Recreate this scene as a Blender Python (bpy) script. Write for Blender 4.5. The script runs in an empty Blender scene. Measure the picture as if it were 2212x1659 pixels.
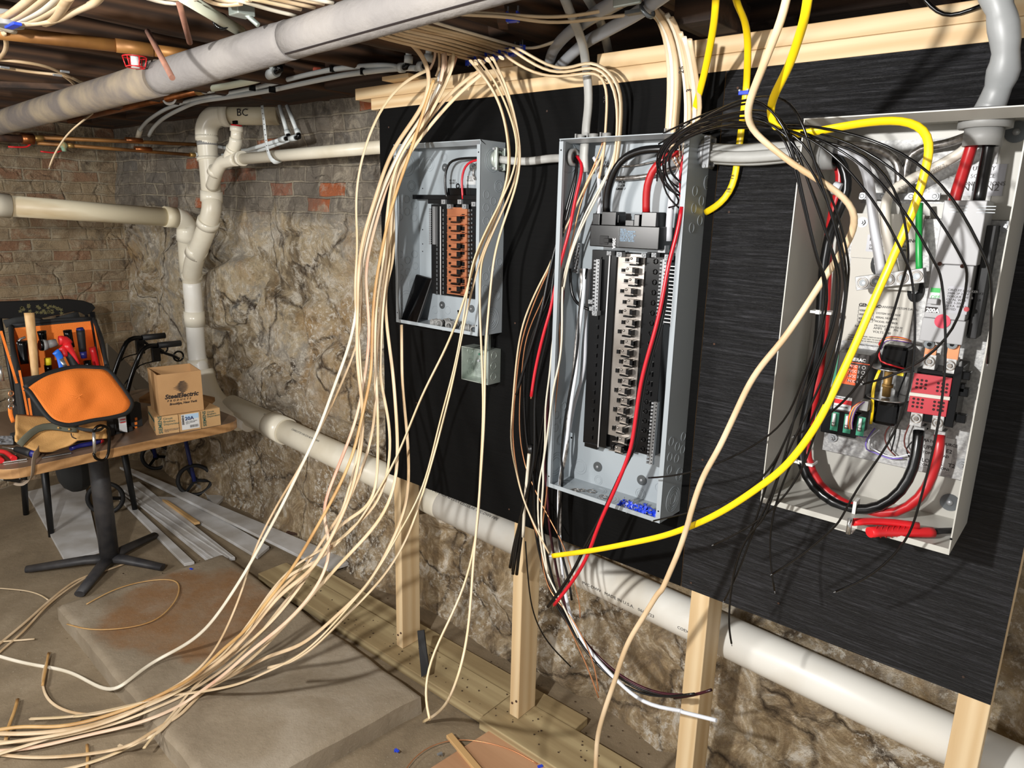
import bpy, math, random
from mathutils import Vector, Matrix, noise
random.seed(7)
scene = bpy.context.scene
col = scene.collection
R = math.radians
# ---------------------------------------------------------------- camera
CAM = Vector((0.0, 0.0, 1.665))
FPX, CX, CY = 1534.0, 1106.0, 829.5
RM = Matrix(((0.76005558, 0.17142114, -0.62684154),
             (0.64944564, -0.1660018, 0.74206723),
             (0.02314919, -0.97111184, -0.2374993)))
cam_d = bpy.data.cameras.new('camera')
cam = bpy.data.objects.new('camera', cam_d)
col.objects.link(cam)
cam_d.sensor_fit = 'HORIZONTAL'
cam_d.sensor_width = 36.0
cam_d.lens = FPX / 2212.0 * 36.0
cam_d.clip_start = 0.02
cm = Matrix.Identity(4)
for r_ in range(3):
    cm[r_][0] = RM[r_][0]
    cm[r_][1] = -RM[r_][1]
    cm[r_][2] = -RM[r_][2]
cm[0][3], cm[1][3], cm[2][3] = CAM
cam.matrix_world = cm
scene.camera = cam
# ---------------------------------------------------------------- light, world, exposure
scene.view_settings.view_transform = 'Standard'
scene.view_settings.look = 'None'
scene.view_settings.gamma = 1.0
scene.view_settings.use_curve_mapping = False
scene.view_settings.exposure = 0.0
w = bpy.data.worlds.new('world')
scene.world = w
w.use_nodes = True
w.node_tree.nodes['Background'].inputs[0].default_value = (0.95, 0.94, 0.93, 1)
w.node_tree.nodes['Background'].inputs[1].default_value = 0.72


def lamp(name, loc, energy, radius, color=(1, 0.95, 0.88)):
    l = bpy.data.lights.new(name, 'POINT')
    l.energy = energy
    l.shadow_soft_size = radius
    l.color = color
    o = bpy.data.objects.new(name, l)
    o.location = loc
    col.objects.link(o)
    return o


lamp('work_light', (-0.67, -0.40, 1.85), 178, 0.03, (1, 0.985, 0.96))
lamp('left_fill_light', (-2.3, -1.2, 1.75), 130, 0.22, (1, 0.975, 0.94))  # added soft fill lamp with no known source, brightens the far left

# ---------------------------------------------------------------- geometry helpers
D = 1.545  # front face of the plywood


def ray(px, py):
    return RM @ Vector((px - CX, py - CY, FPX))


def P(px, py, y):
    """point of the picture on the vertical plane Y = y (parallel to the board)"""
    r = ray(px, py)
    return CAM + r * (y / r.y)


def PZ(px, py, z):
    r = ray(px, py)
    return CAM + r * ((z - CAM.z) / r.z)


def PX(px, py, x):
    r = ray(px, py)
    return CAM + r * (x / r.x)


def cr(ox, oy, s, pts):
    return [(ox + p[0] / s, oy + p[1] / s) + tuple(p[2:]) for p in pts]


def smooth_path(pts, step=0.012):
    pts = [Vector(p) for p in pts]
    if len(pts) < 3:
        return pts
    out = []
    n = len(pts)
    for i in range(n - 1):
        p0 = pts[i - 1] if i > 0 else pts[i] * 2 - pts[i + 1]
        p1, p2 = pts[i], pts[i + 1]
        p3 = pts[i + 2] if i + 2 < n else pts[i + 1] * 2 - pts[i]
        L = (p2 - p1).length
        k = max(2, min(14, int(L / step)))
        for j in range(k):
            t = j / k
            t2, t3 = t * t, t * t * t
            out.append(0.5 * ((2 * p1) + (p2 - p0) * t + (2 * p0 - 5 * p1 + 4 * p2 - p3) * t2
                              + (3 * p1 - p0 - 3 * p2 + p3) * t3))
    out.append(pts[-1])
    return out


def relax(pts, n=10):
    for _ in range(n):
        pts = [pts[0]] + [pts[i] * .5 + (pts[i - 1] + pts[i + 1]) * .25 for i in range(1, len(pts) - 1)] + [pts[-1]]
    return pts


class MB:
    def __init__(s, xf=None):
        s.v, s.f, s.m, s.sm = [], [], [], []
        s.xf = xf

    def add(s, vs, fs, smooth=False, mi=0):
        b = len(s.v)
        for p in vs:
            p = Vector(p)
            s.v.append(s.xf @ p if s.xf else p)
        for f in fs:
            s.f.append([b + i for i in f])
            s.m.append(mi)
            s.sm.append(smooth)
        return s

    def box(s, x0, x1, y0, y1, z0, z1, mi=0, rot=None, piv=None):
        vs = [Vector((x, y, z)) for z in (z0, z1) for y in (y0, y1) for x in (x0, x1)]
        if rot is not None:
            c = piv if piv is not None else Vector(((x0 + x1) / 2, (y0 + y1) / 2, (z0 + z1) / 2))
            vs = [c + rot @ (p - c) for p in vs]
        fs = [(0, 2, 3, 1), (4, 5, 7, 6), (0, 1, 5, 4), (2, 6, 7, 3), (0, 4, 6, 2), (1, 3, 7, 5)]
        return s.add(vs, fs, False, mi)

    def bar(s, a, b, w, h, up=(0, 0, 1), mi=0):
        a, b = Vector(a), Vector(b)
        d = (b - a).normalized()
        u = Vector(up)
        x = d.cross(u)
        if x.length < 1e-4:
            x = d.cross(Vector((0, 1, 0)))
        x.normalize()
        u = x.cross(d).normalized()
        vs = [p + x * (sx * w / 2) + u * (su * h / 2) for p in (a, b) for su in (-1, 1) for sx in (-1, 1)]
        fs = [(0, 2, 3, 1), (4, 5, 7, 6), (0, 1, 5, 4), (2, 6, 7, 3), (0, 4, 6, 2), (1, 3, 7, 5)]
        return s.add(vs, fs, False, mi)

    def tube(s, pts, r, seg=8, flat=1.0, up=(0, 0, 1), rb=None, caps=True, mi=0, radii=None):
        """sweep an ellipse (r wide, r*flat thick) along pts"""
        pts = [Vector(p) for p in pts]
        n = len(pts)
        T = []
        for i in range(n):
            a = pts[max(0, i - 1)]
            b = pts[min(n - 1, i + 1)]
            t = (b - a)
            T.append(t.normalized() if t.length > 1e-9 else Vector((0, 0, 1)))
        u = Vector(up)
        nrm = u - T[0] * u.dot(T[0])
        if nrm.length < 1e-3:
            u = Vector((1, 0, 0))
            nrm = u - T[0] * u.dot(T[0])
        nrm.normalize()
        vs = []
        for i in range(n):
            nn = nrm - T[i] * nrm.dot(T[i])
            if nn.length > 1e-6:
                nrm = nn.normalized()
            bi = T[i].cross(nrm)
            rr = radii[i] if radii else (r if rb is None else r + (rb - r) * i / (n - 1))
            for k in range(seg):
                a = 2 * math.pi * k / seg
                vs.append(pts[i] + bi * (math.cos(a) * rr) + nrm * (math.sin(a) * rr * flat))
        fs = []
        for i in range(n - 1):
            for k in range(seg):
                k2 = (k + 1) % seg
                fs.append((i * seg + k, i * seg + k2, (i + 1) * seg + k2, (i + 1) * seg + k))
        s.add(vs, fs, True, mi)
        if caps:
            b = len(s.v) - len(vs)
            s.f.append([b + k for k in reversed(range(seg))]); s.m.append(mi); s.sm.append(False)
            s.f.append([b + (n - 1) * seg + k for k in range(seg)]); s.m.append(mi); s.sm.append(False)
        return s

    def cyl(s, a, b, r, rb=None, seg=20, mi=0, caps=True):
        return s.tube([a, b], r, seg, 1.0, (0.13, 0.31, 0.94), rb, caps, mi)

    def ring(s, c, ax, r, tr, seg=28, mi=0, flat=1.0):
        """thin torus"""
        c = Vector(c)
        ax = Vector(ax).normalized()
        u = ax.orthogonal().normalized()
        v = ax.cross(u)
        vs, fs = [], []
        ts = 6
        for i in range(seg):
            a = 2 * math.pi * i / seg
            d = u * math.cos(a) + v * math.sin(a)
            for j in range(ts):
                b = 2 * math.pi * j / ts
                vs.append(c + d * (r + tr * math.cos(b)) + ax * (tr * flat * math.sin(b)))
        for i in range(seg):
            for j in range(ts):
                i2, j2 = (i + 1) % seg, (j + 1) % ts
                fs.append((i * ts + j, i2 * ts + j, i2 * ts + j2, i * ts + j2))
        return s.add(vs, fs, True, mi)

    def pipe_shell(s, a, b, ro, ri, seg=24, mi=0):
        """open thick-walled pipe"""
        a, b = Vector(a), Vector(b)
        ax = (b - a).normalized()
        u = ax.orthogonal().normalized()
        v = ax.cross(u)
        vs = []
        for p, r in ((a, ro), (b, ro), (b, ri), (a, ri)):
            for i in range(seg):
                t = 2 * math.pi * i / seg
                vs.append(p + u * (r * math.cos(t)) + v * (r * math.sin(t)))
        fs = []
        for q in range(4):
            q2 = (q + 1) % 4
            for i in range(seg):
                i2 = (i + 1) % seg
                fs.append((q * seg + i, q * seg + i2, q2 * seg + i2, q2 * seg + i))
        return s.add(vs, fs, True, mi)

    def prism(s, poly, h, mi=0, smooth=False):
        """poly: list of 3d points (planar), h: extrusion vector"""
        h = Vector(h)
        n = len(poly)
        vs = [Vector(p) for p in poly] + [Vector(p) + h for p in poly]
        fs = [list(reversed(range(n))), list(range(n, 2 * n))]
        fs += [(i, (i + 1) % n, n + (i + 1) % n, n + i) for i in range(n)]
        return s.add(vs, fs, smooth, mi)

    def grid(s, fn, nu, nv, mi=0, smooth=True):
        vs = [fn(i / nu, j / nv) for j in range(nv + 1) for i in range(nu + 1)]
        fs = [(j * (nu + 1) + i, j * (nu + 1) + i + 1, (j + 1) * (nu + 1) + i + 1, (j + 1) * (nu + 1) + i)
              for j in range(nv) for i in range(nu)]
        return s.add(vs, fs, smooth, mi)

    def sphere(s, c, r, mi=0, seg=12, rings=8, sc=(1, 1, 1)):
        c = Vector(c)
        return s.grid(lambda u, v: c + Vector((r * sc[0] * math.cos(2 * math.pi * u) * math.sin(math.pi * v),
                                                r * sc[1] * math.sin(2 * math.pi * u) * math.sin(math.pi * v),
                                                r * sc[2] * math.cos(math.pi * v))), seg, rings, mi)

    def build(s, name, mat, parent=None, bevel=0, solid=0, subd=0, origin=None):
        me = bpy.data.meshes.new(name)
        org = Vector((0, 0, 0))
        if parent is None and s.v:
            if origin is None:
                mn = Vector([min(p[i] for p in s.v) for i in range(3)])
                mx = Vector([max(p[i] for p in s.v) for i in range(3)])
                org = Vector(((mn.x + mx.x) / 2, (mn.y + mx.y) / 2, mn.z))
            else:
                org = Vector(origin)
        elif parent is not None:
            org = Vector(parent['_o'])
        me.from_pydata([p - org for p in s.v], [], s.f)
        mats = mat if isinstance(mat, (list, tuple)) else [mat]
        for mm in mats:
            me.materials.append(mm)
        me.polygons.foreach_set('material_index', s.m)
        me.polygons.foreach_set('use_smooth', s.sm)
        me.update()
        o = bpy.data.objects.new(name, me)
        col.objects.link(o)
        if parent is not None:
            o.parent = parent
        else:
            o.location = org
        o['_o'] = tuple(org)
        if solid:
            md = o.modifiers.new('solid', 'SOLIDIFY'); md.thickness = solid; md.offset = 0
        if subd:
            md = o.modifiers.new('sub', 'SUBSURF'); md.levels = subd; md.render_levels = subd
        if bevel:
            md = o.modifiers.new('bevel', 'BEVEL'); md.width = bevel; md.segments = 2
            md.limit_method = 'ANGLE'; md.angle_limit = R(40)
        return o


def tag(o, label=None, cat=None, group=None, kind=None):
    if label: o['label'] = label
    if cat:
        o['category'] = cat
        if not kind: o['kind'] = 'thing'
    if group: o['group'] = group
    if kind: o['kind'] = kind
    return o


def thing(name, label, cat, loc, group=None):
    o = bpy.data.objects.new(name, None)
    o.empty_display_size = 0.05
    o.location = loc
    o['_o'] = tuple(loc)
    col.objects.link(o)
    return tag(o, label, cat, group)


def text_part(body, name, mat, parent, origin, size, xdir=(1, 0, 0), ydir=(0, 0, 1), shear=0.0, align='LEFT', lines=1.0,
              bold=0.0, spacing=1.0, ext=0.0004):
    """lettering as a thin mesh lying in the plane spanned by xdir, ydir"""
    cu = bpy.data.curves.new('lettering', 'FONT')
    cu.body = body
    cu.size = size
    cu.shear = shear
    cu.align_x = align
    cu.space_line = lines
    cu.space_character = spacing
    cu.offset = bold
    cu.extrude = ext
    cu.resolution_u = 2
    to = bpy.data.objects.new('lettering', cu)
    col.objects.link(to)
    bpy.context.view_layer.update()
    dg = bpy.context.evaluated_depsgraph_get()
    me = bpy.data.meshes.new_from_object(to.evaluated_get(dg))
    bpy.data.objects.remove(to)
    x = Vector(xdir).normalized()
    y = Vector(ydir)
    y = (y - x * y.dot(x)).normalized()
    z = x.cross(y)
    org = Vector(parent['_o']) if parent is not None else Vector((0, 0, 0))
    o3 = Vector(origin)
    for v in me.vertices:
        c = v.co
        v.co = o3 + x * c.x + y * c.y + z * c.z - org
    me.materials.clear()
    me.materials.append(mat)
    me.name = name
    o = bpy.data.objects.new(name, me)
    col.objects.link(o)
    if parent is not None:
        o.parent = parent
    o['_o'] = tuple(org)
    return o


# ---------------------------------------------------------------- materials
def new_mat(name):
    m = bpy.data.materials.new(name)
    m.use_nodes = True
    nt = m.node_tree
    return m, nt, nt.nodes['Principled BSDF']


def rgb(c):
    """sRGB 0-255 -> linear"""
    return tuple(((x / 255) / 12.92 if x / 255 <= 0.04045 else ((x / 255 + 0.055) / 1.055) ** 2.4) for x in c) + (1,)


def node(nt, t, **kw):
    n = nt.nodes.new(t)
    for k, v in kw.items():
        if k.startswith('i_'):
            key = k[2:]
            n.inputs[int(key) if key.isdigit() else key].default_value = v
        else:
            setattr(n, k, v)
    return n


def mat(name, c, rough=0.5, metal=0.0, c2=None, nscale=20.0, detail=4, lo=0.35, hi=0.65, bump=0.0, bscale=None,
        stretch=None, alpha=None, trans=0.0, coat=0.0, spec=None):
    m, nt, b = new_mat(name)
    b.inputs['Roughness'].default_value = rough
    b.inputs['Metallic'].default_value = metal
    b.inputs['Base Color'].default_value = rgb(c)
    if trans:
        b.inputs['Transmission Weight'].default_value = trans
    if coat:
        b.inputs['Coat Weight'].default_value = coat
    if spec is not None:
        b.inputs['Specular IOR Level'].default_value = spec
    if c2 is not None or bump:
        tc = node(nt, 'ShaderNodeTexCoord')
        mp = node(nt, 'ShaderNodeMapping')
        if stretch:
            mp.inputs['Scale'].default_value = stretch
        nt.links.new(tc.outputs['Object'], mp.inputs['Vector'])
    if c2 is not None:
        n = node(nt, 'ShaderNodeTexNoise', i_Scale=nscale, i_Detail=detail)
        nt.links.new(mp.outputs[0], n.inputs['Vector'])
        rp = node(nt, 'ShaderNodeValToRGB')
        rp.color_ramp.elements[0].position = lo
        rp.color_ramp.elements[1].position = hi
        rp.color_ramp.elements[0].color = rgb(c)
        rp.color_ramp.elements[1].color = rgb(c2)
        nt.links.new(n.outputs['Fac'], rp.inputs['Fac'])
        nt.links.new(rp.outputs['Color'], b.inputs['Base Color'])
    if bump:
        n2 = node(nt, 'ShaderNodeTexNoise', i_Scale=bscale or nscale, i_Detail=4)
        nt.links.new(mp.outputs[0], n2.inputs['Vector'])
        bp = node(nt, 'ShaderNodeBump', i_Strength=1.0, i_Distance=bump)
        nt.links.new(n2.outputs['Fac'], bp.inputs['Height'])
        nt.links.new(bp.outputs['Normal'], b.inputs['Normal'])
    return m


def ramp_node(nt, stops):
    rp = node(nt, 'ShaderNodeValToRGB')
    e = rp.color_ramp.elements
    e[0].position, e[0].color = stops[0][0], rgb(stops[0][1])
    e[1].position, e[1].color = stops[-1][0], rgb(stops[-1][1])
    for p, c in stops[1:-1]:
        x = e.new(p)
        x.color = rgb(c)
    return rp


def mixc(nt, fac, a, b, mode='MIX'):
    n = node(nt, 'ShaderNodeMix', data_type='RGBA', blend_type=mode)
    for sock, val in ((n.inputs[0], fac), (n.inputs[6], a), (n.inputs[7], b)):
        if isinstance(val, (int, float)):
            sock.default_value = val
        elif isinstance(val, tuple):
            sock.default_value = val
        else:
            nt.links.new(val, sock)
    return n.outputs[2]


def maprange(nt, val, a, b, c=0.0, d=1.0, smooth=False):
    n = node(nt, 'ShaderNodeMapRange', i_1=a, i_2=b, i_3=c, i_4=d)
    if smooth:
        n.interpolation_type = 'SMOOTHSTEP'
    nt.links.new(val, n.inputs[0])
    return n.outputs[0]


def mathn(nt, op, a, b=None):
    n = node(nt, 'ShaderNodeMath', operation=op)
    for i, v in enumerate((a, b)):
        if v is None:
            continue
        if isinstance(v, (int, float)):
            n.inputs[i].default_value = v
        else:
            nt.links.new(v, n.inputs[i])
    return n.outputs[0]


def noise_tex(nt, vec, scale, detail=5, rough=0.6, dist=0.0):
    n = node(nt, 'ShaderNodeTexNoise', i_Scale=scale, i_Detail=detail, i_Roughness=rough, i_Distortion=dist)
    nt.links.new(vec, n.inputs['Vector'])
    return n.outputs['Fac']


def stone_mat(name, axis='x', brick_from=1.62, brickwall=False):
    """old rubble / brick basement wall with peeling whitewash"""
    m, nt, b = new_mat(name)
    geo = node(nt, 'ShaderNodeNewGeometry')
    sep = node(nt, 'ShaderNodeSeparateXYZ')
    nt.links.new(geo.outputs['Position'], sep.inputs[0])
    pos = geo.outputs['Position']
    comb = node(nt, 'ShaderNodeCombineXYZ')
    nt.links.new(sep.outputs[0 if axis == 'x' else 1], comb.inputs[0])
    nt.links.new(sep.outputs[2], comb.inputs[1])
    # rubble colour
    n1 = noise_tex(nt, pos, 2.6, 10, 0.74, 0.35)
    base = ramp_node(nt, [(0.30, (74, 66, 56)), (0.40, (140, 124, 98)), (0.48, (196, 180, 150)), (0.56, (158, 152, 142)), (0.62, (188, 180, 164)),
                          (0.70, (236, 232, 222))])
    nt.links.new(n1, base.inputs['Fac'])
    n2 = noise_tex(nt, pos, 16, 10, 0.8, 0.4)
    c = mixc(nt, maprange(nt, n2, 0.5, 0.58, 0, .8), base.outputs['Color'], rgb((222, 216, 202)))
    n3 = noise_tex(nt, pos, 6.5, 8, 0.7, 0.5)
    c = mixc(nt, maprange(nt, n3, 0.56, 0.66), c, rgb((84, 82, 80)))
    n4 = noise_tex(nt, pos, 2.0, 6, 0.7, 1.0)
    c = mixc(nt, maprange(nt, n4, 0.52, 0.68, 0, 0.75), c, rgb((168, 134, 84)))
    # lower part is browner
    low = maprange(nt, sep.outputs[2], 1.0, 0.35, 0, 0.8)
    n5 = noise_tex(nt, pos, 9, 8, 0.75, 1.0)
    lowc = ramp_node(nt, [(0.35, (104, 84, 58)), (0.48, (150, 126, 92)), (0.56, (190, 170, 138)), (0.63, (232, 224, 210))])
    nt.links.new(n5, lowc.inputs['Fac'])
    c = mixc(nt, low, c, lowc.outputs['Color'])
    # brick zone
    br = node(nt, 'ShaderNodeTexBrick', i_Scale=1.0)
    br.inputs['Brick Width'].default_value = 0.2
    br.inputs['Row Height'].default_value = 0.066
    br.inputs['Mortar Size'].default_value = 0.006
    br.inputs['Mortar Smooth'].default_value = 0.4
    br.inputs['Color1'].default_value = (0, 0, 0, 1)
    br.inputs['Color2'].default_value = (1, 1, 1, 1)
    br.inputs['Mortar'].default_value = (0.5, 0.5, 0.5, 1)
    wob = node(nt, 'ShaderNodeVectorMath', operation='MULTIPLY_ADD')
    nz = node(nt, 'ShaderNodeTexNoise', i_Scale=5.0, i_Detail=3.0)
    nt.links.new(pos, nz.inputs['Vector'])
    nt.links.new(nz.outputs['Color'], wob.inputs[0])
    wob.inputs[1].default_value = (0.03, 0.03, 0)
    nt.links.new(comb.outputs[0], wob.inputs[2])
    nt.links.new(wob.outputs[0], br.inputs['Vector'])
    if brickwall:
        bc = ramp_node(nt, [(0.0, (150, 130, 106)), (0.5, (172, 152, 122)), (1.0, (150, 112, 86))])
    else:
        bc = ramp_node(nt, [(0.0, (118, 114, 108)), (0.45, (140, 132, 120)), (0.9, (132, 122, 108)), (0.93, (176, 104, 66)),
                            (1.0, (190, 108, 68))])
    nt.links.new(br.outputs['Color'], bc.inputs['Fac'])
    nb = noise_tex(nt, pos, 11, 8, 0.75, 0.8)
    bcol = mixc(nt, maprange(nt, nb, 0.48, 0.66), bc.outputs['Color'], rgb((190, 176, 150) if brickwall else (196, 186, 168)))
    nb2 = noise_tex(nt, pos, 7, 8, 0.7, 0.8)
    bcol = mixc(nt, maprange(nt, nb2, 0.54, 0.68, 0, .85), bcol, rgb((86, 76, 64)))
    if not brickwall:
        nb3 = noise_tex(nt, pos, 3.3, 4, 0.6)
        grey = mixc(nt, maprange(nt, nb3, 0.47, 0.53), rgb((112, 106, 98)), bcol)
        bcol = mixc(nt, 0.55, bcol, grey)
    nj = noise_tex(nt, pos, 5.5, 5, 0.7)
    bcol = mixc(nt, mathn(nt, 'MULTIPLY', br.outputs['Fac'], maprange(nt, nj, .42, .6, .05, .8)), bcol, rgb((176, 166, 146)))
    edge = noise_tex(nt, pos, 4, 5, 0.6)
    zz = mathn(nt, 'ADD', sep.outputs[2], mathn(nt, 'MULTIPLY', edge, 0.35))
    bfac = maprange(nt, zz, brick_from + 0.14, brick_from + 0.2)
    if brickwall:
        bfac = 1.0
    vo = node(nt, 'ShaderNodeTexVoronoi', feature='DISTANCE_TO_EDGE', i_Scale=2.3)
    wv_ = node(nt, 'ShaderNodeVectorMath', operation='MULTIPLY_ADD')
    nz3 = node(nt, 'ShaderNodeTexNoise', i_Scale=3.0, i_Detail=6.0)
    nt.links.new(pos, nz3.inputs['Vector'])
    nt.links.new(nz3.outputs['Color'], wv_.inputs[0])
    wv_.inputs[1].default_value = (.5, .5, .5)
    nt.links.new(pos, wv_.inputs[2])
    nt.links.new(wv_.outputs[0], vo.inputs['Vector'])
    crack = maprange(nt, vo.outputs['Distance'], 0.0, 0.035)
    c = mixc(nt, mathn(nt, 'MULTIPLY', maprange(nt, crack, 0, 1, 1, 0), maprange(nt, n3, .38, .55)), c, rgb((70, 56, 40)))
    n9 = noise_tex(nt, pos, 42, 6, 0.8, 0.2)
    n10 = noise_tex(nt, pos, 2.4, 5, 0.6)
    c = mixc(nt, mathn(nt, 'MULTIPLY', maprange(nt, n9, .52, .58), maprange(nt, n10, .46, .56)), c, rgb((226, 220, 208)))
    c = mixc(nt, bfac, c, bcol)
    c = mixc(nt, 1.0, c, (1.22, 1.2, 1.17, 1), 'MULTIPLY')
    nt.links.new(c, b.inputs['Base Color'])
    b.inputs['Roughness'].default_value = 0.9
    hb = noise_tex(nt, pos, 28, 8, 0.75, 0.4)
    h2 = noise_tex(nt, pos, 110, 4, 0.7)
    hh = mathn(nt, 'ADD', hb, mathn(nt, 'MULTIPLY', h2, 0.35))
    if isinstance(bfac, float):
        hm = br.outputs['Fac']
    else:
        hm = mathn(nt, 'MULTIPLY', br.outputs['Fac'], bfac)
    hh = mathn(nt, 'SUBTRACT', hh, mathn(nt, 'MULTIPLY', hm, 0.5))
    hh = mathn(nt, 'ADD', hh, mathn(nt, 'MULTIPLY', crack, 0.6))
    bp = node(nt, 'ShaderNodeBump', i_Strength=1.0, i_Distance=0.024)
    nt.links.new(hh, bp.inputs['Height'])
    nt.links.new(bp.outputs['Normal'], b.inputs['Normal'])
    return m


def wood_mat(name, c1, c2, axis=0, rings=14, rough=0.6, bump=0.0006, fine=60, dist=2.2, knots=True):
    m, nt, b = new_mat(name)
    tc = node(nt, 'ShaderNodeTexCoord')
    mp = node(nt, 'ShaderNodeMapping')
    sc = [1, 1, 1]
    sc[axis] = 0.06
    mp.inputs['Scale'].default_value = sc
    nt.links.new(tc.outputs['Object'], mp.inputs['Vector'])
    wv = node(nt, 'ShaderNodeTexWave', wave_type='RINGS', i_Scale=rings, i_Distortion=dist, i_Detail=3.0)
    wv.inputs['Detail Scale'].default_value = 1.5
    wv.rings_direction = 'XYZ'[axis]
    mp.inputs['Location'].default_value = (0.03, 0.05, 0.31)
    nt.links.new(mp.outputs[0], wv.inputs['Vector'])
    n = noise_tex(nt, mp.outputs[0], fine, 6, 0.7)
    f = mathn(nt, 'ADD', mathn(nt, 'MULTIPLY', wv.outputs['Fac'], 0.55), mathn(nt, 'MULTIPLY', n, 0.55))
    rp = ramp_node(nt, [(0.2, c1), (0.85, c2)])
    nt.links.new(f, rp.inputs['Fac'])
    nt.links.new(rp.outputs['Color'], b.inputs['Base Color'])
    b.inputs['Roughness'].default_value = rough
    bp = node(nt, 'ShaderNodeBump', i_Strength=1.0, i_Distance=bump)
    nt.links.new(f, bp.inputs['Height'])
    nt.links.new(bp.outputs['Normal'], b.inputs['Normal'])
    return m


def plywood_black(name, grain):
    m, nt, b = new_mat(name)
    tc = node(nt, 'ShaderNodeTexCoord')
    mp = node(nt, 'ShaderNodeMapping')
    mp.inputs['Scale'].default_value = (1.2, 1, 22)
    nt.links.new(tc.outputs['Object'], mp.inputs['Vector'])
    n = noise_tex(nt, mp.outputs[0], 7, 8, 0.72, 0.9)
    mp2 = node(nt, 'ShaderNodeMapping')
    mp2.inputs['Scale'].default_value = (3.0, 1, 60)
    nt.links.new(tc.outputs['Object'], mp2.inputs['Vector'])
    n2 = noise_tex(nt, mp2.outputs[0], 6, 4, 0.6)
    big = noise_tex(nt, tc.outputs['Object'], 3, 3, 0.5)
    if grain:
        rp = ramp_node(nt, [(0.3, (10, 10, 11)), (0.5, (20, 20, 22)), (0.7, (54, 54, 58))])
    else:
        rp = ramp_node(nt, [(0.3, (5, 5, 5)), (0.75, (10, 10, 10))])
    nt.links.new(n, rp.inputs['Fac'])
    nt.links.new(rp.outputs['Color'], b.inputs['Base Color'])
    b.inputs['Roughness'].default_value = 0.5 if grain else 0.72
    b.inputs['Specular IOR Level'].default_value = 0.42 if grain else 0.12
    h = mathn(nt, 'ADD', n, mathn(nt, 'MULTIPLY', n2, 0.7))
    bp = node(nt, 'ShaderNodeBump', i_Strength=1.0, i_Distance=0.004 if grain else 0.0006)
    nt.links.new(h, bp.inputs['Height'])
    nt.links.new(bp.outputs['Normal'], b.inputs['Normal'])
    return m


def concrete_mat(name, stops, scale=4.0, rust=None, bump=0.004, speck=None):
    m, nt, b = new_mat(name)
    geo = node(nt, 'ShaderNodeNewGeometry')
    pos = geo.outputs['Position']
    n = noise_tex(nt, pos, scale, 9, 0.66, 0.5)
    rp = ramp_node(nt, stops)
    nt.links.new(n, rp.inputs['Fac'])
    c = rp.outputs['Color']
    if rust:
        # a stain with a shape of its own, dried on the slab
        (cx, cy, rx, ry, rc) = rust
        sub = node(nt, 'ShaderNodeVectorMath', operation='SUBTRACT')
        nt.links.new(pos, sub.inputs[0])
        sub.inputs[1].default_value = (cx, cy, 0)
        mu = node(nt, 'ShaderNodeVectorMath', operation='MULTIPLY')
        nt.links.new(sub.outputs[0], mu.inputs[0])
        mu.inputs[1].default_value = (1 / rx, 1 / ry, 0)
        ln = node(nt, 'ShaderNodeVectorMath', operation='LENGTH')
        nt.links.new(mu.outputs[0], ln.inputs[0])
        nn = noise_tex(nt, pos, 5, 6, 0.6)
        d = mathn(nt, 'ADD', ln.outputs['Value'], mathn(nt, 'MULTIPLY', nn, 0.9))
        f = maprange(nt, d, 1.55, 1.25, 0, 0.85, True)
        n6 = noise_tex(nt, pos, 9, 6, 0.7)
        c = mixc(nt, mathn(nt, 'MULTIPLY', f, maprange(nt, n6, 0.35, 0.6, .55, 1)), c, rgb(rc))
    if speck:
        ns = noise_tex(nt, pos, 160, 3, 0.7)
        ns2 = noise_tex(nt, pos, 3, 4, 0.6)
        fs = mathn(nt, 'MULTIPLY', maprange(nt, ns, 0.66, 0.7), maprange(nt, ns2, 0.45, 0.6))
        c = mixc(nt, fs, c, rgb(speck))
    nt.links.new(c, b.inputs['Base Color'])
    b.inputs['Roughness'].default_value = 0.85
    nb = noise_tex(nt, pos, 40, 8, 0.75)
    bp = node(nt, 'ShaderNodeBump', i_Strength=1.0, i_Distance=bump)
    nt.links.new(nb, bp.inputs['Height'])
    nt.links.new(bp.outputs['Normal'], b.inputs['Normal'])
    return m


M = {}
M['stone'] = stone_mat('rubble_wall')
M['brick'] = stone_mat('old_brick_wall', 'y', 0, True)
M['floor'] = concrete_mat('concrete_floor', [(0.3, (112, 98, 78)), (0.5, (138, 122, 98)), (0.7, (162, 146, 122))], 2.2,
                          speck=(196, 186, 168))
M['slab'] = concrete_mat('slab_concrete', [(0.3, (126, 112, 92)), (0.5, (150, 136, 115)), (0.7, (172, 160, 142))], 2.5,
                         rust=(-2.62, 1.12, 0.36, 0.30, (138, 98, 58)), speck=(190, 182, 166))
M['dark_wood'] = wood_mat('old_joist_wood', (34, 22, 14), (84, 58, 38), 1, 10, 0.85, 0.004, 40, 5)
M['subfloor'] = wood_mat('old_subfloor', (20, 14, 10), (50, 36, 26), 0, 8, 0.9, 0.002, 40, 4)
M['beam'] = wood_mat('old_beam_wood', (30, 20, 14), (76, 54, 38), 0, 8, 0.85, 0.004, 40, 4)
M['pine'] = wood_mat('new_pine', (206, 176, 132), (224, 200, 160), 2, 9, 0.6, .0002, 40, 5)
M['pine_h'] = wood_mat('new_pine_plate', (204, 170, 124), (224, 200, 160), 0, 9, 0.6, .0002, 40, 6)
M['treated'] = wood_mat('treated_lumber', (146, 126, 90), (182, 164, 124), 0, 10, 0.8, 0.0006, 50, 5)
M['ply'] = wood_mat('plywood_scrap', (164, 122, 88), (190, 148, 112), 0, 6, 0.7)
M['ply_edge'] = mat('plywood_edge', (196, 168, 126), 0.7, c2=(150, 118, 78), nscale=120, stretch=(0.1, 1, 0.1))
M['black_dull'] = plywood_black('black_paint_dull', False)
M['black_grain'] = plywood_black('black_paint_grain', True)
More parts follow.
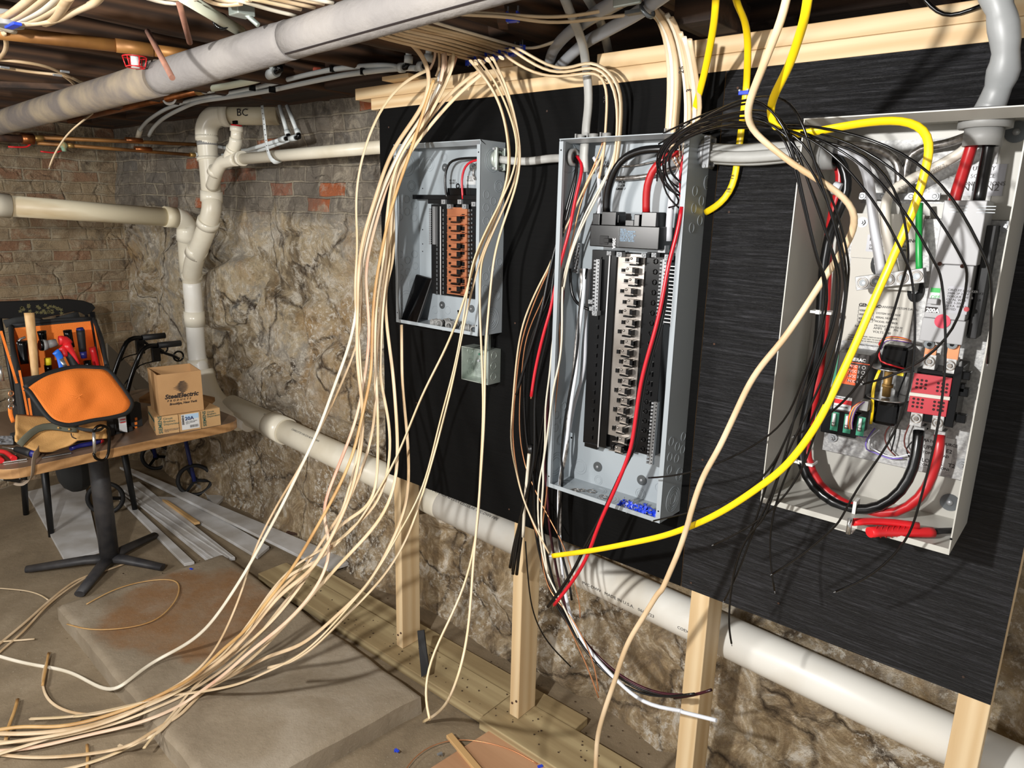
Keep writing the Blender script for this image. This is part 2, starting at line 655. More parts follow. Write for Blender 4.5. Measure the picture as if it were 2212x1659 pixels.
M['pvc'] = mat('pvc_pipe', (226, 220, 202), 0.34, c2=(206, 196, 172), nscale=6, lo=0.45, hi=0.8)
M['pvc_white'] = mat('pvc_white', (232, 230, 222), 0.36, c2=(214, 204, 184), nscale=5, lo=0.5, hi=0.85)
M['pvc_fit'] = mat('pvc_fitting', (232, 226, 208), 0.26)
M['pvc_dirty'] = mat('pvc_dirty', (224, 214, 186), 0.42, c2=(176, 150, 108), nscale=7, lo=0.5, hi=0.75, stretch=(1, .25, 1))
M['mud'] = mat('dried_mortar', (126, 108, 82), 0.95, c2=(84, 72, 56), nscale=22, bump=0.006, bscale=40)
M['panel'] = mat('panel_grey', (158, 166, 171), 0.36, spec=0.5)
M['panel_c'] = mat('enclosure_beige', (182, 180, 172), 0.42)
M['alu_grain'] = mat('galvanised', (150, 150, 150), 0.5, metal=0.3, c2=(182, 182, 180), nscale=160, bump=.0006, bscale=200)
M['galv'] = mat('galvanised_box', (156, 166, 158), 0.36, metal=0.5, c2=(196, 204, 196), nscale=14)
M['steel'] = mat('bright_steel', (206, 206, 204), 0.25, metal=0.9)
M['tin'] = mat('tin_plated_bus', (168, 162, 156), 0.32, metal=0.85, c2=(130, 122, 114), nscale=9)
M['zinc'] = mat('zinc_screws', (150, 152, 154), 0.45, metal=0.45)
M['black_pl'] = mat('black_plastic', (7, 7, 8), 0.2, spec=0.3)
M['black_soft'] = mat('black_rubber', (26, 26, 27), 0.6)
M['grey_pl'] = mat('grey_plastic', (140, 140, 138), 0.5)
M['breaker'] = mat('breaker_grey', (158, 158, 160), 0.4)
M['copper'] = mat('copper_bus', (206, 134, 96), 0.32, metal=0.75)
M['copper_pipe'] = mat('copper_pipe', (168, 100, 54), 0.34, metal=0.8, c2=(120, 72, 40), nscale=10)
M['copper_old'] = mat('oxidised_copper', (160, 112, 58), 0.5, metal=0.4, c2=(112, 74, 40), nscale=9)
M['copper_wire'] = mat('bare_copper', (214, 150, 106), 0.3, metal=0.7)
M['brass'] = mat('brass', (178, 142, 84), 0.45, metal=0.6)
M['verd'] = mat('verdigris', (120, 170, 150), 0.8, c2=(160, 140, 90), nscale=60)
M['iron'] = mat('rusty_iron', (84, 56, 40), 0.8, c2=(54, 38, 30), nscale=30)
M['pex'] = mat('pex_pipe', (206, 212, 212), 0.34)
M['pex_big'] = mat('pex_big', (208, 212, 190), 0.36)
M['insul'] = mat('pipe_insulation', (126, 122, 120), 0.8, c2=(150, 145, 140), nscale=5, bump=0.002, bscale=60)
M['insul_dirty'] = mat('dusty_insulation', (112, 104, 98), 0.85, c2=(152, 138, 116), nscale=9, lo=0.42, hi=0.7, bump=0.004,
                       bscale=22)
M['rust_rod'] = mat('rusty_rod', (158, 112, 92), 0.8, c2=(132, 92, 76), nscale=30)
M['romex'] = mat('cream_cable', (218, 196, 164), 0.42, c2=(206, 182, 140), nscale=9, lo=0.4, hi=0.7)
M['romex_old'] = mat('aged_cable', (220, 196, 162), 0.45, c2=(194, 164, 124), nscale=9)
M['romex_tan'] = mat('tan_cable', (204, 166, 110), 0.42, c2=(176, 132, 78), nscale=9)
M['romex_white'] = mat('white_cable', (234, 226, 208), 0.4, c2=(216, 206, 184), nscale=9)
M['romex_pink'] = mat('pink_tinged_cable', (222, 194, 166), 0.42, c2=(216, 146, 120), nscale=5, lo=.45, hi=.7)
M['yellow'] = mat('yellow_cable', (244, 208, 20), 0.34)
M['grey_cable'] = mat('grey_cable', (178, 178, 174), 0.45, c2=(156, 156, 152), nscale=12)
M['conduit'] = mat('grey_conduit', (164, 168, 174), 0.5)
M['wire_black'] = mat('black_wire', (10, 10, 11), 0.26)
M['wire_red'] = mat('red_wire', (196, 24, 40), 0.3)
M['wire_white'] = mat('white_wire', (224, 228, 234), 0.32)
M['maroon'] = mat('maroon_wire', (64, 18, 30), 0.3)
M['wire_green'] = mat('green_wire', (22, 150, 62), 0.34)
M['cable_red'] = mat('thick_red_cable', (176, 30, 34), 0.32)
M['cable_white'] = mat('thick_white_cable', (214, 216, 222), 0.34)
M['cable_cream'] = mat('thick_offwhite_cable', (212, 206, 194), 0.36)
M['strand'] = mat('stranded_aluminium', (190, 186, 182), 0.34, metal=0.8, c2=(110, 106, 102), nscale=90)
M['blue'] = mat('blue_plastic', (36, 70, 214), 0.35)
M['red'] = mat('red_plastic', (206, 32, 38), 0.36)
M['red_sw'] = mat('dark_red_fibre', (176, 40, 52), 0.5)
M['orange'] = mat('orange_fabric', (240, 128, 44), 0.75, bump=0.0012, bscale=300)
M['bagblack'] = mat('black_fabric', (36, 37, 37), 0.85, bump=0.001, bscale=300)
M['trimblack'] = mat('black_piping', (24, 25, 26), 0.7)
M['canvas'] = mat('tan_canvas', (198, 152, 92), 0.85, bump=0.001, bscale=300)
M['strap'] = mat('grey_webbing', (150, 134, 116), 0.8)
M['olive'] = mat('olive_webbing', (92, 92, 78), 0.8)
M['cardboard'] = mat('cardboard', (184, 144, 98), 0.8, c2=(172, 132, 88), nscale=8)
M['cardboard2'] = mat('cardboard_light', (196, 160, 112), 0.8, c2=(182, 144, 98), nscale=8)
M['cardtape'] = mat('brown_tape', (142, 106, 68), 0.4)
M['ink'] = mat('black_ink', (34, 26, 26), 0.7)
M['ink_green'] = mat('green_ink', (40, 84, 76), 0.7)
M['ink_grey'] = mat('grey_ink', (92, 90, 88), 0.7)
M['paper'] = mat('white_label', (206, 208, 208), 0.55)
M['paper_blue'] = mat('pale_blue_print', (168, 196, 222), 0.55)
M['paper_beige'] = mat('beige_label', (196, 192, 182), 0.5)
M['clear'] = mat('clear_label', (166, 166, 172), 0.3)
M['table_edge'] = wood_mat('oak_laminate', (138, 100, 60), (176, 134, 88), 0, 10, 0.45, 0.0002, 80)
M['table_top'] = wood_mat('table_top_laminate', (104, 82, 64), (128, 104, 84), 0, 10, 0.4, 0.0001, 80)
M['leg_metal'] = mat('black_table_leg', (44, 44, 47), 0.5, c2=(62, 60, 60), nscale=20)
M['white_paint'] = mat('white_painted_wood', (206, 206, 206), 0.55, c2=(176, 172, 166), nscale=7)
M['raw_wood'] = mat('raw_wood_end', (196, 158, 106), 0.7)
M['handle_wood'] = mat('hickory_handle', (208, 172, 122), 0.55, c2=(186, 146, 96), nscale=60, stretch=(1, 1, .3))
M['blue_dark'] = mat('navy_plastic', (34, 38, 110), 0.35)
M['blue_pack'] = mat('bright_blue_pack', (24, 104, 214), 0.4)
M['chair_black'] = mat('black_lacquer', (20, 21, 23), 0.4, c2=(120, 110, 70), nscale=0.01, lo=0.9, hi=1)
M['gold'] = mat('worn_gold_leaf', (104, 98, 62), 0.7)
M['green_led'] = mat('green_board', (40, 130, 100), 0.5)
M['txt_white'] = mat('white_print', (226, 226, 226), 0.6)
M['orange_lbl'] = mat('orange_label', (232, 92, 42), 0.6)
M['yellow_lbl'] = mat('yellow_label', (240, 216, 40), 0.6)
M['blue_lbl'] = mat('blue_label', (48, 96, 190), 0.6)
M['green_pl'] = mat('green_print', (40, 170, 70), 0.5)
M['ziptie'] = mat('white_nylon', (226, 226, 222), 0.4)
M['teal'] = mat('blue_green_foam', (120, 160, 160), 0.6)
M['dirt'] = mat('dirt', (78, 60, 42), 0.95, c2=(56, 42, 30), nscale=60, bump=0.004)
# ================================================================ ROOM
def wall_disp(x, z, seed):
    p = Vector((x * 1.9, z * 2.7, seed))
    vd, vp = noise.voronoi(p, distance_metric='DISTANCE', exponent=2.5)
    g = vd[1] - vd[0]
    st = min(1.0, g / 0.17)
    st = st * st * (3 - 2 * st)
    cell = noise.cell(vp[0] * 7.3)
    low = 0.35 + 0.65 * max(0.0, min(1.0, (1.9 - z) / 0.35))
    d = st * (0.03 + 0.04 * cell) * low
    d += noise.fractal(Vector((x * 3, z * 3, seed)), 1.0, 2.1, 4) * 0.028 * low
    d += noise.fractal(Vector((x * 14, z * 14, seed)), 0.9, 2.1, 4) * 0.007
    return d


YW = 1.90
b = MB()
X0, X1, ZT = -4.95, 1.6, 2.32


def wb(u, v):
    x = X0 + (X1 - X0) * u
    z = ZT * v
    foot = 0.10 * max(0.0, 1 - z / 0.28) ** 1.6 * (0.6 + 0.6 * noise.noise(Vector((x * 2.2, 3, 1))))
    return Vector((x, YW - wall_disp(x, z, 2.0) - foot, z))


b.grid(wb, 400, 144)
tag(b.build('wall_back', M['stone'], origin=(0, YW, 0)), 'rough rubble stone basement wall with old brick courses at its top', None, None, 'structure')

XL = -4.85
b = MB()


def wl(u, v):
    y = -1.2 + 3.2 * u
    z = 2.32 * v
    return Vector((XL + wall_disp(y, z, 9.0) * 0.4, y, z))


b.grid(wl, 140, 100)
tag(b.build('wall_left', M['brick'], origin=(XL, 0, 0)), 'old brown brick basement wall beyond the table', None, None, 'structure')

b = MB()
b.grid(lambda u, v: Vector((-5.0 + 6.8 * u, -1.6 + 3.7 * v, 0.006 * noise.fractal(Vector((-5 + 6.8 * u, 3.7 * v, 0)) * 2.5, 1, 2, 3))), 120, 70)
tag(b.build('floor', M['floor'], origin=(0, 0, 0)), 'dusty dirty concrete basement floor', None, None, 'structure')

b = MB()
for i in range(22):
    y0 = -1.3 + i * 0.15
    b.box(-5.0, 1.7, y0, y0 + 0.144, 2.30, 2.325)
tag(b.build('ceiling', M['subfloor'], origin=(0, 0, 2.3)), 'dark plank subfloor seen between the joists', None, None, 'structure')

# joists
JX = [-4.66, -4.2, -3.76, -3.3, -2.86, -2.42, -1.98, -1.60, -1.22, -0.80, -0.38, 0.04, 0.46]
for i, jx in enumerate(JX):
    b = MB()
    wdt = 0.075 + 0.02 * random.random()
    if jx == -1.22:
        wdt = 0.15
    zb = 2.085 + 0.012 * random.random()

    def jf(u, v, jx=jx, wdt=wdt, zb=zb, i=i):
        a = 2 * math.pi * u
        cx, cz = math.cos(a), math.sin(a)
        k = 1 / max(abs(cx), abs(cz))
        k = k * 0.9 + 0.12
        y = -1.3 + 3.12 * v
        nn = noise.fractal(Vector((cx * 1.5 + i * 5, y * 2.2, cz * 1.5)), 1, 2, 4) * 0.008
        return Vector((jx + cx * k * (wdt / 2 + nn), y, zb + 0.11 + cz * k * (0.11 + nn)))
    b.grid(jf, 28, 90)
    o = b.build('ceiling_joist', M['dark_wood'])
    nm = ['at the far left over the bag', 'second from the brick wall', 'third from the brick wall', 'above the white stack pipe',
          'over the boxes on the table', 'above the copper pipe end', 'left of the cable staples', 'just left of the thick barky joist',
          'thick with split bark by the stapled cables', 'above the grey conduits and cream cable drop',
          'above the yellow cables', 'above the grey insulated service cable', 'at the right picture edge']
    tag(o, 'dark old ceiling joist ' + nm[i], 'joist', 'ceiling joists')
b = MB()
b.box(-4.9, 1.6, 1.70, 1.92, 2.09, 2.26)
tag(b.build('sill_beam', M['beam'], bevel=0.006), 'dark old timber sill beam on top of the stone wall', 'beam')

# ================================================================ STUD WALL + BOARDS
ZF = 1.665
ZB, ZTOP = ZF - 0.925, ZF + 0.302
xl, xs, xr = -1.885, -0.722, -0.052


def studbay():
    specs = [(-1.868, 0.036, 'leftmost bare pine stud under the black board, behind the hanging cables'),
             (-1.298, 0.038, 'second bare pine stud, behind the cut black cable ends'),
             (-0.702, 0.05, 'third bare pine stud, crossed by the twisted black wire ends'),
             (-0.108, 0.056, 'rightmost bare pine stud under the corner of the black board')]
    for x0, wd, lb in specs:
        t = thing('wall_stud', lb, 'wooden stud', (x0, D + 0.05, 0.038), 'pine studs')
        MB().box(x0, x0 + wd, D + 0.019, D + 0.019 + 0.089, 0.039, ZTOP - 0.001).build('stud', M['pine'], t, bevel=0.002)
        m = MB()
        for dx, dz in ((0.3, 0.05), (0.75, 0.065)):
            m.cyl((x0 + wd * dx, D + 0.0195, 0.038 + dz), (x0 + wd * dx, D + 0.0165, 0.038 + dz), 0.004, seg=8)
        m.build('nail', M['iron'], t)


studbay()
# sole plates
b = MB().box(-2.75, -1.36, D - 0.045, D + 0.10, 0.0, 0.038)
tag(b.build('sole_plate', M['treated'], bevel=0.003), 'greenish treated sole plate below the leftmost stud', 'lumber', 'treated floor plates')
b = MB().box(-1.358, 0.4, D - 0.065, D + 0.11, 0.0, 0.038)
tag(b.build('sole_plate', M['treated'], bevel=0.003), 'greenish treated sole plate under the second and third studs', 'lumber', 'treated floor plates')
b = MB().box(-2.7, -1.1, D + 0.103, D + 0.19, 0.0, 0.03)
tag(b.build('floor_board', M['treated'], bevel=0.003), 'narrow board lying along the wall behind the sole plate', 'board')

for nm, x0, x1, z0, z1, lb in (('top_plate', -1.925, 0.5, ZTOP, ZTOP + 0.035, 'long lower pine top plate directly above the black boards'),
                               ('top_plate', -2.005, -1.312, ZTOP + 0.0355, ZTOP + 0.071, 'short upper pine plate piece at the left end behind the cables'),
                               ('top_plate', -1.06, 0.5, ZTOP + 0.0355, ZTOP + 0.071, 'upper pine plate piece at the right above the grained black board')):
    b = MB().box(x0, x1, D + 0.0, D + 0.108, z0, z1)
    tag(b.build(nm, M['pine_h'], bevel=0.002), lb, 'lumber', 'pine top plates')
b = MB().box(-1.38, -1.325, D - 0.005, D + 0.09, ZTOP + 0.0715, ZTOP + 0.10)
b.build('x', M['pine_h'])
tag(bpy.data.objects['x'], 'small pine block on the end of the upper left plate', 'lumber'); bpy.data.objects['x'].name = 'wood_block'
p0 = P(1545, 62, 1.50)
b = MB().box(p0.x - 0.055, p0.x + 0.03, 1.42, 1.60, ZTOP + 0.074, ZTOP + 0.135)
tag(b.build('wood_block', M['beam'], bevel=0.002), 'brown block on the top plate behind the yellow cables', 'lumber')
p0 = P(853, 172, 1.5)
b = MB().box(p0.x - 0.06, p0.x + 0.06, 1.5, 1.58, ZTOP + 0.0715, ZTOP + 0.083)
tag(b.build('wood_shim', M['pine_h'], bevel=0.001), 'thin pine shim at the left end of the top plate', 'lumber')


def board(name, x0, x1, mt, lb, screws):
    t = thing(name, lb, 'plywood board', ((x0 + x1) / 2, D + 0.01, ZB), 'black backer boards')
    b = MB()
    b.box(x0, x1, D, D + 0.018, ZB, ZTOP)
    o = b.build('panel_face', [mt, M['ply_edge']], t)
    me = o.data
    for p in me.polygons:
        if abs(p.normal.y) < 0.5:
            p.material_index = 1
    for sx, sz in screws:
        q = P(sx, sz, D)
        MB().cyl((q.x, D - 0.0012, q.z), (q.x, D, q.z), 0.0026, seg=10).build('screw', M['iron'], t)
    return t


board('plywood_board', xl, xs - 0.0015, M['black_dull'], 'dull black painted plywood board behind the two left breaker panels',
      [(840, 275), (1113, 698), (1100, 1100), (900, 870), (940, 222), (1182, 240)])
board('plywood_board', xs, xr, M['black_grain'], 'black painted plywood board with rough grain at right behind the transfer switch',
      [(1594, 190), (1493, 1259), (1682, 1303), (2081, 1462), (1543, 743), (1518, 993), (1575, 458)])

# ================================================================ DRAIN PIPE
YD = 1.745


def pipe_thing(name, label, cat, loc, group=None):
    return thing(name, label, cat, loc, group)


t = thing('drain_pipe', 'large white sloping drain pipe along the foot of the stone wall', 'pipe', (-1.6, YD, 0.5))
A = Vector((-3.52, YD, 0.668)); Bq = Vector((-2.0, YD, 0.585)); Cq = Vector((0.9, YD - 0.02, 0.455))


def dz(x):
    return 0.668 + (x + 3.52) * (0.470 - 0.668) / (0.4 + 3.52)


RD = 0.057
m = MB()
m.cyl((-3.35, YD, dz(-3.35)), (-1.80, YD, dz(-1.80)), RD, seg=40)
m.build('pipe_run', M['pvc'], t)
m = MB()
m.cyl((-1.80, YD, dz(-1.80)), (0.9, YD, dz(0.9)), RD, seg=40)
m.build('pipe_run', M['pvc_white'], t)
m = MB()
m.cyl((-2.98, YD, dz(-2.98)), (-2.85, YD, dz(-2.85)), RD + 0.007, seg=40)
m.build('coupling', M['pvc_fit'], t)
m = MB()


def collar(u, v):
    a = 2 * math.pi * u
    x = -1.955 + 0.075 * v
    rr = RD + 0.002 + 0.013 * math.sin(math.pi * v) ** 0.5 + 0.012 * noise.noise(Vector((math.cos(a) * 2, math.sin(a) * 2, v * 3))) * math.sin(math.pi * v)
    return Vector((x, YD + rr * math.cos(a), dz(x) + rr * math.sin(a)))


m.grid(collar, 40, 8)
m.build('mortar_collar', M['mud'], t)
sl = (0.470 - 0.668) / (0.4 + 3.52)
for body, x, ang, sz in (('ASTM D2665  4" PVC-DWV', -3.0, 62, 0.013), ('CHARLOTTE 4 IN SCH 40 PVC-DWV', -2.75, 50, 0.013),
                     ('RPS 4400 4" CPE SCH 40 COEX CELLULAR  PVC-DWV PIPE', -1.90, 62, 0.0155),
                     ('PVC-DWV   MADE IN U.S.A.   06/10/23', -1.12, -12, 0.0155), ('COEX 06/10/23', -0.79, -8, 0.013),
                     ('EXT', -0.755, -24, 0.017)):
    a = R(ang)
    nr = Vector((0, -math.cos(a), math.sin(a)))
    up = Vector((0, math.sin(a), math.cos(a)))
    q = Vector((x, YD, dz(x))) + nr * (RD + 0.0004)
    text_part(body, 'printing', M['ink_grey'], t, q, sz, (1, 0, sl), up, ext=0.0002)

# ================================================================ STACK
def fitting(m, a, b, r, wall=0.006, seg=28, mi=0):
    m.cyl(a, b, r + wall, seg=seg, mi=mi)


YS = 1.72
t = thing('waste_stack', 'white vertical waste pipe stack with bends and fittings in the corner by the stone wall', 'pipe', (-3.6, YS, 0.7))
r3 = 0.0445
top = [P(452, 262, YS), P(446, 290, YS), P(449, 330, YS), P(453, 360, YS), P(455, 400, YS), P(457, 430, YS)]
x0 = P(450, 330, YS).x
slant = [P(457, 425, YS), P(457, 450, YS - .01), P(449, 485, YS - .02), P(436, 520, YS - .03), P(424, 550, YS - .03), P(416, 580, YS - .015), P(414, 610, YS), P(417, 650, YS)]
m = MB()
m.tube(smooth_path([P(446, 280, YS), P(449, 330, YS), P(453, 370, YS), P(457, 425, YS)], .03), r3, 28)
m.build('upper_pipe', M['pvc'], t)
m = MB()
m.tube(smooth_path(slant, .02), r3, 28)
m.build('offset_pipe', M['pvc'], t)
m = MB()
m.tube(smooth_path([P(414, 605, YS), P(418, 650, YS), P(421, 700, YS), P(426, 770, YS), P(436, 812, YS), P(447, 838, YS), P(470, 872, YS), P(500, 893, YS), P(540, 915, YS + .01)], .03), r3 + 0.0,
       28, radii=None)
m.build('lower_pipe', M['pvc_white'], t)
m = MB()
m.tube(smooth_path([P(438, 800, YS), P(446, 830, YS), P(462, 862, YS), P(487, 886, YS), P(520, 906, YS + .01)], .02), 0.052, 28, rb=0.062)
m.build('sweep_elbow', M['pvc_fit'], t)
hd = Vector((.86, .5, 0)).normalized()
v0 = P(446, 290, YS)
el = [v0 - Vector((0, 0, .03))] + [v0 + hd * (.085 * (1 - math.cos(R(a)))) + Vector((0, 0, .085 * math.sin(R(a)))) for a in range(0, 91, 10)]
e = el[-1] + hd * .05
m = MB()
m.tube(el + [e], r3 + 0.005, 28)
m.build('top_elbow', M['pvc_fit'], t)
m = MB(); m.cyl(e - hd * .04, e, r3 + .009, seg=28); m.build('collar', M['pvc_fit'], t)
m = MB()
m.tube([e, e + hd * .24], r3, 28)
m.build('outlet_pipe', M['pvc_dirty'], t)
text_part('BC', 'marker_writing', M['ink'], t, e + hd * .05 + Vector((.5, -.86, 0)) * (r3 + .001) + Vector((0, 0, -.01)), 0.045, hd, (0, 0, 1), ext=0.0006)
for nm, (pa, pb) in (('collar', ((446, 293), (447, 302))), ('coupling', ((457, 412), (457, 436))), ('collar', ((449, 340), (450, 347))),
                     ):
    m = MB(); fitting(m, P(*pa, YS), P(*pb, YS), r3); m.build(nm, M['pvc_fit'], t)
for pa, pb, k in (((451, 476), (447, 489), .02), ((428, 535), (422, 550), .03)):
    m = MB(); fitting(m, P(*pa, YS - k), P(*pb, YS - k), r3); m.build('coupling', M['pvc_fit'], t)
for pa, pb in (((414, 590), (415, 604)), ((419, 672), (421, 704)), ((426, 776), (429, 797))):
    m = MB(); fitting(m, P(*pa, YS), P(*pb, YS), r3); m.build('coupling', M['pvc_fit'], t)
for pya in (306, 338):
    m = MB(); fitting(m, P(447, pya, YS), P(448, pya + 9, YS), r3, 0.001); m.build('grey_band', M['grey_pl'], t)

# left branch
t = thing('branch_pipe', 'long horizontal yellowed white pipe crossing in front of the brick wall', 'pipe', (-3.63, 1.3, 1.6))
xe = P(404, 480, YS + .02).x
pe = P(398, 480, YS + .02)
a0 = PX(-60, 437, xe); a1 = PX(8, 444, xe); a2 = PX(372, 470, xe)
m = MB(); m.cyl(a1, a2, r3, seg=28); m.build('pipe_run', M['pvc_dirty'], t)
m = MB(); m.cyl(a0, PX(20, 445, xe), r3 + .007, seg=28); m.build('coupling', M['pvc_fit'], t)
m = MB(); m.cyl(PX(355, 468, xe), PX(380, 470, xe), r3 + .006, seg=28); m.build('coupling', M['pvc_dirty'], t)
m = MB(); m.tube(smooth_path([PX(378, 470, xe), PX(390, 473, xe), P(402, 486, YS + .02), P(404, 500, YS + .02), P(403, 520, YS + .02)], .02), r3 + .005, 28); m.build('elbow', M['pvc_fit'], t)
m = MB(); m.cyl(P(403, 512, YS + .02), P(409, 600, YS + .02), r3, seg=28); m.build('drop_pipe', M['pvc'], t)

# small horizontal branch
t = thing('vent_pipe', 'thin cream horizontal pipe running from the wye behind the black board', 'pipe', (-2.3, YS - .03, 1.86))
yv = YS - 0.06
m = MB(); m.cyl(P(505, 345, yv), P(900, 311, yv), 0.0225, seg=24); m.build('pipe_run', M['pvc'], t)
m = MB()
m.tube(smooth_path([P(513, 344, yv), P(495, 347, yv), P(480, 352, yv), P(470, 366, yv), P(464, 385, yv + .02), P(458, 402, yv + .04)], .02), 0.028, 24)
m.tube(smooth_path([P(494, 345, yv), P(500, 330, yv), P(508, 312, yv), P(510, 298, yv)], .02), 0.0265, 24)
m.build('wye', M['pvc_fit'], t)
m = MB(); m.cyl(P(510, 305, yv), P(511, 276, yv), 0.0225, seg=24); m.build('riser', M['pvc_fit'], t)
m = MB(); m.cyl(P(511, 284, yv), P(511, 272, yv), 0.027, seg=24); m.build('cap_collar', M['pvc_fit'], t)
for pa, pb in (((519, 343), (525, 342)), ((503, 326), (505, 320)), ((466, 366), (462, 375))):
    m = MB(); m.cyl(P(*pa, yv), P(*pb, yv), 0.031, seg=24); m.build('collar', M['pvc_fit'], t)
m = MB(); m.cyl(P(511, 272, yv), P(511, 269, yv), 0.023, seg=20); m.build('test_cap', M['red'], t)
m = MB(); q = P(508, 265, yv); m.box(q.x - .016, q.x + .016, q.y - .004, q.y + .004, q.z - .006, q.z + .008); m.build('cap_wingnut', M['black_pl'], t)
# j hook
t = thing('pipe_hook', 'pale lilac perforated plastic hook strap holding the thin cream pipe', 'hanger', P(590, 355, 1.62))
m = MB()
hk = [P(566, 228, 1.62), P(570, 262, 1.62), P(574, 300, 1.62), P(579, 328, 1.62), P(587, 345, 1.62), P(600, 352, 1.64), P(610, 346, 1.70), P(612, 335, 1.72)]
m.tube(smooth_path(hk, .02), 0.0105, 8, 0.25, up=(0, -1, 0))
m.build('strap', M['pex'], t)
m = MB()
for k in range(9):
    q = P(566.5 + k * 1.45, 234 + k * 11.5, 1.617)
    m.box(q.x - .004, q.x + .001, q.y - .0008, q.y, q.z - .0015, q.z + .0015)
m.build('perforations', M['ink'], t)
# ================================================================ ENCLOSURES
def pbox(m, rc, yf, yb, mi=0):
    """box whose front face covers the picture rectangle rc on plane yf and runs back to yb"""
    x0, y0, x1, y1 = rc
    ym, xm = (y0 + y1) / 2, (x0 + x1) / 2
    m.box(P(x0, ym, yf).x, P(x1, ym, yf).x, yf, yb, P(xm, y1, yf).z, P(xm, y0, yf).z, mi)
    return m


def enclosure(t, x0, x1, z0, z1, dep, mt, fl=0.012, fr=0.012, lt=0.018, lb=0.010, th=0.0016, lip=(.036, .008)):
    yf = D - dep
    yb = D - 0.0005
    MB().box(x0, x1, yb - th, yb, z0, z1).build('back_panel', mt, t)
    for nm, xa, fx in (('side_wall', x0, (x0, x0 + fl)), ('side_wall', x1 - th, (x1 - fr, x1))):
        m = MB()
        m.box(xa, xa + th, yf, yb - th, z0, z1)
        m.box(fx[0], fx[1], yf - 0.0012, yf + 0.001, z0, z1 - lt)
        m.box((fx[1] - .0016) if xa == x0 else fx[0], fx[1] if xa == x0 else fx[0] + .0016, yf, yf + .007, z0, z1 - lt)
        q = (fx[0] + fx[1]) / 2
        for zz in (z0 + .03, z1 - lt - .02):
            m.cyl((q, yf - .0013, zz), (q, yf - .0011, zz), 0.0022, seg=8, mi=1)
        m.build(nm, [mt, M['black_pl']], t)
    m = MB()
    m.box(x0 + th, x1 - th, yf, yb - th, z1 - th, z1)
    m.prism([(x0, yf - .0016, z1), (x0, yf - .0016, z1 - .002), (x0, yf + lip[0], z1 - lip[1]), (x0, yf + lip[0], z1 - lip[1] + .0016), (x0, yf + .001, z1)], (x1 - x0, 0, 0))
    m.build('top_wall', mt, t)
    m = MB()
    m.box(x0 + th, x1 - th, yf, yb - th, z0, z0 + th)
    m.box(x0, x1, yf - 0.0014, yf + 0.0004, z0, z0 + lb)
    m.build('bottom_wall', mt, t)


def knockouts(t, mt, plane, val, items, k=.0007):
    """embossed knock-out rings; items (px, py, radius...)"""
    m = MB()
    for it in items:
        px, py, rs = it[0], it[1], it[2:]
        if plane == 'x':
            c, ax = PX(px, py, val), (1, 0, 0)
        elif plane == 'y':
            c, ax = P(px, py, val), (0, 1, 0)
        else:
            c, ax = PZ(px, py, val), (0, 0, 1)
        for r in rs:
            m.ring(c, ax, r, k, 26, flat=.7)
    return tag(m.build('knockout_rings', mt, t), kind='stuff')


def washer(t, px, py, y, r=.0135, x=None):
    q = P(px, py, y)
    m = MB()
    m.cyl(q, q - Vector((0, .002, 0)), r, seg=24)
    m.build('washer', M['steel_dark'], t)
    MB().sphere(q - Vector((0, .003, 0)), r * .35, sc=(1, .7, 1)).build('screw', M['zinc'], t)


M['steel_dark'] = mat('dull_washer', (104, 108, 110), 0.35, metal=0.6)


ZSL = .078
QA, QB, QD = PZ(482, 1195, .075), PZ(123, 1306, .075), PZ(908, 1497, .075)
QE1, QE2 = (QB - QA), (QD - QA)
_lv = [0]


def lift(p, r):
    """keep a lying cable on top of the floor or of the slab"""
    if p.z > .14:
        return p
    d = Vector((p.x - QA.x, p.y - QA.y))
    det = QE1.x * QE2.y - QE1.y * QE2.x
    u = (d.x * QE2.y - d.y * QE2.x) / det
    v = (QE1.x * d.y - QE1.y * d.x) / det
    lim = (ZSL if (-.03 < u < 1.03 and -.03 < v < 1.03) else .004) + r
    if p.z < lim:
        k = (CAM.z - lim) / (CAM.z - p.z)
        return CAM + (p - CAM) * k
    return p


def rise(pts):
    """continue a cable from its topmost seen point up to the subfloor"""
    p = pts[0]
    return [Vector((p.x, p.y - .01, 2.29)), Vector((p.x, p.y - .004, max(p.z + .06, 2.15)))] + list(pts)


def cab(points, r, name, mt, label=None, cat='cable', group=None, flat=1.0, parent=None, up=(0, -1, 0), seg=8, step=.012, tip=None, rl=0):
    """points already 3D"""
    m = MB()
    pts = smooth_path(points, step)
    if parent is None:
        for _k in range(2):
            pts = [lift(p, r * flat) for p in pts]
            pts = relax(pts, rl if _k == 0 else 3)
    m.tube(pts, r, seg, flat, up=up)
    o = m.build(name, mt, parent)
    if parent is None:
        tag(o, label, cat, group)
    if tip:
        d = (pts[-1] - pts[-2]).normalized()
        par = parent if parent is not None else o
        k = MB().tube([pts[-1] - d * .004, pts[-1] + d * tip[1]], tip[0], 6)
        k.build('bare_end', tip[2], par)
    return o


def screws_row(m, a, b, n, r, mi=0):
    a, b = Vector(a), Vector(b)
    for i in range(n):
        q = a.lerp(b, i / (n - 1))
        m.cyl(q, q - Vector((0, .005, 0)), r, seg=8, mi=mi)
        m.sphere(q - Vector((0, .005, 0)), r * .95, mi, 8, 5, (1, .4, 1))


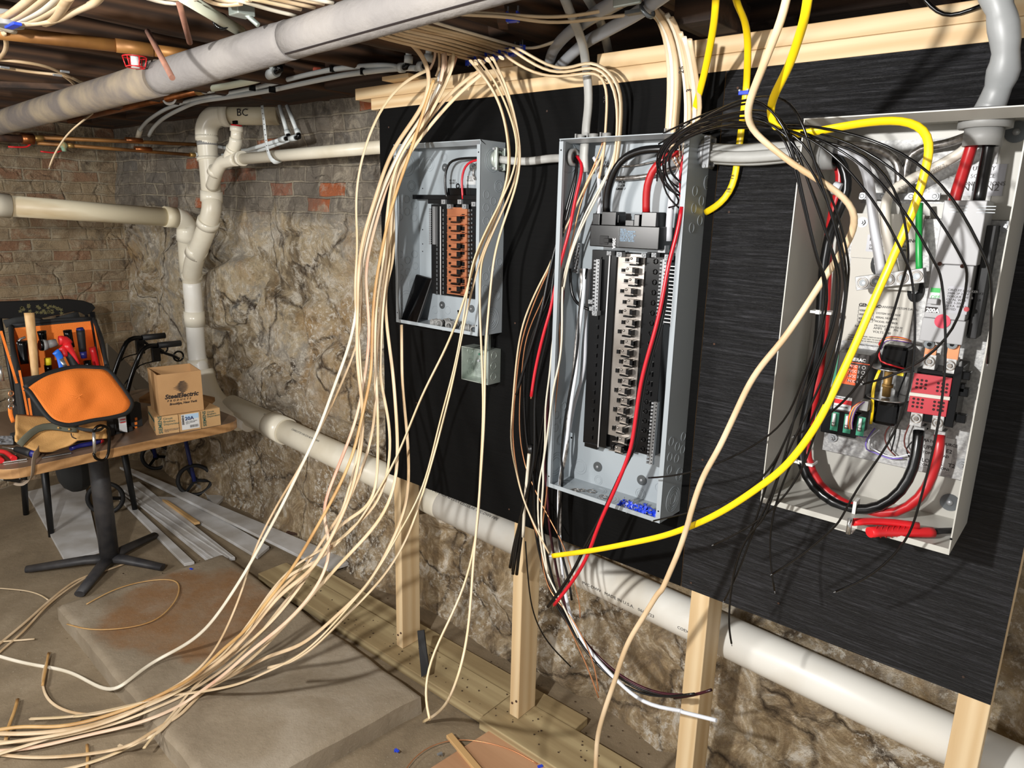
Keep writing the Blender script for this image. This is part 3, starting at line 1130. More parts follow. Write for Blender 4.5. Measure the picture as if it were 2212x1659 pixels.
# ---------------------------------------------------------------- small panel A
ax0, ax1, az0, az1 = -1.699, -1.349, ZF - .347, ZF + .18
A_ = thing('load_center', 'small grey open breaker panel with copper bus and a phone leaning inside', 'breaker panel', ((ax0 + ax1) / 2, D - .05, az0), 'open grey breaker panels')
enclosure(A_, ax0, ax1, az0, az1, .10, M['panel'], lip=(.02, .012), lt=.012)
c1 = lambda l: [(840 + p[0] / 7.9, 280 + p[1] / 7.9) + tuple(p[2:]) for p in l]
c2 = lambda l: [(840 + p[0] / 7.9, 480 + p[1] / 7.9) + tuple(p[2:]) for p in l]
c3 = lambda l: [(840 + p[0] / 7.9, 640 + p[1] / 7.9) + tuple(p[2:]) for p in l]
KO = .0108
knockouts(A_, M['panel'], 'x', ax1 + .0004,
          c1([(1660, 1110, KO), (1655, 1330, KO), (1780, 1220, KO), (1800, 1450, KO), (1900, 1300, KO), (1655, 1560, KO), (1870, 970, .016, .011), (1770, 530, .03, .024)])
          + c2([(1880, 680, KO), (1755, 800, KO), (1870, 920, KO), (1640, 930, KO), (1755, 1020, KO), (1640, 1140, KO), (1830, 1250, .0155, .011)])
          + c3([(1735, 390, .034, .026, .020, .0125)]))
knockouts(A_, M['panel'], 'x', ax0 + .0022,
          c1([(310, 1190, KO), (430, 1290, KO), (315, 1400, KO), (430, 1500, KO), (185, 1280, KO), (190, 1490, KO), (395, 965, .016, .011), (300, 600, .034, .026)])
          + c2([(440, 545, KO), (325, 650, KO), (450, 750, KO), (325, 850, KO), (200, 550, KO), (200, 770, KO), (200, 940, KO), (400, 1050, .0155, .011), (290, 1330, .03, .022)]))
yb = D - .0025
knockouts(A_, M['panel'], 'y', yb, c1([(690, 590, .0205, .014), (945, 475, .0125, .009)]) + c3([(790, 230, .012), (1000, 240, .012), (930, 480, .02)]))
for a, b in ((961.5, 362), (1021, 361), (955.5, 659), (1019, 667)):
    washer(A_, a, b, D - .0025, .0115)
m = MB()
q = P(990, 672, D - .003)
m.cyl(q, q - Vector((0, .0008, 0)), .0035, seg=12); m.box(q.x - .0017, q.x + .0017, q.y - .0008, q.y, q.z - .010, q.z)
for a, b in ((913, 496), (913, 527), (913, 543), (913, 407)):
    q = P(a, b, D - .003); m.cyl(q, q - Vector((0, .0006, 0)), .0018, seg=8)
m.build('mounting_holes', M['black_pl'], A_)
yA = D - .032
bs = thing('interior_assembly', None, None, (0, 0, 0)); bs.parent = None
bpy.data.objects.remove(bs)
m = MB()
pbox(m, (931.5, 442, 1026, 640), yA, D - .002)
base = m.build('bus_base', M['black_pl'], A_, bevel=.001)
m = MB(); pbox(m, (891, 421, 1029, 431), yA - .014, yA - .004); pbox(m, (924, 421, 1029, 441), yA - .010, yA)
pbox(m, (966, 406, 1016, 442), yA - .006, yA + .02); m.build('bus_bracket', M['black_pl'], A_, bevel=.001)
m = MB(); q = P(989, 402, yA - .004); m.ring(q, (0, 1, 0), .006, .002); m.build('mount_loop', M['black_pl'], A_)
m = MB(); pbox(m, (966, 448, 1008, 637), yA - .008, yA); m.build('copper_bus', M['copper'], A_)
m = MB(); mk = MB()
for i, yy in enumerate((465.4, 484.5, 503.9, 523.6, 542, 561, 580, 598.4, 616.7, 634.4)):
    pbox(m, (965, yy - .9, 994, yy + .7), yA - .03, yA - .007)
    pbox(m, (995, yy - .7, 1005.5, yy + .6), yA - .018, yA - .007)
    if i < 9:
        pbox(m, (975, yy + 3, 987, yy + 11), yA - .016, yA - .008)
        pbox(mk, (986, yy + 2, 994, yy + 13), yA - .017, yA - .008)
        pbox(mk, (973, yy + 13, 990, yy + 16), yA - .019, yA - .008)
        pbox(mk, (997, yy + (5 if i % 2 else -3), 1001.5, yy + (14 if i % 2 else 8)), yA - .012, yA - .008)
        pbox(mk, (969, yy + 5, 972, yy + 10), yA - .012, yA - .008)
m.build('bus_stabs', M['copper'], A_)
mk.build('stab_insulators', M['black_pl'], A_, bevel=.0006)
MB().cyl(P(951.5, 446, yA - .004), P(951.8, 637, yA - .004), .0017, seg=8).build('white_rod', M['txt_white'], A_)
m = MB()
for k in range(20):
    yy = 452 + k * 9.3
    pbox(m, (942.5, yy, 945, yy + 6), yA - .0012, yA, 0)
    pbox(m, (956, yy, 958.3, yy + 6), yA - .0012, yA, 0)
    pbox(m, (1011, yy, 1014, yy + 6), yA - .003, yA, 0)
    pbox(m, (1017.5, yy, 1020, yy + 4), yA - .003, yA, 0)
tag(m.build('rail_slots', M['steel_dark'], A_), kind='stuff')
m = MB(); pbox(m, (1006.8, 450, 1008.6, 640), yA - .004, yA); m.build('white_edge', M['txt_white'], A_)
m = MB()
pbox(m, (934, 446, 940, 528), yA - .010, yA)
a = P(929.5, 452, yA - .008); b_ = P(929.5, 526, yA - .008)
for k in range(17):
    q = a.lerp(b_, k / 16)
    m.cyl(q + Vector((.004, 0, 0)), q + Vector((-.0015, -.003, 0)), .0022, seg=8)
m.build('neutral_bar', M['zinc'], A_)
m = MB()
for px, py in ((957, 436), (992, 436), (1022, 441), (969, 446), (1002, 446)):
    pbox(m, (px - 4, py - 5, px + 4, py + 5), yA - .018, yA - .005)
    q = P(px, py, yA - .019); m.cyl(q, q - Vector((0, .002, 0)), .003, seg=10)
m.build('lug', M['zinc'], A_, bevel=.0006)
m = MB(); pbox(m, (1007, 380, 1027.5, 399), D - .0032, D - .0024); m.build('label', M['paper'], A_)
text_part('MAIN LUGS\nTORQUE 50\nLB IN  CU AL\nWIRE 2/0 MAX', 'label_print', M['ink_grey'], A_, P(1008, 383, D - .0034), .0042, lines=.9)
text_part('UL FILE\nGRND 2', 'stamped_print', M['ink_grey'], A_, P(971, 392, D - .003), .008, lines=.9)
cab([P(x, y, yA - .012) for x, y in ((966, 430), (963, 412), (961.5, 390), (964, 368), (972, 352), (985, 345), (1005, 342), (1040, 341))], .0035, 'black_feed_wire', M['wire_black'], parent=A_)
cab([P(x, y, yA - .012) for x, y in ((1000, 430), (998.5, 410), (998, 388), (1002, 368), (1010, 355), (1022, 348), (1040, 344))], .0033, 'red_feed_wire', M['wire_red'], parent=A_)
cab([P(x, y, D - .012) for x, y in ((1026, 388), (1022, 375), (1026, 362), (1040, 350))], .003, 'bare_ground_wire', M['strand'], parent=A_)
# cable clamp on the right wall
cc = PX(1073, 344, ax1 + .004)
ct = thing('cable_clamp', 'galvanised cable clamp on the right wall of the small breaker panel', 'connector', cc)
m = MB()
m.pipe_shell((ax1 + .002, cc.y, cc.z), (ax1 + .012, cc.y, cc.z), .025, .015)
m.build('clamp_ring', M['galv'], ct)
m = MB(); m.box(ax1 + .011, ax1 + .022, cc.y - .02, cc.y - .012, cc.z - .03, cc.z + .03)
m.box(ax1 + .011, ax1 + .022, cc.y + .012, cc.y + .02, cc.z - .03, cc.z + .03); m.build('clamp_bar', M['galv'], ct, bevel=.002)
for sz in (-.025, .025):
    MB().cyl((ax1 + .016, cc.y - .028, cc.z + sz), (ax1 + .016, cc.y + .03, cc.z + sz), .003, seg=8).build('screw', M['zinc'], ct)
cab([Vector((ax1 + .012, cc.y, cc.z)), P(1110, 348, cc.y), P(1150, 348, cc.y), P(1180, 343, cc.y), P(1199, 342, cc.y), Vector((-1.089, cc.y, P(1205, 342, cc.y).z))],
    .0105, 'service_cable', M['grey_cable'], 'short horizontal grey cable bridging the small panel and the middle panel', flat=.7)

# phone leaning inside
ph = thing('phone', 'black phone in a dark case leaning inside the small breaker panel', 'phone', P(885, 694, D - .07))
pa, pb_, pc = P(898, 591, D - .028), P(940, 596, D - .028), P(864, 692, D - .082)
xd = (pb_ - pa); hgt = (pc - pa)
xd = Vector((1, 0.15, 0)).normalized() * .071
hgt = (pc - pa)
xd = (xd - hgt * xd.dot(hgt) / hgt.length_squared)
nn = xd.cross(hgt).normalized()
if nn.y < 0: nn = -nn
m = MB().prism([pa, pa + xd, pa + xd + hgt, pa + hgt], nn * .011)
m.build('case', M['black_soft'], ph, bevel=.005)
i1 = .004 / xd.length; i2 = .004 / hgt.length
m = MB().prism([pa + xd * i1 + hgt * i2, pa + xd * (1 - i1) + hgt * i2, pa + xd * (1 - i1) + hgt * (1 - i2), pa + xd * i1 + hgt * (1 - i2)], -nn * .0006)
m.build('screen', mat('phone_glass', (6, 6, 7), .08), ph, bevel=.0)

# plastic connectors lying in panel A
pile = [(918, 700, 0), (933, 701, 1), (940, 699, .3), (958, 704, 1.2), (975, 703, .5), (993, 709, 1), (1008, 709, -.4), (1021, 712, .9), (966, 696, .2), (985, 700, .8)]
src = None
for i, (px, py, rz) in enumerate(pile):
    q = PZ(px, py, az0 + .0125)
    q.y = min(max(q.y, 1.47), 1.53)
    if src is None:
        src = thing('cable_connector', 'x', 'connector', (0, 0, 0), 'grey plastic connectors heaped in the small panel')
        m = MB(); m.pipe_shell((-.013, 0, 0), (.012, 0, 0), .0105, .0082, 18)
        for k in range(4):
            m.ring((-.010 + .004 * k, 0, 0), (1, 0, 0), .0108, .0009, 18)
        m.build('threaded_body', M['grey_pl'], src)
        MB().pipe_shell((.002, 0, 0), (.006, 0, 0), .0128, .010, 12).build('collar', M['grey_pl'], src)
        o = src
    else:
        o = src.copy(); col.objects.link(o)
        for ch in src.children:
            c = ch.copy(); col.objects.link(c); c.parent = o
    o.location = q
    o.rotation_euler = (0, 0, 1.2 + rz)
    names = ['leftmost, beside the phone', 'second from the left, opening to the front', 'third from the left', 'middle of the heap', 'right of the middle',
             'near the right end, opening to the front', 'under the crossing cable', 'rightmost in the corner', 'standing behind the middle ones', 'behind the right ones']
    o['label'] = 'grey connector in the small panel, ' + names[i]

# ---------------------------------------------------------------- junction box
jd = D - .054
jx0 = P(997, 782, jd).x; jx1 = P(1047, 785, jd).x; jz1 = P(1020, 752, jd).z; jz0 = P(1020, 824, jd).z
jx1 = jx0 + .108
J_ = thing('junction_box', 'small open galvanised steel junction box below the small breaker panel', 'junction box', ((jx0 + jx1) / 2, D - .03, jz0))
m = MB(); m.box(jx0, jx1, D - .0025, D - .0005, jz0, jz1); m.build('back_plate', M['galv'], J_)
for nm, bx in (('side_wall', (jx0, jx0 + .0016, jd, D - .0025, jz0, jz1)), ('side_wall', (jx1 - .0016, jx1, jd, D - .0025, jz0, jz1)),
               ('side_wall', (jx0 + .0016, jx1 - .0016, jd, D - .0025, jz0, jz0 + .0016)), ('side_wall', (jx0 + .0016, jx1 - .0016, jd, D - .0025, jz1 - .0016, jz1))):
    MB().box(*bx).build(nm, M['galv'], J_)
knockouts(J_, M['galv'], 'x', jx1 + .0003, c3([(1795, 1010, .011), (1785, 1190, .011), (1785, 1370, .011)]), .0009)
knockouts(J_, M['galv'], 'x', jx0 + .002, c3([(1385, 930, .011), (1385, 1110, .011), (1385, 1270, .011)]), .0009)
knockouts(J_, M['galv'], 'y', D - .003, c3([(1550, 1230, .015, .010)]), .0009)
MB().cyl(P(1035, 765, D - .003), P(1035, 765, D - .02), .003, seg=8).build('ground_screw', mat('green_screw', (16, 96, 70), .4), J_)
MB().cyl(P(1033, 779, D - .003), P(1033, 779, D - .008), .004, seg=8).build('mounting_screw', M['zinc'], J_)
MB().box(jx0 + .07, jx0 + .085, D - .03, D - .02, jz1, az0).build('box_bracket', M['galv'], J_)

# ---------------------------------------------------------------- main panel B
bx0, bx1, bz0, bz1 = -1.088, -.744, ZF - .724, ZF + .170
B_ = thing('load_center', 'tall grey open breaker panel with a 200 amp main breaker and tin plated bus', 'breaker panel', ((bx0 + bx1) / 2, D - .05, bz0), 'open grey breaker panels')
enclosure(B_, bx0, bx1, bz0, bz1, .10, M['panel'], lt=.006, lb=.011)
e4 = lambda l: [(1180 + p[0] / 6.144, 240 + p[1] / 6.144) + tuple(p[2:]) for p in l]
e5 = lambda l: [(1180 + p[0] / 6.144, 450 + p[1] / 6.144) + tuple(p[2:]) for p in l]
e6 = lambda l: [(1180 + p[0] / 6.144, 700 + p[1] / 6.144) + tuple(p[2:]) for p in l]
e7 = lambda l: [(1180 + p[0] / 6.144, 930 + p[1] / 6.144) + tuple(p[2:]) for p in l]
knockouts(B_, M['panel'], 'x', bx1 + .0004,
          e4([(2135, 950, .015, .011), (1975, 1060, KO), (2060, 1190, KO), (1960, 1290, KO), (2040, 1450, KO), (1930, 1550, KO)])
          + e7([(1660, 145, KO), (1740, 210, KO), (1820, 80, KO), (1640, 350, KO), (1730, 370, KO), (1810, 250, KO), (1635, 520, KO), (1765, 580, .016, .011), (1680, 910, .033, .027, .021, .013)]))
knockouts(B_, M['panel'], 'x', bx0 + .0022, e7([(190, 120, .015, .011), (130, 450, .033, .026, .019)]) + e6([(230, 1090, KO), (140, 1210, KO), (220, 1280, KO), (130, 1380, KO)])
          + e4([(300, 620, .036)]))
knockouts(B_, M['panel'], 'y', D - .0025, e7([(445, 480, .0215, .015), (690, 660, .0125, .0085), (1250, 840, .0145, .0095), (1500, 760, .012)]))
knockouts(B_, M['panel'], 'z', bz0 + .002, e7([(270, 680, .014, .009), (150, 700, .02), (700, 800, .02, .014), (820, 905, .028, .020)]))
for a, b in ((1291.5, 1008), (1386.5, 1037)):
    washer(B_, a, b, D - .0025, .0135)
m = MB()
for px, py in e7([(955, 625), (335, 95)]) + e6([(360, 945)]):
    q = P(px, py, D - .0027); m.cyl(q, q - Vector((0, .0006, 0)), .0028, seg=8)
m.build('mounting_holes', M['black_pl'], B_)
yB = D - .034
m = MB(); pbox(m, (1269, 540, 1321, 965), yB - .006, D - .002)
pbox(m, (1383, 545, 1428, 985), yB - .002, D - .002)
pbox(m, (1320, 545, 1384, 975), yB + .004, D - .002)
pbox(m, (1262, 958, 1290, 968), yB - .01, yB)
m.build('bus_base', M['black_pl'], B_, bevel=.0012)
m = MB(); pbox(m, (1324, 548, 1381, 948), yB - .001, yB + .004); m.build('tin_bus', M['tin'], B_)
fys = [569, 592, 614.5, 637, 660, 682, 704, 725, 747, 769, 789, 810, 831, 852, 873, 894, 913, 934.5, 956.5, 977]
m = MB(); mk = MB(); ms = MB()
for i, yy in enumerate(fys):
    # x of the bus centre leans with height in the picture; solve it from a vertical line
    cxw = P(1352, 760, yB - .02).x
    zz = P(1352 - (yy - 760) * .083, yy, yB - .02).z
    off = -.007 if i % 2 else .002
    xa = cxw + off
    y0_ = yB - .001

    def fin(u, v, xa=xa, zz=zz, i=i):
        return Vector((xa - .022 + .044 * u, y0_ - .026 * v, zz + .0012 * math.sin(3.1 * u) + .003 * v))
    fb = MB()
    top_ = [fin(u / 6, v) for v in (0, 1) for u in range(7)]
    bot_ = [p - Vector((0, 0, .0016)) for p in top_]
    fs = [(k, k + 1, k + 8, k + 7) for k in range(6)] + [(14 + k, 14 + k + 7, 14 + k + 8, 14 + k + 1) for k in range(6)]
    fs += [(7 + k, 8 + k, 22 + k, 21 + k) for k in range(6)] + [(0, 7, 21, 14), (6, 20, 27, 13)]
    m.add(top_ + bot_, fs)
    m.box(xa - .009, xa + .009, y0_ - .017, y0_, zz + .001, zz + .015)
    m.sphere((xa - .004, y0_ - .018, zz + .011), .003, sc=(1.2, .6, 1))
    mk.box(xa + .010, xa + .018, y0_ - .019, y0_, zz - .002, zz + .014)
    mk.box(xa - .012, xa + .012, y0_ - .012, y0_, zz - .006, zz - .002)
    mk.box(xa - .027, xa - .020, y0_ - .008, y0_, zz - .001, zz + .010)
    if i % 2 == 0:
        ms.box(cxw + .027, cxw + .034, y0_ - .0012, y0_, zz - .018, zz - .004)
m.build('bus_stabs', M['tin'], B_)
mk.build('stab_insulators', M['black_pl'], B_, bevel=.0008)
ms.build('bus_slots', M['black_pl'], B_)
m = MB(); m2 = MB()
xr0 = P(1404, 760, yB).x; xr1 = P(1303 - 13, 760, yB).x
z_a, z_b = P(1404, 560, yB).z, P(1404, 990, yB).z
for k in range(20):
    zz = z_a + (z_b - z_a) * k / 20
    m.ring((xr0, yB - .003, zz - .004), (0, 1, 0), .0055, .0012, 10, flat=2)
    m.box(xr0 + .009, xr0 + .013, yB - .006, yB - .002, zz - .012, zz)
    m.box(xr1 - .004, xr1 + .004, yB - .009, yB - .005, zz - .012, zz - .002)
    m2.box(xr1 - .012, xr1 - .010, yB - .0075, yB - .006, zz - .012, zz)
tag(m.build('rail_hooks', M['black_pl'], B_), kind='stuff')
MB().cyl(P(1318, 545, yB - .008), P(1292, 966, yB - .008), .0019, seg=8).build('white_rod', M['txt_white'], B_)
# terminal bars


def term_bar(name, pa, pb2, y, n, wid=.010, r=.003, side=-1, mt='zinc'):
    a, b2 = P(*pa, y), P(*pb2, y)
    m = MB()
    m.bar(a, b2, wid, .010, up=(0, 1, 0))
    for k in range(n):
        q = a.lerp(b2, (k + .5) / n)
        m.cyl(q + Vector((side * wid * .3, 0, 0)), q + Vector((side * wid * 1.1, -.006, 0)), r, seg=8)
        m.cyl(q + Vector((-side * wid * .2, -.0052, 0)), q + Vector((-side * wid * .2, -.0056, 0)), r * .6, seg=6, mi=1)
    m.build(name, [M[mt], M['black_pl']], B_)


term_bar('neutral_bar', (1294, 560), (1289, 680), yB - .014, 16)
term_bar('ground_bar', (1252, 525), (1247, 590), D - .02, 9)
term_bar('ground_bar', (1438, 560), (1428, 700), yB - .012, 18)
term_bar('ground_bar', (1419, 868), (1407, 1003), yB - .012, 18)
m = MB()
for k in range(16):
    q = P(1434 - k * .62 + 2, 574 + k * 8, yB - .014)
    m.box(q.x, q.x + .030, q.y - .004, q.y - .001, q.z - .001, q.z + .001)
    if k % 2 == 0: m.box(q.x + .028, q.x + .0305, q.y - .004, q.y, q.z - .0145, q.z)
m.build('bar_comb', M['txt_white'], B_)
for px, py, s in ((1284, 677, 5), (1277, 667, 4.5), (1275, 652, 4.5), (1337, 550, 5.5), (1390, 552, 5), (1429, 538, 8), (1441, 556, 6), (1412, 551, 5), (1315, 547, 4.5)):
    m = MB(); pbox(m, (px - s, py - s, px + s, py + s), yB - .024, yB - .005)
    q = P(px, py, yB - .0245); m.ring(q, (0, 1, 0), .0036, .0012, 14); m.cyl(q, q - Vector((0, .001, 0)), .002, seg=6)
    m.build('lug', M['zinc'], B_, bevel=.0008)
# main breaker
bk = MB(); pbox(bk, (1274, 487, 1424, 536), yB - .052, yB + .01)
br = bk.build('main_breaker', M['black_pl'], B_, bevel=.002)
m = MB(); pbox(m, (1280, 461, 1295, 492), yB - .040, yB); pbox(m, (1299, 457, 1330, 490), yB - .044, yB); pbox(m, (1330, 463, 1336, 482), yB - .035, yB)
pbox(m, (1369, 463, 1381, 494), yB - .040, yB); pbox(m, (1385, 458, 1418, 493), yB - .044, yB); pbox(m, (1350, 475, 1369, 490), yB - .03, yB)
m.build('breaker_lug_cover', M['black_pl'], br, bevel=.0015)
m = MB(); pbox(m, (1295, 509, 1313, 528), yB - .054, yB - .051); pbox(m, (1304, 515, 1314, 524), yB - .064, yB - .051); m.build('breaker_toggle', M['black_soft'], br, bevel=.001)
text_part('200A', 'rating_print', M['txt_white'], br, P(1324, 514, yB - .0525), .0115, (0, 0, -1), (1, 0, 0), bold=.0003)
rnd = random.Random(3)
lines_ = '\n'.join(''.join(rnd.choice('|lIi1LTHE:. ') for _ in range(22)) for _ in range(7))
text_part('SER EQ\nCIRCUIT BREAKER\nTYPE QN2 200A\nTORQUE 250 LB IN\nCU AL 75C WIRE\nISSUE NO B 1022\n120/240 V 22K AIC', 'rating_label', M['paper_blue'], br, P(1340, 497, yB - .0525), .0050, (1, 0, 0), (0, 0, 1), lines=.85)
q0 = yB - .0528
MB().box(P(1336.5, 510, q0).x - .0006, P(1336.5, 510, q0).x, q0, q0 + .002, P(1336, 534, q0).z, P(1336, 489, q0).z).build('seam', M['steel_dark'], br)
text_part('TYPE-A\n   1 x 50\nGRND 7', 'stamped_print', M['ink'], B_, P(1331, 396, D - .003), .0075, lines=1.05)
# thick feeders inside B
cab([P(x, y, yy) for x, y, yy in ((1310, 462, yB - .02), (1311, 430, yB - .024), (1318, 395, yB - .03), (1332, 362, yB - .035), (1352, 340, yB - .035), (1385, 326, yB - .03), (1430, 322, yB - .02), (1480, 324, yB - .005))],
    .0095, 'black_feeder', M['wire_black'], parent=B_)
cab([P(x, y, yy) for x, y, yy in ((1396, 461, yB - .02), (1396, 430, yB - .024), (1399, 400, yB - .028), (1409, 372, yB - .03), (1426, 350, yB - .028), (1450, 335, yB - .02), (1482, 328, yB))],
    .0092, 'red_feeder', M['cable_red'], parent=B_)
cab([P(x, y, yy) for x, y, yy in ((1444, 520, yB - .01), (1446, 480, yB - .014), (1450, 440, yB - .018), (1456, 405, yB - .02), (1468, 370, yB - .016), (1484, 340, yB))],
    .0082, 'white_feeder', M['cable_white'], parent=B_)
cab([P(x, y, D - .016) for x, y in ((1300, 384), (1330, 386), (1370, 384), (1410, 378), (1450, 366), (1485, 358))], .0062, 'bare_ground_feeder', M['strand'], parent=B_)
cab([P(x, y, D - .012) for x, y in ((1280, 355), (1320, 360), (1370, 358), (1410, 350), (1440, 346))], .0025, 'bare_ground_wire', M['strand'], parent=B_)
cab([P(x, y, D - .03) for x, y in ((1283, 340), (1292, 360), (1294, 400), (1295, 440), (1292, 480))], .005, 'white_feeder', M['cable_white'], parent=B_)
# lower-left bushing in left wall
lc = PX(1236, 340, bx0 + .006)
m = MB(); m.pipe_shell((bx0 + .002, lc.y, lc.z), (bx0 + .016, lc.y, lc.z), .021, .0145, 26); m.ring((bx0 + .014, lc.y, lc.z), (1, 0, 0), .0195, .002)
m.build('cable_bushing', M['grey_pl'], B_)
# blue staples pile
st0 = None
sp = []
rnd = random.Random(11)
for i in range(46):
    px = 1340 + rnd.random() * 76
    py = 1083 + rnd.random() * 24 + (px - 1340) * .20
    sp.append((px, py))
wh = ['left tip of the pile', 'left part of the pile', 'left middle of the pile', 'middle of the pile', 'right middle of the pile', 'right part of the pile', 'right end against the wall']
for i, (px, py) in enumerate(sp):
    if st0 is None:
        st0 = thing('cable_staple', 'x', 'cable staple', (0, 0, 0), 'blue cable staples heaped in the tall panel')
        MB().box(-.0075, .0075, -.004, .004, -.0015, .0015).box(-.0075, -.0045, -.004, .004, -.005, -.0015).box(.0045, .0075, -.004, .004, -.005, -.0015).build('saddle', M['blue'], st0)
        MB().cyl((-.006, 0, .003), (-.006, 0, -.014), .0008, seg=6).cyl((.006, 0, .003), (.006, 0, -.014), .0008, seg=6).build('nails', M['zinc'], st0)
        o = st0
    else:
        o = st0.copy(); col.objects.link(o)
        for ch in st0.children:
            c = ch.copy(); col.objects.link(c); c.parent = o
    zz = bz0 + .007 + rnd.random() * .014
    q = PZ(px, py, zz)
    q.y = min(max(q.y, D - .09), D - .014); q.x = min(q.x, bx1 - .016)
    o.location = q
    o.rotation_euler = (rnd.uniform(0, 6.2), rnd.uniform(0, 6.2), rnd.uniform(0, 6.2))
    o['label'] = 'blue cable staple heaped on the floor of the tall open breaker panel'
# loose knock-out rings
for i, (px, py, r) in enumerate(e7([(400, 790, .0115), (370, 800, .010), (600, 805, .012), (760, 880, .0105), (480, 790, .008)])):
    q = PZ(px, py, bz0 + .0035 + .001 * i)
    m = MB(); m.ring((q.x, q.y, q.z), (.15 * (i % 2), .1, 1), r, .0012, 24); 
    o = m.build('knockout_ring', M['tin'])
    tag(o, 'loose round metal knockout ring on the tall panel floor, ' + ['leftmost of the double pair', 'crossed over its left neighbour', 'lying flat in the middle', 'rightmost near the blue staples', 'small one behind the pair'][i], 'knockout ring', 'loose knockout rings')
# top connectors of B
for i, (px, py, r) in enumerate(((1257, 272, .010), (1284, 271, .012), (1312, 271, .011), (1455, 262, .013), (1489, 259, .013), (1506, 258, .013))):
    q = P(px, py, D - .045)
    t = thing('cable_connector', 'grey cable connector on the tall panel, ' + ['leftmost by the thick grey cable', 'second from the left', 'third, holding cream cables', 'fourth, left of the right hand cream bundle', 'fifth, inside the cream bundle', 'rightmost below the yellow cable'][i],
              'connector', (q.x, q.y, bz1), 'grey connectors on the tall panel')
    MB().cyl((q.x, q.y, bz1), (q.x, q.y, bz1 + .014), r, seg=20).build('body', M['grey_pl'], t, bevel=.001)
    MB().box(q.x - r - .005, q.x - r - .001, q.y - .008, q.y + .004, bz1, bz1 + .016).build('clip', M['grey_pl'], t, bevel=.001)
# clamp between B and C
cc = PX(1524, 330, bx1 + .004)
ct = thing('cable_clamp', 'bright steel cable clamp on the right wall of the tall breaker panel', 'connector', cc)
m = MB(); m.pipe_shell((bx1 + .001, cc.y, cc.z), (bx1 + .012, cc.y, cc.z), .031, .022); m.build('clamp_ring', M['zinc'], ct)
m = MB(); m.box(bx1 + .011, bx1 + .026, cc.y - .028, cc.y - .022, cc.z - .034, cc.z + .034); m.box(bx1 + .011, bx1 + .026, cc.y + .0, cc.y + .006, cc.z - .03, cc.z + .03)
m.build('clamp_bar', M['zinc'], ct, bevel=.002)
for sz in (-.03, .03):
    MB().cyl((bx1 + .018, cc.y - .033, cc.z + sz), (bx1 + .018, cc.y + .01, cc.z + sz), .004, seg=8).build('screw', M['zinc'], ct)
for k, (dy, dz_, r, n) in enumerate(((-.004, .010, .012, 'upper'), (-.012, -.006, .012, 'lower front'), (.006, -.012, .011, 'lower rear'))):
    a = Vector((bx1 + .004, cc.y + dy, cc.z + dz_)); e = Vector((-.478, cc.y + dy - .03, P(1750, 322, cc.y - .03).z + dz_ * .6))
    mid = a.lerp(e, .5) - Vector((0, 0, .006 - dz_ * .2))
    cab([a, a.lerp(e, .25) - Vector((0, 0, .006)), mid, e], r, 'service_cable', M['grey_cable'], n + ' grey cable joining the tall panel and the transfer switch', flat=.62, group='grey feeder cables')

# ---------------------------------------------------------------- transfer switch C
cx0, cx1, cz0, cz1 = -.482, -.146, ZF - .566, ZF + .172
C_ = thing('transfer_switch', 'large beige open transfer switch enclosure at the right full of cables and a grey breaker', 'transfer switch', ((cx0 + cx1) / 2, D - .09, cz0))
enclosure(C_, cx0, cx1, cz0, cz1, .18, M['panel_c'], fl=.0022, fr=.0022, lt=.006, lb=.011, lip=(.05, .012))
yC = D - .0025
yP = D - .022
# mounting plate
m = MB()
lft = P(1812, 700, yP).x; zt_ = P(1930, 470, yP).z; zb_ = P(1940, 1008, yP).z; rgt = cx1 - .006
m.box(lft, rgt, yP, yP + .003, zb_, zt_)
m.box(lft, rgt, yP, D - .003, zt_ - .002, zt_)
o = m.build('mounting_plate', M['alu_grain'], C_, bevel=.0008)
m = MB(); pbox(m, (1842, 462, 1990, 560), yP - .004, yP); pbox(m, (1826, 560, 1975, 745), yP - .004, yP); m.build('data_plate', M['paper_beige'], C_)
m = MB(); pbox(m, (1868, 300, 2150, 440), D - .004, D - .003); m.build('back_liner', M['alu_grain'], C_)
for px, py in ((1864, 480), (2174, 490), (1799, 944), (2080, 1002)):
    q = P(px, py, yP - .002)
    m = MB(); m.cyl(q, q - Vector((0, .003, 0)), .010, seg=20); m.cyl(q, q - Vector((0, .009, 0)), .0058, seg=6); m.cyl(q, q - Vector((0, .014, 0)), .003, seg=10)
    m.build('mounting_bolt', M['zinc'], C_)
washer(C_, 2052, 1085, D - .0025, .017)
washer(C_, 2196, 285, D - .0025, .018)
T = lambda body, px, py, y, s, mt='ink', **k: text_part(body, 'print', M[mt], C_, P(px, py, y), s, **k)
T('GENERAC', 1855, 661, yP - .0045, .0088, 'ink', bold=.0003)
T('TRANSFER SYSTEM DATA', 1897, 664, yP - .0045, .0060, 'ink_grey')
T('SYSTEM VOLTAGE\nSERIAL NUMBER\nMODEL NUMBER\nPRODUCTION DATE', 1892, 678, yP - .0045, .0054, 'ink_grey', lines=1.5)
T('120/240\n3018414\nRXSW200A3\n2024/11', 1857, 672, yP - .0045, .0055, 'ink_grey', lines=1.45)
T('RATING      AMPS  200    PH  1\n                   VOLTS  240', 1846, 706, yP - .0045, .0065, 'ink_grey', lines=1.1)
T('COUNTRY OF ORIGIN  SWITCH NOT RATED TO SERVE\nCONTINUOUS LOAD NOT TO EXCEED 80% OF BREAKER\nSUITABLE FOR USE AS SERVICE EQUIPMENT', 1832, 724, yP - .0045, .0036, 'ink_grey', lines=1.25)
T('GENERAC POWER SYSTEMS INC', 1846, 744, yP - .0045, .0042, 'ink_grey')
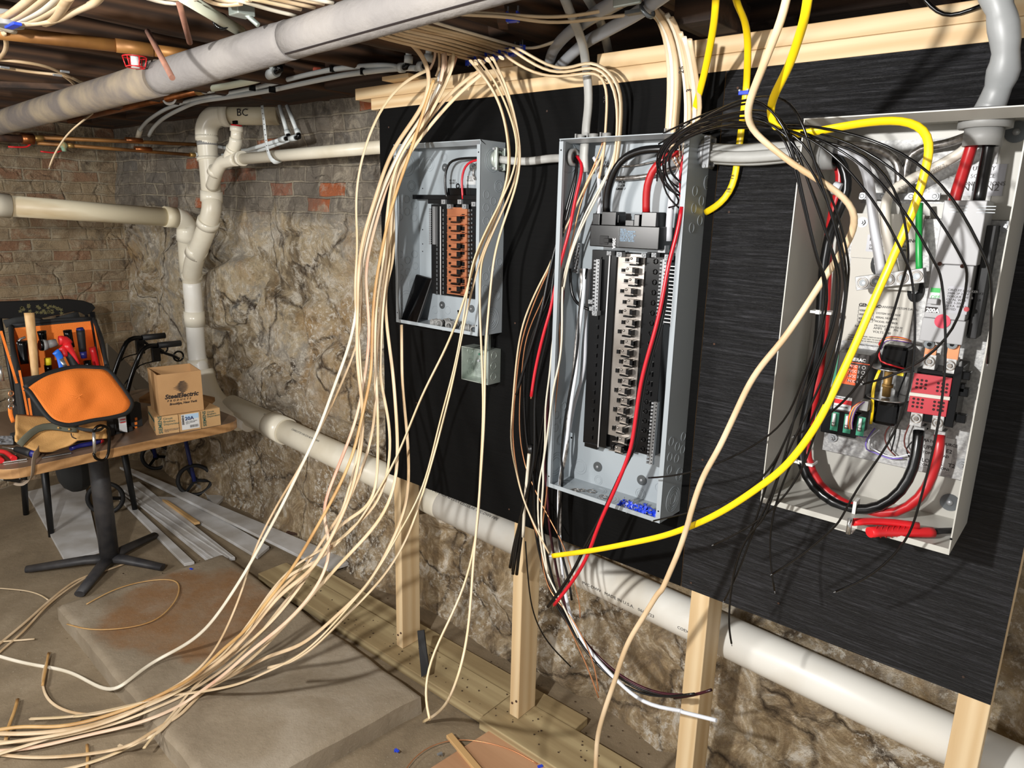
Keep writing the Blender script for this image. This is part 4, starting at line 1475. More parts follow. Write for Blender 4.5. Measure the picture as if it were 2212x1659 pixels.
for (a, b, c_, d_) in ((1855, 661.5, 1888, 669), (1854, 670.5, 1887, 677), (1853, 679, 1886, 686), (1852, 688, 1885, 694)):
    m = MB(); y_ = yP - .0045
    A1, B1, C1, D1 = P(a, b, y_), P(c_, b + 2, y_), P(c_, d_ + 2, y_), P(a, d_, y_)
    for u_, v_ in ((A1, B1), (B1, C1), (C1, D1), (D1, A1)):
        m.bar(u_, v_, .0006, .0004, up=(0, 1, 0))
    m.build('print', M['ink_grey'], C_)
m = MB(); pbox(m, (1872, 508, 1950, 545), yP - .0046, yP - .004); m.build('label', M['clear'], C_)
T('NEUTRAL BONDING', 1878, 520, yP - .005, .009, 'ink')
T('DISCONNECT TO ISOLATE\nNEUTRAL AND GND BARS', 1878, 532, yP - .005, .0055, 'ink', lines=1.1)
m = MB(); pbox(m, (2078, 355, 2170, 423), D - .0048, D - .0042); m.build('label', M['clear'], C_)
T('UTILITY\nSOURCE\nCONNECTIONS', 2125, 368, D - .0052, .010, 'ink_grey', lines=1.3, align='CENTER')
T('N1   N2', 2076, 412, D - .0052, .017, 'ink_grey')
m = MB(); pbox(m, (1970, 940, 2058, 1012), yP - .0008, yP); m.build('label', M['paper'], C_)
T('GENERATOR SOURCE', 1970, 948, yP - .0012, .0078)
T('E1   UPPER   E2', 1970, 963, yP - .0012, .0105)
T('CUSTOMER LOAD', 1975, 975, yP - .0012, .0072)
T('T1   LOWER   T2', 1965, 991, yP - .0012, .0105)
T('CONNECTIONS', 1985, 1004, yP - .0012, .0072)
# top lug bars
m = MB(); a = P(1858, 422, yP - .012); b2 = P(2030, 432, yP - .012); a.z = b2.z = P(1945, 424, yP - .012).z
m.bar(a, b2, .010, .012, up=(0, 0, 1))
for k in (0.04, .3, .66, .94):
    q = a.lerp(b2, k) - Vector((0, .005, 0)); m.cyl(q, q - Vector((0, .003, 0)), .0065, seg=18); m.ring(q - Vector((0, .003, 0)), (0, 1, 0), .0035, .0008, 12)
m.build('ground_bar', M['zinc'], C_)
ylug = yP - .055
qa, qb = P(1852, 612, ylug), P(1999, 594, ylug)
m = MB(); m.bar(qa, qb, .026, .026, up=(0, 0, 1)); lug = m.build('neutral_lug_bar', M['alu_grain'], C_, bevel=.0012)
m = MB(); mk = MB()
for k in (.11, .30, .50, .70, .90):
    q = qa.lerp(qb, k) - Vector((0, .013, 0))
    m.ring(q, (0, 1, 0), .0095, .0012, 24); m.ring(q, (0, 1, 0), .0066, .001, 24)
    mk.cyl(q, q - Vector((0, .0004, 0)), .0062, seg=16, mi=0); mk.cyl(q - Vector((-.002, .0002, 0)), q - Vector((-.002, .0008, 0)), .003, seg=6, mi=1)
m.build('lug_rim', M['tin'], lug); mk.build('lug_socket', [M['steel_dark'], M['zinc']], lug)
m = MB(); q = qa.lerp(qb, .45); m.box(q.x - .045, q.x + .045, ylug + .01, yP, q.z - .018, q.z - .004); m.build('lug_support', M['panel_c'], C_)
# black ovals painted in as the lug hole shadows, each with a bolt
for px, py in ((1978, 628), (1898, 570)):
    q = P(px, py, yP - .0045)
    m = MB(); m.prism([q + Vector((.014 * math.cos(a_ * math.pi / 8), 0, .022 * math.sin(a_ * math.pi / 8))) for a_ in range(16)], (0, -.0015, 0)); m.build('lug_hole_shadow', M['black_pl'], C_)
    m = MB(); m.cyl(q - Vector((0, .002, 0)), q - Vector((0, .012, 0)), .0055, seg=6); m.build('hole_bolt', M['zinc'], C_)
# big breaker
yk = D - .105
bk = thing('x', None, None, (0, 0, 0)); bpy.data.objects.remove(bk)
xk0 = P(2009, 600, yk).x; xk1 = P(2100, 600, yk).x
zk = [P(2085, 433, yk).z, P(2063, 572, yk).z, P(2050, 602, yk).z, P(2045, 690, yk).z, P(2040, 742, yk).z]
m = MB(); m.box(xk0, xk1, yk, yP, zk[3], zk[1])
mbk = m.build('main_breaker', M['breaker'], C_, bevel=.0015)
m = MB(); m.box(xk0 + .004, xk1 + .004, yk - .008, yP - .01, zk[1] + .0006, zk[0]); m.build('breaker_cover', M['breaker'], mbk, bevel=.0015)
m = MB()
for k in range(3):
    for xx in (.014, .054):
        m.box(xk0 + xx, xk0 + xx + .026, yk - .0084, yk - .0078, zk[0] - .010 - .005 * k, zk[0] - .0088 - .005 * k)
m.build('vent_slots', M['steel_dark'], mbk)
m = MB(); m.box(xk0 - .002, xk1 + .002, yk + .002, yP, zk[4], zk[3] - .0006); m.build('lower_cover', M['breaker'], mbk, bevel=.0015)
m = MB(); m.box(xk1 + .004, xk1 + .018, yk + .03, yP, zk[4] + .01, zk[0] - .04); m.build('side_plate', M['black_soft'], mbk, bevel=.001)
m = MB(); pbox(m, (2008, 622, 2030, 646), yk - .001, yk); m.build('toggle_recess', M['txt_white'], mbk)
m = MB(); pbox(m, (2010, 622, 2031, 632), yk - .0014, yk - .001); m.build('green_flag', M['green_pl'], mbk)
text_part('OFF', 'print', M['green_pl'], mbk, P(2010, 644, yk - .0014), .008)
m = MB(); pbox(m, (2003, 645, 2024, 657), yk - .016, yk); m.build('toggle', M['breaker'], mbk, bevel=.001)
m = MB(); pbox(m, (1998, 663, 2025, 675), yk - .0012, yk); m.build('rating_plate', M['ink'], mbk)
text_part('200A', 'print', M['txt_white'], mbk, P(2000, 673, yk - .0016), .0095, bold=.0004)
m = MB(); pbox(m, (2044, 619, 2093, 678), yk - .0008, yk); m.build('rating_label', M['clear'], mbk)
text_part('CIRCUIT BREAKER\n200A 2P 240V\nTORQUE 250 LB\nCU AL WIRE\nSIZE 1-300\n22 KA  60 HZ\nLISTED', 'print', M['ink_grey'], mbk, P(2047, 628, yk - .0012), .0055, lines=1.0)
q = P(2088, 668, yk - .001); MB().cyl(q, q - Vector((0, .001, 0)), .0042, seg=16).build('red_button', M['red_sw'], mbk)
q = P(2036, 694, yk + .001); MB().cyl(q, q - Vector((0, .001, 0)), .0125, seg=24).build('red_seal', mat('red_seal', (206, 60, 84), .6), mbk)
m = MB()
for px, py in ((2030, 571), (2079, 576)):
    q = P(px, py - 1, yk - .0085); m.cyl(q, q - Vector((0, .0006, 0)), .0036, seg=10)
m.build('screw_holes', mat('dark_hole', (60, 26, 14), .8), mbk)
for px in (2009, 2058):
    m = MB(); pbox(m, (px - 12, 745, px + 13, 778), yk + .012, yk + .02); m.build('copper_link', M['copper'], C_)
    q = P(px + 0, 731 + 12, yk + .011); m = MB(); m.cyl(q, q - Vector((0, .007, 0)), .0085, seg=20); m.cyl(q, q - Vector((0, .0075, 0)), .004, seg=6, mi=1); m.build('socket_bolt', [M['steel_dark'], M['black_pl']], C_)
# contactor
ykc = D - .098
m = MB(); pbox(m, (1972, 800, 2066, 915), ykc + .012, yP); pbox(m, (2050, 790, 2070, 925), ykc + .004, yP); m.build('contactor_body', M['black_pl'], C_, bevel=.001)
q4 = [P(1975, 806, ykc), P(2057, 817, ykc), P(2043, 901, ykc), P(1959, 889, ykc)]
cplate = MB().prism(q4, (0, .004, 0)).build('contactor_plate', M['red_sw'], C_, bevel=.0008)
m = MB()
for gx, gy in ((1982, 820), (2027, 828), (1974, 861), (2019, 868)):
    for i in range(3):
        for j in range(3):
            q = P(gx + i * 9.5 - j * 1.2, gy + j * 8.2 + i * 1.4, ykc - .0002); m.cyl(q, q - Vector((0, .0004, 0)), .0024, seg=8)
m.build('vent_holes', mat('hole_dark', (46, 12, 14), .8), cplate)
m = MB(); m.bar(P(1962, 850, ykc - .002), P(2052, 861, ykc - .002), .004, .006, up=(0, 0, 1)); m.build('plate_strip', M['paper_beige'], cplate)
for a, b in ((2008, 783), (2052, 792), (1979, 906), (2025, 915)):
    m = MB(); pbox(m, (a - 13, b - 17, a + 13, b + 15), ykc + .004, ykc + .035)
    q = P(a, b - 2, ykc + .0035); m.ring(q, (0, 1, 0), .0080, .0014, 22, mi=1); m.cyl(q, q - Vector((0, .003, 0)), .0045, seg=6, mi=1)
    m.build('terminal_lug', [M['alu_grain'], M['tin']], C_, bevel=.001)
for a, b in ((1985, 927), (2030, 938)):
    m = MB(); pbox(m, (a - 12, b - 8, a + 12, b + 10), ykc + .03, ykc + .055); m.build('terminal_block', M['alu_grain'], C_, bevel=.001)
for a, b in ((2086, 812), (2074, 838), (2082, 848), (2076, 905)):
    m = MB(); pbox(m, (a - 12, b - 9, a + 10, b + 9), ykc + .012, ykc + .03); m.build('side_clip', M['black_pl'], C_, bevel=.001)
# coils
for a, b in ((1930, 772), (1911, 893)):
    m = MB(); pbox(m, (a - 28, b - 26, a + 28, b + 28), ykc + .012, yP); m.build('coil', M['black_pl'], C_, bevel=.008)
for b in (793, 857):
    q = P(1928 if b < 800 else 1918, b, ykc + .03); m = MB(); m.cyl(q, q - Vector((0, 0, .0025)), .038, seg=30); m.build('coil_disc', M['steel'], C_)
m = MB(); q1 = P(1920, 802, ykc + .02); m.cyl(q1, P(1914, 856, ykc + .02), .0075, seg=16); m.cyl(P(1918, 830, ykc + .02), P(1917, 836, ykc + .02), .011, seg=6)
m.build('plunger', M['brass'], C_)
m = MB(); pbox(m, (1938, 800, 1952, 812), ykc + .012, ykc + .015); m.build('yellow_tag', M['yellow_lbl'], C_)
# controller
yc2 = D - .09
xq0 = P(1800, 850, yc2).x; xq1 = P(1868, 850, yc2).x; zq1 = P(1850, 764, yc2).z; zq0 = P(1825, 886, yc2).z
m = MB(); m.box(xq0, xq1, yc2, yP, zq0, zq1); ctl = m.build('controller', mat('controller_brown', (44, 38, 34), .35), C_, bevel=.002)
text_part('GENERAC', 'print', M['txt_white'], ctl, Vector((xq0 + .012, yc2 - .0005, zq1 - .014)), .0085, bold=.0003)
MB().box(xq0 + .02, xq0 + .062, yc2 - .0008, yc2, zq1 - .0185, zq1 - .017).build('print', M['orange_lbl'], ctl)
MB().box(xq0 + .010, xq0 + .038, yc2 - .0008, yc2, zq1 - .062, zq1 - .022).build('orange_label', M['orange_lbl'], ctl)
text_part('A1\nT1\nT2\nN1 4', 'print', M['ink'], ctl, Vector((xq0 + .022, yc2 - .0012, zq1 - .031)), .008, lines=1.1)
text_part('ACC 1\nACC 2\nACC 3\nACC 4', 'print', M['txt_white'], ctl, Vector((xq1 - .034, yc2 - .0008, zq1 - .027)), .0068, lines=1.45)
m = MB()
for k in range(4):
    m.ring((xq1 - .008, yc2 - .0004, zq1 - .025 - .0098 * k), (0, 1, 0), .0030, .0009, 14)
m.build('led_rings', M['txt_white'], ctl)
zl = zq1 - .088
for nm, mm, h in (('white_label', 'paper', .006), ('red_label', 'red', .009), ('white_label', 'paper', .016), ('blue_label', 'blue_lbl', .007), ('yellow_label', 'yellow_lbl', .012)):
    MB().box(xq0 + .004, xq0 + .036, yc2 - .0008, yc2, zl - h, zl).build(nm, M[mm], ctl); zl -= h
text_part('WARNING', 'print', M['ink'], ctl, Vector((xq0 + .006, yc2 - .0012, zq1 - .0925)), .0045)
text_part('TO TRANSFER', 'print', M['ink'], ctl, Vector((xq0 + .005, yc2 - .0012, zq1 - .110)), .004)
text_part('N2      N1', 'print', M['txt_white'], ctl, Vector((xq0 + .004, yc2 - .0008, zq0 + .004)), .006)
m = MB(); m.box(xq0 - .012, xq1 - .002, yc2 - .012, yP, zq0 - .05, zq0); m.build('fuse_tray', M['black_pl'], C_, bevel=.002)
m = MB()
for k in range(3):
    xx = xq0 + .012 + k * .024
    m.box(xx - .006, xx + .008, yc2 - .0128, yc2 - .012, zq0 - .042, zq0 - .004, 0)
    m.cyl((xx, yc2 - .016, zq0 - .026), (xx, yc2 - .016, zq0 - .006), .003, seg=8, mi=1)
    m.cyl((xx, yc2 - .016, zq0 - .032), (xx, yc2 - .016, zq0 - .024), .0036, seg=8, mi=2)
m.build('fuses', [M['green_led'], M['txt_white'], M['steel']], C_)
m = MB(); m.box(xq0 - .01, xq0, yc2 + .02, yP, zq0 + .03, zq1 - .01); m.build('circuit_board', M['green_led'], C_)
m = MB(); pbox(m, (1857, 866, 1875, 888), yc2 - .024, yc2 - .004); m.build('wire_plug', M['grey_pl'], C_, bevel=.001)
for k, cc_ in enumerate(((220, 60, 60), (230, 200, 40), (60, 60, 170), (240, 150, 60), (230, 230, 230), (110, 60, 150))):
    mt_ = mat('small_wire_%d' % k, cc_, .4)
    cab([P(1860 + k * 1.5, 868, yc2 - .024), P(1842 + k * 2, 880, yc2 - .026), P(1833 + k * 2, 902, yc2 - .026), P(1834 + k * 1.5, 925, yc2 - .014), P(1845 + k * 2, 942, yc2 + .02), P(1862 + k * 2, 944, yc2 + .04)],
        .0011, 'control_wire', mt_, parent=C_, seg=6)
    cab([P(1898 + k, 745 + k * 2, yc2 - .0), P(1905 + k, 734 + k, yc2), P(1925, 727 + k * 1.5, yc2 - .002), P(1950, 730 + k * 1.5, yc2), P(1968, 736 + k, yc2 + .02)],
        .0011, 'control_wire', mt_, parent=C_, seg=6)
cab([P(1902, 740, yc2), P(1899, 760, yc2 - .01), P(1903, 780, yc2 - .014), P(1930, 790, yc2 - .014), P(1955, 797, yc2 - .002)], .0016, 'control_wire', M['red'], parent=C_, seg=6)
for k in range(2):
    cab([P(1900 + k * 3, 798, yc2 + .01), P(1890 + k * 3, 820, yc2 + .005), P(1884 + k * 3, 850, yc2), P(1884 + k * 2, 890, yc2 + .0), P(1880 + k * 2, 915, yc2 + .01)], .0018, 'control_wire', M['yellow'], parent=C_, seg=6)
for k, pth in enumerate((((1890, 925), (1872, 950), (1872, 970), (1890, 978), (1920, 990), (1950, 990)), ((1900, 928), (1880, 945), (1878, 962), (1895, 975), (1930, 988), (1975, 978)),
                         ((1935, 905), (1915, 930), (1912, 950), (1920, 970), (1935, 985)), ((1970, 905), (1955, 940), (1955, 965), (1970, 985)), ((2005, 925), (1975, 950), (1958, 970), (1965, 988)), ((1960, 800), (1935, 870), (1935, 930), (1925, 975)))):
    cab([P(a, b, yP - .02) for a, b in pth], .0014, 'control_wire', [mat('violet_wire', (120, 100, 190), .4), M['wire_white'], mat('brown_wire', (96, 44, 36), .4), mat('brown_wire_b', (96, 44, 36), .4), M['wire_black'], M['wire_black']][k], parent=C_, seg=6)
# bushings
lc = PX(1776, 338, cx0 + .01)
m = MB(); m.pipe_shell((cx0 + .0, lc.y, lc.z), (cx0 + .012, lc.y, lc.z), .030, .019, 8); m.pipe_shell((cx0 + .01, lc.y, lc.z), (cx0 + .034, lc.y, lc.z), .025, .019, 28); m.build('cable_bushing', M['grey_pl'], C_)
tb = P(2132, 250, D - .09)
m = MB(); m.pipe_shell((tb.x, tb.y, cz1 - .022), (tb.x, tb.y, cz1 - .003), .040, .027, 12); m.pipe_shell((tb.x, tb.y, cz1 - .05), (tb.x, tb.y, cz1 - .02), .029, .024, 28); m.build('cable_bushing', M['grey_pl'], C_)
m = MB(); m.ring((tb.x, tb.y, cz1 + .004), (0, 0, 1), .036, .005, 24); m.box(tb.x - .05, tb.x + .05, tb.y - .008, tb.y + .008, cz1, cz1 + .008); m.build('strain_relief', M['zinc'], C_)
# thick conductors in C
K = lambda pts, r, nm, mt, **kw: cab([P(a, b, yy) for a, b, yy in pts], r, nm, mt, parent=C_, **kw)
y1 = D - .08
K([(2108, 285, y1), (2094, 330, y1), (2078, 380, y1 - .005), (2063, 428, y1 - .01), (2060, 445, y1 - .01)], .0098, 'red_line_conductor', M['cable_red'])
K([(2140, 282, y1), (2135, 320, y1), (2124, 380, y1 - .005), (2115, 428, y1 - .01), (2112, 445, y1)], .0098, 'black_line_conductor', M['wire_black'])
K([(2110, 300, y1 + .01), (2075, 330, y1 + .01), (2020, 362, y1 + .015), (1960, 392, y1 + .01), (1925, 415, y1), (1913, 450, y1 - .005), (1915, 500, y1 - .005), (1925, 560, y1), (1932, 592, y1)], .0092, 'offwhite_neutral_conductor', M['cable_cream'])
K([(1800, 322, y1), (1835, 330, y1), (1862, 350, y1), (1875, 385, y1 - .005), (1882, 430, y1 - .008), (1890, 500, y1 - .008), (1899, 560, y1), (1904, 600, y1)], .0092, 'white_neutral_conductor', M['cable_white'])
K([(2128, 262, y1), (2100, 288, y1 + .01), (2050, 308, y1 + .03), (1990, 322, y1 + .045), (1962, 345, y1 + .05), (1955, 380, y1 + .05), (1950, 418, y1 + .04)], .0075, 'bare_ground_conductor', M['strand'])
K([(1808, 312, y1), (1850, 314, y1 + .01), (1895, 322, y1 + .03), (1930, 342, y1 + .04), (1942, 370, y1 + .04), (1940, 418, y1 + .04)], .0075, 'bare_ground_conductor', M['strand'])
K([(1987, 440, y1 + .02), (1985, 480, y1 + .01), (1985, 540, y1), (1986, 590, y1)], .0058, 'green_ground_wire', M['wire_green'])
K([(1788, 335, y1 + .01), (1812, 345, y1), (1826, 375, y1), (1828, 410, y1), (1815, 450, y1), (1795, 500, y1 + .01), (1782, 560, y1 + .01), (1775, 640, y1 + .01), (1768, 740, y1 + .01), (1750, 850, y1 + .01), (1735, 930, y1), (1733, 1000, y1 - .01), (1757, 1050, y1 - .015), (1800, 1085, y1 - .02), (1848, 1100, y1 - .025), (1900, 1093, y1 - .025), (1945, 1060, y1 - .02), (1972, 1010, y1 - .01), (1982, 960, y1), (1985, 930, y1 + .01)],
  .0098, 'black_load_conductor', M['wire_black'], step=.02)
K([(1800, 345, y1 + .015), (1812, 360, y1 + .012), (1815, 400, y1 + .012), (1802, 450, y1 + .014), (1790, 520, y1 + .02), (1785, 640, y1 + .02), (1778, 740, y1 + .02), (1762, 850, y1 + .015), (1745, 930, y1 + .012), (1745, 990, y1), (1770, 1045, y1 - .002), (1815, 1082, y1 - .004), (1870, 1103, y1 - .01), (1935, 1106, y1 - .012), (1985, 1075, y1 - .01), (2012, 1030, y1), (2026, 980, y1), (2030, 940, y1 + .01)],
  .0094, 'red_load_conductor', M['cable_red'], step=.02)
K([(1800, 405, y1 - .013), (1815, 410, y1 - .013)], .012, 'white_tape', M['wire_white'])
for a, b, dx in ((1765, 674, 1), (1726, 998, 1)):
    m = MB(); q = P(a + 12, b, y1 - .002); m.box(q.x - .02, q.x + .02, q.y - .013, q.y + .02, q.z - .0025, q.z + .0025); q2 = P(a + 2, b, y1 - .016); m.box(q2.x - .004, q2.x + .004, q2.y - .003, q2.y + .003, q2.z - .004, q2.z + .004)
    m.build('cable_tie', M['ziptie'], C_)
m = MB(); q = P(1845, 1098, y1 - .037); m.box(q.x - .003, q.x + .003, q.y, q.y + .026, q.z - .012, q.z + .014); m.build('cable_tie', M['ziptie'], C_)
text_part('E 300 kcmil CU   XHHW-2', 'print', M['ink_grey'], C_, P(1942, 412, y1 - .006), .007, (1, 0, .62), (-.4, 0, 1))
# bent tab on the lower lip
m = MB(); q0_, q1_ = P(1806, 1142, D - .185), P(1845, 1160, D - .185)
m.box(q0_.x, q1_.x, D - .205, D - .181, cz0 - .002, cz0 + .0005); m.build('latch_tab', M['panel_c'], C_)

# pliers lying in C
pt = thing('pliers', 'red handled cutting pliers lying on the floor of the transfer switch', 'pliers', PZ(1950, 1150, cz0 + .004))
h = cz0 + .014
L = lambda px, py, z=h: PZ(px, py, z)
m = MB(); m.tube(smooth_path([L(1842, 1128, h + .012), L(1880, 1126, h + .012), L(1930, 1129, h + .012), L(1985, 1136, h + .012)], .02), .0082, 12, .8, radii=None); m.build('upper_handle', M['red'], pt)
m = MB(); pp = smooth_path([L(1878, 1150), L(1910, 1148), L(1950, 1149), L(1990, 1150), L(2015, 1150)], .015)
m.tube(pp, .0108, 14, .85)
for k in range(7):
    q = L(1893 + k * 12, 1148.8); m.ring(q, (1, 0, 0), .0108, .0008, 16)
m.build('lower_handle', M['red'], pt)
m = MB(); m.tube([L(2008, 1150), L(2030, 1147), L(2062, 1146)], .008, 10, .6); m.build('jaw', M['black_soft'], pt)
m = MB(); q = L(1837, 1120, h + .02); m.cyl(q, q - Vector((0, 0, .03)), .0045, seg=10); m.build('steel_pin', M['steel'], pt)
# ================================================================ CEILING PIPES
t = thing('insulated_pipe', 'big grey insulated heating pipe crossing the upper left under the joists', 'pipe', (-2.0, .85, 2.0))
pA, pB, pC, pD, pE = PZ(-330, 358, ZF + .25), PZ(0, 261, ZF + .285), PZ(358, 168, ZF + .325), PZ(628, 86, ZF + .35), PZ(1250, -118, ZF + .385)
pE = pE + (pE - pD).normalized() * .9; pE.z = min(pE.z, ZF + .40)
pA = pA + (pA - pB).normalized() * .9
pM = PZ(345, 168, ZF + .32)


def seg_pipe(nm, a, b, ra, rb, mt, seam=None):
    m = MB()
    n = 26
    pts = [a.lerp(b, i / n) for i in range(n + 1)]
    rad = []
    for i in range(n + 1):
        u = i / n
        e = min(1, 12 * u, 12 * (1 - u)) ** .5 if 0 < u < 1 else .86
        rad.append((ra + (rb - ra) * u) * (.9 + .1 * e))
    m.tube(pts, ra, 36, radii=rad)
    o = m.build(nm, mt, t)
    return o


seg_pipe('insulation_sleeve', pA, pM, .047, .0455, M['insul_dirty'])
seg_pipe('insulation_sleeve', pM.lerp(pC, .2), pD, .043, .041, M['insul'])
seg_pipe('insulation_sleeve', pD.lerp(pE, .004), pE, .040, .038, M['insul'])
d_ = (pE - pD).normalized()
m = MB()
for k in range(2):
    u = Vector((0, -1, 0)); u = (u - d_ * u.dot(d_)).normalized()
    v = d_.cross(u).normalized()
    if v.z > 0: v = -v
    off = (u * .55 + v * .83).normalized() * .0405
m.bar(pD + off + d_ * .01, pE + off, .003, .002, up=off)
m.build('lengthwise_seam', M['ink'], t)
# rods
for nm, a, b, lb in (('hanger_rod', PZ(319, 68, ZF + .37), P(372, 168, PZ(372, 168, ZF + .25).y), 'short rusty rod sticking up left of the insulation joint'),
                     ('hanger_rod', PZ(380, -20, ZF + .40), PZ(410, 92, ZF + .345), 'longer rusty rod coming down behind the insulated pipe')):
    o = MB().cyl(a, b, .0062, seg=10).build(nm, M['rust_rod'])
    tag(o, lb, 'metal rod', 'rusty hanger rods')
# small copper pipe under insulated pipe, pex on its end
z0 = ZF + .30
t = thing('copper_water_pipe', 'brown copper pipe with a pale plastic pipe on its end under the big insulated pipe', 'pipe', PZ(350, 215, z0))
qa, qb, qc = P(150, 262, 1.55), P(437, 195, 1.5), P(600, 150, 1.45)
m = MB(); m.cyl(qa, qb, .0125, seg=18); m.build('copper_run', M['copper_pipe'], t)
m = MB(); m.cyl(P(428, 197, 1.5), P(445, 193, 1.497), .0165, seg=18); m.build('brass_fitting', M['brass'], t)
m = MB(); m.cyl(P(441, 194, 1.497), P(458, 190.5, 1.494), .017, seg=18); m.build('crimp_sleeve', M['pex'], t)
m = MB(); m.tube(smooth_path([P(452, 192, 1.495), P(500, 184, 1.49), P(550, 173, 1.48), P(588, 159, 1.47)], .03), .0125, 16); m.build('plastic_run', M['pex_big'], t)
m = MB(); m.cyl(P(580, 162, 1.47), P(597, 155, 1.465), .017, seg=18); m.cyl(P(590, 132, 1.46), P(592, 146, 1.46), .0165, seg=18); m.build('crimp_sleeve', M['pex'], t)
m = MB(); m.tube(smooth_path([P(592, 157, 1.465), P(604, 152, 1.462), P(606, 146, 1.46), P(594, 142, 1.46)], .01), .010, 12); m.build('black_elbow', M['black_pl'], t)
o = cab([P(352, 216, 1.50), P(356, 222, 1.50), P(366, 225, 1.50), P(378, 220, 1.50), P(380, 212, 1.51)], .006, 'pipe_strap', M['ziptie'], 'white plastic strap holding the brown copper pipe', 'hanger', flat=.4)
# rusty red pipe behind
o = MB().cyl(P(560, 135, 1.75), P(690, 152, 1.65), .010, seg=14).build('gas_pipe', mat('red_primer_pipe', (150, 64, 44), .7)); tag(o, 'short dull red pipe visible right of the black elbow', 'pipe')
# two long PEX pipes
px1 = [(297, 292), (303, 280), (318, 262), (345, 243), (372, 230), (420, 215), (480, 204), (560, 188), (640, 167), (720, 150), (800, 142), (850, 143), (868, 148)]
px2 = [(322, 293), (330, 278), (350, 258), (385, 238), (430, 220), (500, 209), (580, 196), (660, 179), (740, 163), (820, 152), (880, 147), (900, 148)]
for k, (pp, lb) in enumerate(((px1, 'upper of two long milky plastic water pipes curving below the insulated pipe'), (px2, 'lower of two long milky plastic water pipes curving below the insulated pipe'))):
    t = thing('plastic_water_pipe', lb, 'pipe', P(*pp[5], 1.5), 'milky plastic water pipes')
    n = len(pp)
    pts = [P(a, b, 1.66 - .18 * i / (n - 1) - .012 * k) for i, (a, b) in enumerate(pp)]
    MB().tube(smooth_path(pts, .03), .0082, 14).build('pipe_run', M['pex'], t)
    if k == 0: MB().cyl(pts[0] - Vector((0.0, 0, .012)), pts[1], .0122, seg=14).build('crimp_sleeve', M['pvc_fit'], t)
    for (a, b) in (((545, 191), (720, 150)) if k == 0 else ((588, 195), (786, 156))):
        q = P(a, b, 1.52 - .012 * k)
        m = MB(); m.box(q.x - .005, q.x + .005, q.y - .012, q.y + .012, q.z - .009, q.z + .012); m.build('pipe_clip', M['black_pl'], t, bevel=.002)
for k, (a, b) in enumerate(((869, 146), (912, 143))):
    lb = ['left', 'right'][k]
    t = thing('pipe_elbow', lb + ' black elbow fitting with a translucent riser near the cream cable bundle', 'pipe fitting', P(a, b, 1.47), 'black elbow fittings')
    yy = 1.472
    MB().cyl(P(a - 6, b + .5, yy), P(a + 3, b, yy), .0135, seg=16).build('crimp_sleeve', M['pex'], t)
    MB().tube(smooth_path([P(a + 1, b, yy), P(a + 9, b - 1, yy), P(a + 12, b - 8, yy)], .01), .008, 10).build('elbow', M['black_pl'], t)
    MB().cyl(P(a + 13, b - 9, yy), P(a + 14, b - 25, yy), .0125, seg=16).build('sleeve', M['pex'], t)
    MB().cyl(P(a + 13, b - 20, yy), P(a + 16, b - 62, yy), .0085, seg=14).build('riser', M['pex'], t)
# pex drops at the wall
for k, (a, b) in enumerate((((604, 228), (621, 290)), ((620, 228), (643, 288)))):
    t = thing('plastic_water_pipe', ['left', 'right'][k] + ' of two short plastic drops with black elbows above the thin cream pipe', 'pipe', P(*b, 1.70), 'short plastic drops')
    MB().cyl(P(*a, 1.70), P(*b, 1.70), .0082, seg=14).build('pipe_run', M['pex'], t)
    MB().cyl(P(b[0] - 2, b[1] - 8, 1.70), P(b[0] + 1, b[1] + 1, 1.70), .0115, seg=14).build('crimp_sleeve', M['pex'], t)
    MB().tube(smooth_path([P(b[0] + 1, b[1], 1.70), P(b[0] + 3, b[1] + 8, 1.70), P(b[0] - 6, b[1] + 10, 1.70)], .01), .009, 10).build('elbow', M['black_pl'], t)
    MB().cyl(P(b[0] - 4, b[1] + 9, 1.70), P(b[0] - 16, b[1] + 12, 1.70), .0115, seg=14).build('crimp_sleeve', M['pex'], t)
    MB().tube([P(b[0] - 12, b[1] + 11, 1.70), P(b[0] - 85, b[1] + 34 + 5 * k, 1.78), P(b[0] - 130, b[1] + 38, 1.80)], .0082, 12).build('pipe_run', M['pex'], t)
